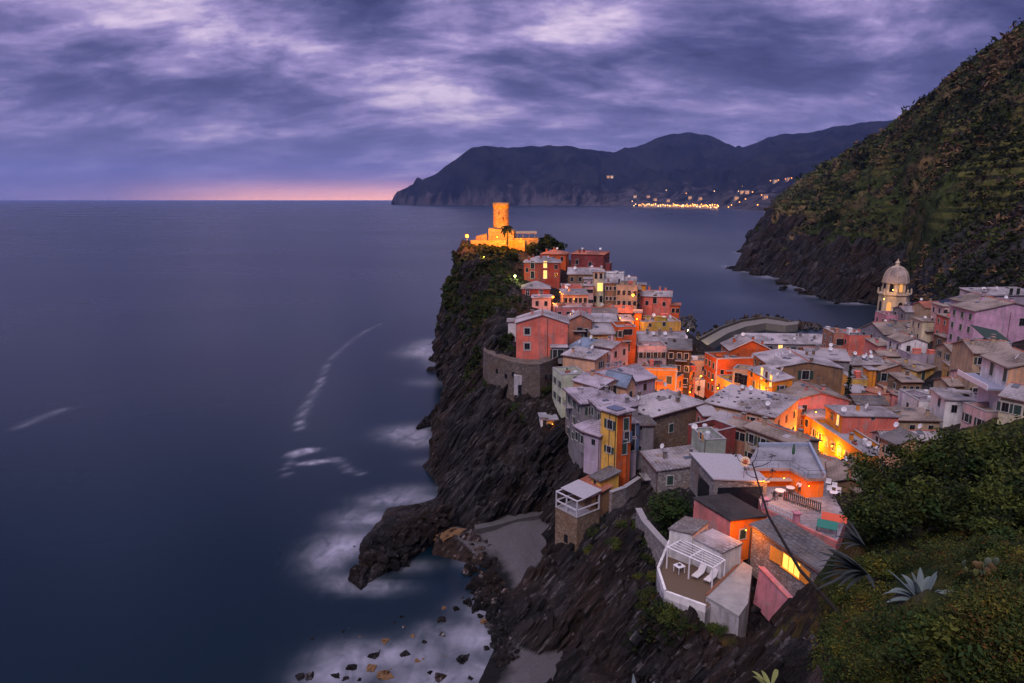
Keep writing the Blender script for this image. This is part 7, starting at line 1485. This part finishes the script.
LAMPS = [
 ('floodlight', 'glaring floodlight at the cliff edge left of the castle', P(467, 236, 224), 6656, AM, .5, 3, .55),
 ('floodlight', 'floodlight hidden by the castle terrace wall, lighting the tower', P(497, 237, 225.), 6988, (1., .32, .006), .4, 0, .12),
 ('floodlight', 'floodlight at the right foot of the castle bastion', P(521, 239, 226), 3494, (1., .32, .006), .4, 0, .12),
 ('floodlight', 'yellow floodlight shining on the crag below the castle', P(470, 254, 218.5), 6*940, (1., .62, .06), .4, 0, .10),
 ('garden_lamp', 'small yellow lamp on the crag path under the castle', P(484, 257, 216), 550, (1., .7, .1), .3, 1.5, .16),
 ('garden_lamp', 'greenish white garden lamp beside the red three storey house', P(515, 276, 200), 1250, (.85, 1., .35), .3, 2, .3),
 ('garden_lamp', 'warm white lamp at the garden wall above the cliff', P(491, 303, 178), 650, (1., .75, .5), .3, 1.5, .22),
 ('garden_lamp', 'orange lamp on the garden shed wall at the cliff edge', P(479, 306, 176), 500, AM, .3, 1.5, .2),
 ('street_lamp', 'bright street lamp in the steep alley right of the pink block', P(553, 297, 176), 1638, AM, .3, 2, .28),
 ('street_lamp', 'lower lamp of the steep alley, beside the long pink house', P(554, 305, 173), 819, AM, .3, 1, .2),
 ('street_lamp', 'tall street lamp glowing before the ochre terrace house', P(633, 295, 181), 2205, AM, .3, 3, .35),
 ('street_lamp', 'lamp above the narrow orange house front', P(637, 319, 170), 1323, AM, .3, 1, .15),
 ('street_lamp', 'greenish lamp lighting the breakwater root', PZ(688, 330, 9), 11088, (.95, .85, .3), .4, 3, .25),
 ('street_lamp', 'street lamp at the corner of the square, between the orange houses', P(701, 376, 158), 5040, AM, .3, 2, .2),
 ('street_lamp', 'wall lamp in front of the yellow street house', P(718, 388, 146), 2457, AM, .3, 1, .15),
 ('street_lamp', 'wall lamp under the tall yellow arches', P(754, 391, 132), 3213, AM, .3, 1, .15),
 ('street_lamp', 'wall lamp in the street below the cluttered terrace', P(785, 412, 121), 1701, AM, .3, 1, .15),
 ('street_lamp', 'wall lamp at the street bend beside the hipped slate roof', P(808, 436, 111), 3213, AM, .3, 1, .15),
 ('street_lamp', 'wall lamp beneath the green shuttered street front', P(832, 446, 105), 2835, AM, .3, 1, .15),
 ('street_lamp', 'last wall lamp of the street before the dark shrubs', P(857, 461, 100), 2079, AM, .3, 1, .2),
 ('wall_lamp', 'lamp on the lodge side of the bright orange gable wall', P(746, 530, 65.5), 520, AM, .2, 0, .08),
 ('wall_lamp', 'lamp over the dining terrace at the left of the orange wall', P(764, 481, 75.5), 230, AM, .2, 0, .07),
 ('wall_lamp', 'lamp over the dining terrace in the middle of the orange wall', P(784, 478, 75.5), 230, AM, .2, 0, .07),
 ('wall_lamp', 'lamp over the dining terrace at the right of the orange wall', P(809, 486, 74.5), 300, AM, .2, 0, .07),
 ('street_lamp', 'street lamp lighting the foot of the bright orange house', P(662, 400, 140), 2600, AM, .3, 1, .12),
 ('street_lamp', 'street lamp below the orange wing beside the square', P(690, 392, 138), 2600, AM, .3, 1, .12),
 ('street_lamp', 'lamp in the lane between the dark red cottage and the pale pavilion', P(560, 292, 182), 1100, AM, .3, 1, .12),
 ('street_lamp', 'lamp in the lane under the brown roofed ridge houses', P(620, 318, 172), 1200, AM, .3, 1, .12),
 ('street_lamp', 'lamp in the street below the red orange corner house', P(712, 380, 158), 1800, AM, .3, 1, .12),
 ('street_lamp', 'lamp between the hipped slate roof and the salmon box house', P(816, 412, 116), 900, AM, .3, 1, .12),
 ('wall_lamp', 'white lamp in the doorway of the stone lodge', P(708.5, 487, 78.5), 30, (1., .8, .6), .1, 0, .12),
 ('wall_lamp', 'lamp in the orange lit penthouse pavilion', P(574, 299, 176), 130, AM, .3, 0, .1),
 ('alley_lamp', 'lamp colouring the thin alley house lime yellow', P(950, 371, 147.5), 3500, (.9, .95, .08), .2, 1, .15),
 ('wall_lamp', 'small lamp by the bright yellow canopy shed', P(552.5, 424, 119), 60, AM, .2, 0, .08),
]
# low houses that fill the remaining gaps of the old town
def foot(hs, g=.5):
    o = Vector((hs.root.location.x, hs.root.location.y, 0)); return [o + hs.ex * a + hs.ey * b for a, b in ((-g, -g), (hs.w + g, -g), (hs.w + g, hs.L + g), (-g, hs.L + g))]
def sep(A_, B_):
    for Q in (A_, B_):
        for a, b in zip(Q, Q[1:] + Q[:1]):
            n = Vector((b.y - a.y, a.x - b.x)); da = [n.dot(p.xy) for p in A_]; db = [n.dot(p.xy) for p in B_]
            if max(da) < min(db) or max(db) < min(da): return True
    return False
FPS = [foot(h) for h in HOUSES.values()]; bm_ = MB()
for h in HOUSES.values():
    f = foot(h, .1); z0 = h.root.location.z; m_t = h.z + .8; bm_.prism([(p.x, p.y, z0) for p in f], [(p.x, p.y, m_t) for p in f])
HB = BVHTree.FromPolygons(bm_.v, bm_.f); rnd = random.Random(2024); used_n = set(); made = 0
LP = [l[2] for l in LAMPS]
cols_ = ['ochre', 'pink', 'cream', 'tan', 'salmon', 'peach', 'palepink', 'lilac', 'brick', 'grey', 'orange', 'white']
for tr in range(2600):
    if made >= 64: break
    u, v = rnd.uniform(560, 1010), rnd.uniform(285, 470)
    if v > 440 and u < 700 or v > 400 and u > 900 or 682 < u < 830 and v < 345: continue
    d_ = ray(u, v).normalized(); h1 = LAND.ray_cast(Vector((0, 0, CH)), d_); h2 = HB.ray_cast(Vector((0, 0, CH)), d_)
    if h1[0] is None or (h2[0] is not None and h2[3] < h1[3]): continue
    p = h1[0]
    if p.y < 92 or p.z < 2.5 or min((Vector((q.x - p.x, q.y - p.y)).length for q in LP)) < 5.5: continue
    near = sorted(HOUSES.items(), key=lambda kv: (Vector((kv[1].root.location.x, kv[1].root.location.y)) + (kv[1].ex * kv[1].w / 2 + kv[1].ey * kv[1].L / 2).xy - p.xy).length)
    nb = next((kv for kv in near[:4] if kv[0] not in used_n), None)
    if nb is None: continue
    for (w_, L_) in ((7, 6), (5.5, 5), (4.2, 4), (3.2, 3)):
        rz_ = nb[1].rz; ex_ = Vector((math.cos(rz_), math.sin(rz_), 0)); ey_ = Vector((-math.sin(rz_), math.cos(rz_), 0)); o = p - ex_ * w_ / 2 - ey_ * L_ / 2
        f = [o + ex_ * a + ey_ * b for a, b in ((0, 0), (w_, 0), (w_, L_), (0, L_))]
        if all(sep(f, g) for g in FPS): break
    else: continue
    used_n.add(nb[0]); c_ = rnd.choice(cols_); rk = rnd.choice(['gable', 'gable', 'shed', 'flat', 'shed']); rf_ = rnd.choice(['slate', 'tanslate', 'palesl', 'darkslate'])
    ze = p.z + rnd.uniform(3.6, 6.2) * (1 if w_ > 4 else .8)
    lb = nb[1].label.split(); lb = ' '.join(lb[:8] if len(lb) > 8 else lb)
    for t_ in (' with', ' the', ' a', ' of', ' and', ' below', ' behind', ' in', ' left', ' right', ' under', ' one', ' between', ' beside', ' above', ' at', ' on', ' its', ' whose', ' facing', ' from', ' two', ' just'):
        if lb.endswith(t_): lb = lb[:-len(t_)]
    for t_ in (' with', ' a', ' the', ' in front of'):
        if lb.endswith(t_): lb = lb[:-len(t_)]
    hh('fill%d' % made, {'palepink': 'pale_pink', 'brick': 'brick_red'}.get(c_, c_) + '_house', 'low %s house next to the %s' % ({'palepink': 'pale pink', 'brick': 'brick red'}.get(c_, c_), lb), None, None, p.y, L_, rk, rnd.uniform(.5, 1.1) if rk != 'flat' else 0, rnd.choice('xy') if rk == 'gable' else 'x', c_, rf_, front='%dx2%s' % (max(1, int(w_ / 2.2)), rnd.choice('gpcp')), wm=.9, at=(o.x, o.y, ze, rz_, w_), H=ze - min(land(q.x, q.y) for q in f) + .6)
    FPS.append([q for q in f]); made += 1
DBG.append('filled %d' % made)
for (n_, l_, p, e_, c, r, post_, vis) in LAMPS: lamp(n_, l_, p, e_, c, r, post_, vis=vis)
def spot(label, p, aim, power, c, ang):
    root = thing('floodlight', label, 'floodlight', p); m = MB(); m.lathe([(.001, -.2), (.22, -.2), (.26, .2), (.2, .2), (.18, -.1), (.001, -.1)], n=12); d = (aim - p).normalized(); qn = d.to_track_quat('Z', 'Y')
    o = m.build('housing', IRON(), root); o.rotation_euler = qn.to_euler()
    m = MB(); m.tube([(0, 0, -1.5), (0, 0, -.1)], .05, n=6); m.build('post', IRON(), root)
    ld = bpy.data.lights.new('spot light', 'SPOT'); ld.energy = power; ld.color = c; ld.spot_size = R(ang); ld.spot_blend = .5; ld.shadow_soft_size = .3
    lo = bpy.data.objects.new('spot_light', ld); COL.objects.link(lo); lo.parent = root; lo.rotation_euler = d.to_track_quat('-Z', 'Y').to_euler(); lo.location = d * .4
ct = P(501, 215, 236)
spot('floodlight in the castle garden aimed at the round tower', P(478, 262, 206) + Vector((0, 0, 2)), ct + Vector((0, 0, 1)), 38000, (1., .36, .01), 22)
spot('second floodlight, nearer the red house, aimed at the round tower', P(519, 262, 208) + Vector((0, 0, 2)), ct + Vector((0, 0, 1)), 42000, (1., .36, .01), 16)
# warm light from inside the belfry
p = P(893, 290, 209.4); lamp('belfry_lamp', 'warm lamp in the arcade gallery of the church tower', p, 420, (1., .5, .1), .3, 0, vis=.12)
p = P(884, 299, 207.5); lamp('belfry_lamp', 'warm lamp below the gallery of the church tower', p, 420, (1., .5, .1), .3, 0, vis=.12)

# ------------------------------------------------------------------ the far town across the bay
rnd = random.Random(77); tiny = []
me_h = None
def far_hit(u, v):
    h = FAR.ray_cast(Vector((0, 0, CH)), ray(u, v).normalized()); return h[0]
hm_ = []
for c in ((.5, .34, .2), (.45, .28, .22), (.5, .45, .36)):
    m = MB(); m.box(-8, 8, -6, 6, -4, 13, 0); m.prism([(-9, -7, 13), (9, -7, 13), (9, 7, 13), (-9, 7, 13)], [(-9, -.1, 16), (9, -.1, 16), (9, .1, 16), (-9, .1, 16)], 1)
    for x in (-5, 0, 5):
        for z in (3, 8): m.box(x - 1, x + 1, -6.2, -6, z, z + 2.2, 2)
    hm_.append(m.mesh('far_house', [plaster('far plaster %d' % int(c[1] * 100), c), ROOFS['tanslate'](), glow('far lit window', (1., .40, .08), 3.)]))
fl_ = MB(); fl_.lathe([(.001, -3), (2.4, -1.5), (3, 0), (2.4, 1.5), (.001, 3)], n=8); flm = fl_.mesh('far_lamp', [glow('far lamp glow', (1., .34, .04), 7.)]); flw = flm.copy(); flw.materials.clear(); flw.materials.append(glow('far lamp warm white', (1., .6, .25), 6.))
for k_ in range(34):
    u = lerp(640, 722, (k_ + rnd.random() * .6) / 34); p = PZ(u, coastv(u) + .05, 4); o = put('far_house', rnd.choice(hm_), None, (p.x, p.y + 60, 4), rnd.uniform(-.3, .3)); tag(o, 'tiny lamp lit seafront house of the town across the bay', 'house', 'seafront houses across the bay')
for k_ in range(74):
    u = lerp(634, 722, ((k_ + rnd.random() * .8) / 74) ** .8); p = PZ(u, coastv(u) + .15, 4); o = put('far_lamp', flm if rnd.random() < .8 else flw, None, (p.x, p.y + 20 + rnd.uniform(0, 50), rnd.uniform(6, 24)), 0); tag(o, 'tiny orange lamp on the seafront across the bay', 'street lamp', 'seafront lamps across the bay')
for (u, v, w_) in ((686, 194, 1), (690, 197, 0), (752, 193, 1), (739, 203, 1), (745, 200, 1), (728, 208, 1), (731, 206, 1), (761, 196, 1), (757, 206, 1), (666, 191, 0), (714, 192, 0), (636, 196, 0), (632, 202, 0), (738, 192, 0), (770, 181.5, 1), (778, 181, 1), (785, 180, 1), (791, 179, 1), (742, 187, 0), (612, 178, 0)):
    h = far_hit(u, v)
    if h is None: continue
    o = put('far_lamp', flm if w_ else flw, None, h + Vector((0, -8, 6)), 0); tag(o, 'tiny lamp on the dark slopes above the town across the bay', 'street lamp', 'hillside lamps across the bay')
for (u, v) in ((690, 199), (655, 201), (668, 202), (700, 200), (648, 198), (635, 198), (742, 194), (747, 194), (765, 199), (736, 200), (775, 183), (788, 181), (608, 178), (612, 178)):
    h = far_hit(u, v)
    if h is None: continue
    o = put('far_house', rnd.choice(hm_), None, h, rnd.uniform(-.4, .4)); o.scale = (1.5,) * 3; tag(o, 'tiny house on the dark slopes across the bay', 'house', 'hillside houses across the bay')
# ------------------------------------------------------------------ sky, light, camera
wd = bpy.data.worlds.new('World'); SC.world = wd; wd.use_nodes = True
nt = wd.node_tree; nt.nodes.clear()
class WN(NT):
    def __init__(s): s.t = nt
k = WN()
tc = k.n('ShaderNodeTexCoord').outputs['Generated']
sp3 = k.n('ShaderNodeSeparateXYZ'); k.l(tc, sp3.inputs[0])
zc = k.math('MAXIMUM', sp3.outputs[2], 0.0)
den = k.math('ADD', zc, .30)
cv = k.n('ShaderNodeCombineXYZ'); k.l(k.math('DIVIDE', sp3.outputs[0], den), cv.inputs[0]); k.l(k.math('DIVIDE', sp3.outputs[1], den), cv.inputs[1])
cv.inputs[2].default_value = 2.6
c = k.rot(cv.outputs[0], 0, 0, R(-24), (.85, 1.35, 1))
n1 = k.noise(c, 1.9, 10, .61, .35); n2 = k.noise(k.rot(cv.outputs[0], 0, 0, R(14), (.8, 1.4, 1)), 6.0, 7, .6, .3); n3 = k.noise(c, .8, 3, .5, .3)
m_ = k.math('ADD', k.math('ADD', k.math('MULTIPLY', n1, .60), k.math('MULTIPLY', n2, .28)), k.math('MULTIPLY', n3, .26))
az = k.math('ARCTAN2', sp3.outputs[0], sp3.outputs[1])
# thicker banks and thinner gaps of the cloud deck (azimuth, height, widths, strength)
for (a0, e0, sa_, se_, A_) in ((-.33, .215, .14, .035, .10), (-.58, .225, .08, .03, .09), (.11, .225, .09, .03, .075), (-.05, .125, .22, .025, .03), (.30, .105, .22, .03, .06), (-.42, .085, .14, .03, .03),
                               (.26, .175, .16, .035, -.075), (-.48, .13, .28, .03, -.055), (-.22, .245, .12, .03, -.07), (.05, .18, .12, .03, -.03), (-.6, .18, .14, .03, -.05), (.5, .24, .2, .04, -.03)):
    ga = k.math('MULTIPLY', k.math('SUBTRACT', az, a0), 1 / sa_); ge = k.math('MULTIPLY', k.math('SUBTRACT', zc, e0), 1 / se_)
    g_ = k.math('POWER', 2.718, k.math('MULTIPLY', k.math('ADD', k.math('MULTIPLY', ga, ga), k.math('MULTIPLY', ge, ge)), -1.0))
    m_ = k.math('ADD', m_, k.math('MULTIPLY', g_, A_))
cl = k.ramp(m_, (.43, (.042, .045, .130)), (.505, (.084, .084, .215)), (.565, (.175, .158, .35)), (.625, (.36, .29, .56)), (.70, (.82, .66, .85)))
# clear strip of afterglow along the horizon, strongest towards the sunset (left of centre)
side = k.ramp(k.math('ADD', k.math('MULTIPLY', az, .8), .5), (.0, .05), (.08, .12), (.22, .8), (.36, 1.0), (.45, .8), (1., .1))
band = k.ramp(zc, (.0, .9), (.012, .8), (.028, .2), (.055, 0.))
low = k.ramp(zc, (.0, 1.), (.05, .75), (.12, .25), (.2, 0.))
cl = k.mix(k.math('MULTIPLY', low, .75), cl, (.225, .200, .385))
glowc = k.ramp(zc, (.0, (2.0, .86, .52)), (.012, (1.45, .66, .56)), (.045, (.46, .29, .47)))
cl = k.mix(k.math('MULTIPLY', band, side), cl, glowc)
# the cloud deck is brighter overhead than towards the dusk horizon
up = k.ramp(zc, (.30, 1.0), (.62, 1.0)); 
upf = k.ramp(zc, (.62, 0.), (.88, 1.))
ov = k.mix(k.ramp(m_, (.45, 0.), (.7, 1.)), (.95, .86, 1.08), (1.7, 1.52, 1.78))
cl = k.mix(k.ramp(zc, (.26, 0.), (.42, 1.)), cl, k.mix(1.0, cl, (.85, 1.08, 1.32), 'MULTIPLY'))
cl = k.mix(upf, cl, ov)
sky = k.n('ShaderNodeTexSky', sky_type='NISHITA'); sky.sun_disc = False
SUN_EL, SUN_ROT = 46.0, 206.0
sky.sun_elevation = R(SUN_EL); sky.sun_rotation = R(SUN_ROT)
bg1 = k.n('ShaderNodeBackground'); k.l(cl, bg1.inputs[0]); bg1.inputs[1].default_value = 1.0
bg2 = k.n('ShaderNodeBackground'); k.l(sky.outputs[0], bg2.inputs[0]); bg2.inputs[1].default_value = .0015
ad = k.n('ShaderNodeAddShader'); k.l(bg1.outputs[0], ad.inputs[0]); k.l(bg2.outputs[0], ad.inputs[1])
ow = k.n('ShaderNodeOutputWorld'); k.l(ad.outputs[0], ow.inputs[0])
# last light through the overcast, from behind the viewpoint
sd = bpy.data.lights.new('sun', 'SUN'); sd.energy = 2.1; sd.angle = R(18); sd.color = (1., .86, .92)
so = bpy.data.objects.new('sun', sd); COL.objects.link(so)
so.rotation_euler = (R(90 - SUN_EL), 0, R(-26))
# thin sea air
hz = MB(); hz.box(-31000, 31000, -700, 31000, -60, 1400)
k = NT('sea haze'); k.t.nodes.remove(k.b)
vol = k.n('ShaderNodeVolumePrincipled'); vol.inputs['Color'].default_value = (.30, .42, 1., 1); vol.inputs['Density'].default_value = 2.5e-5; vol.inputs['Anisotropy'].default_value = 0.
k.l(vol.outputs[0], k.o.inputs['Volume'])
HZ = hz.build('haze', k.m); HZ['kind'] = 'stuff'
cd = bpy.data.cameras.new('camera'); cd.sensor_width = 36; cd.lens = FPX / 1024 * 36; cd.clip_start = .1; cd.clip_end = 200000
co = bpy.data.objects.new('camera', cd); COL.objects.link(co); co.location = (0, 0, CH); co.rotation_euler = (math.pi / 2 - PITCH, 0, 0)
SC.camera = co
SC.view_settings.view_transform = 'Standard'; SC.view_settings.look = 'None'; SC.view_settings.gamma = 1; SC.view_settings.use_curve_mapping = False
SC.view_settings.exposure = 0.0
cy = SC.cycles
cy.max_bounces = 5; cy.diffuse_bounces = 2; cy.glossy_bounces = 2; cy.transmission_bounces = 2; cy.volume_bounces = 0; cy.transparent_max_bounces = 6
cy.use_denoising = True; cy.sample_clamp_indirect = 4.0; cy.caustics_reflective = False; cy.caustics_refractive = False
cy.use_adaptive_sampling = True; cy.adaptive_threshold = .02
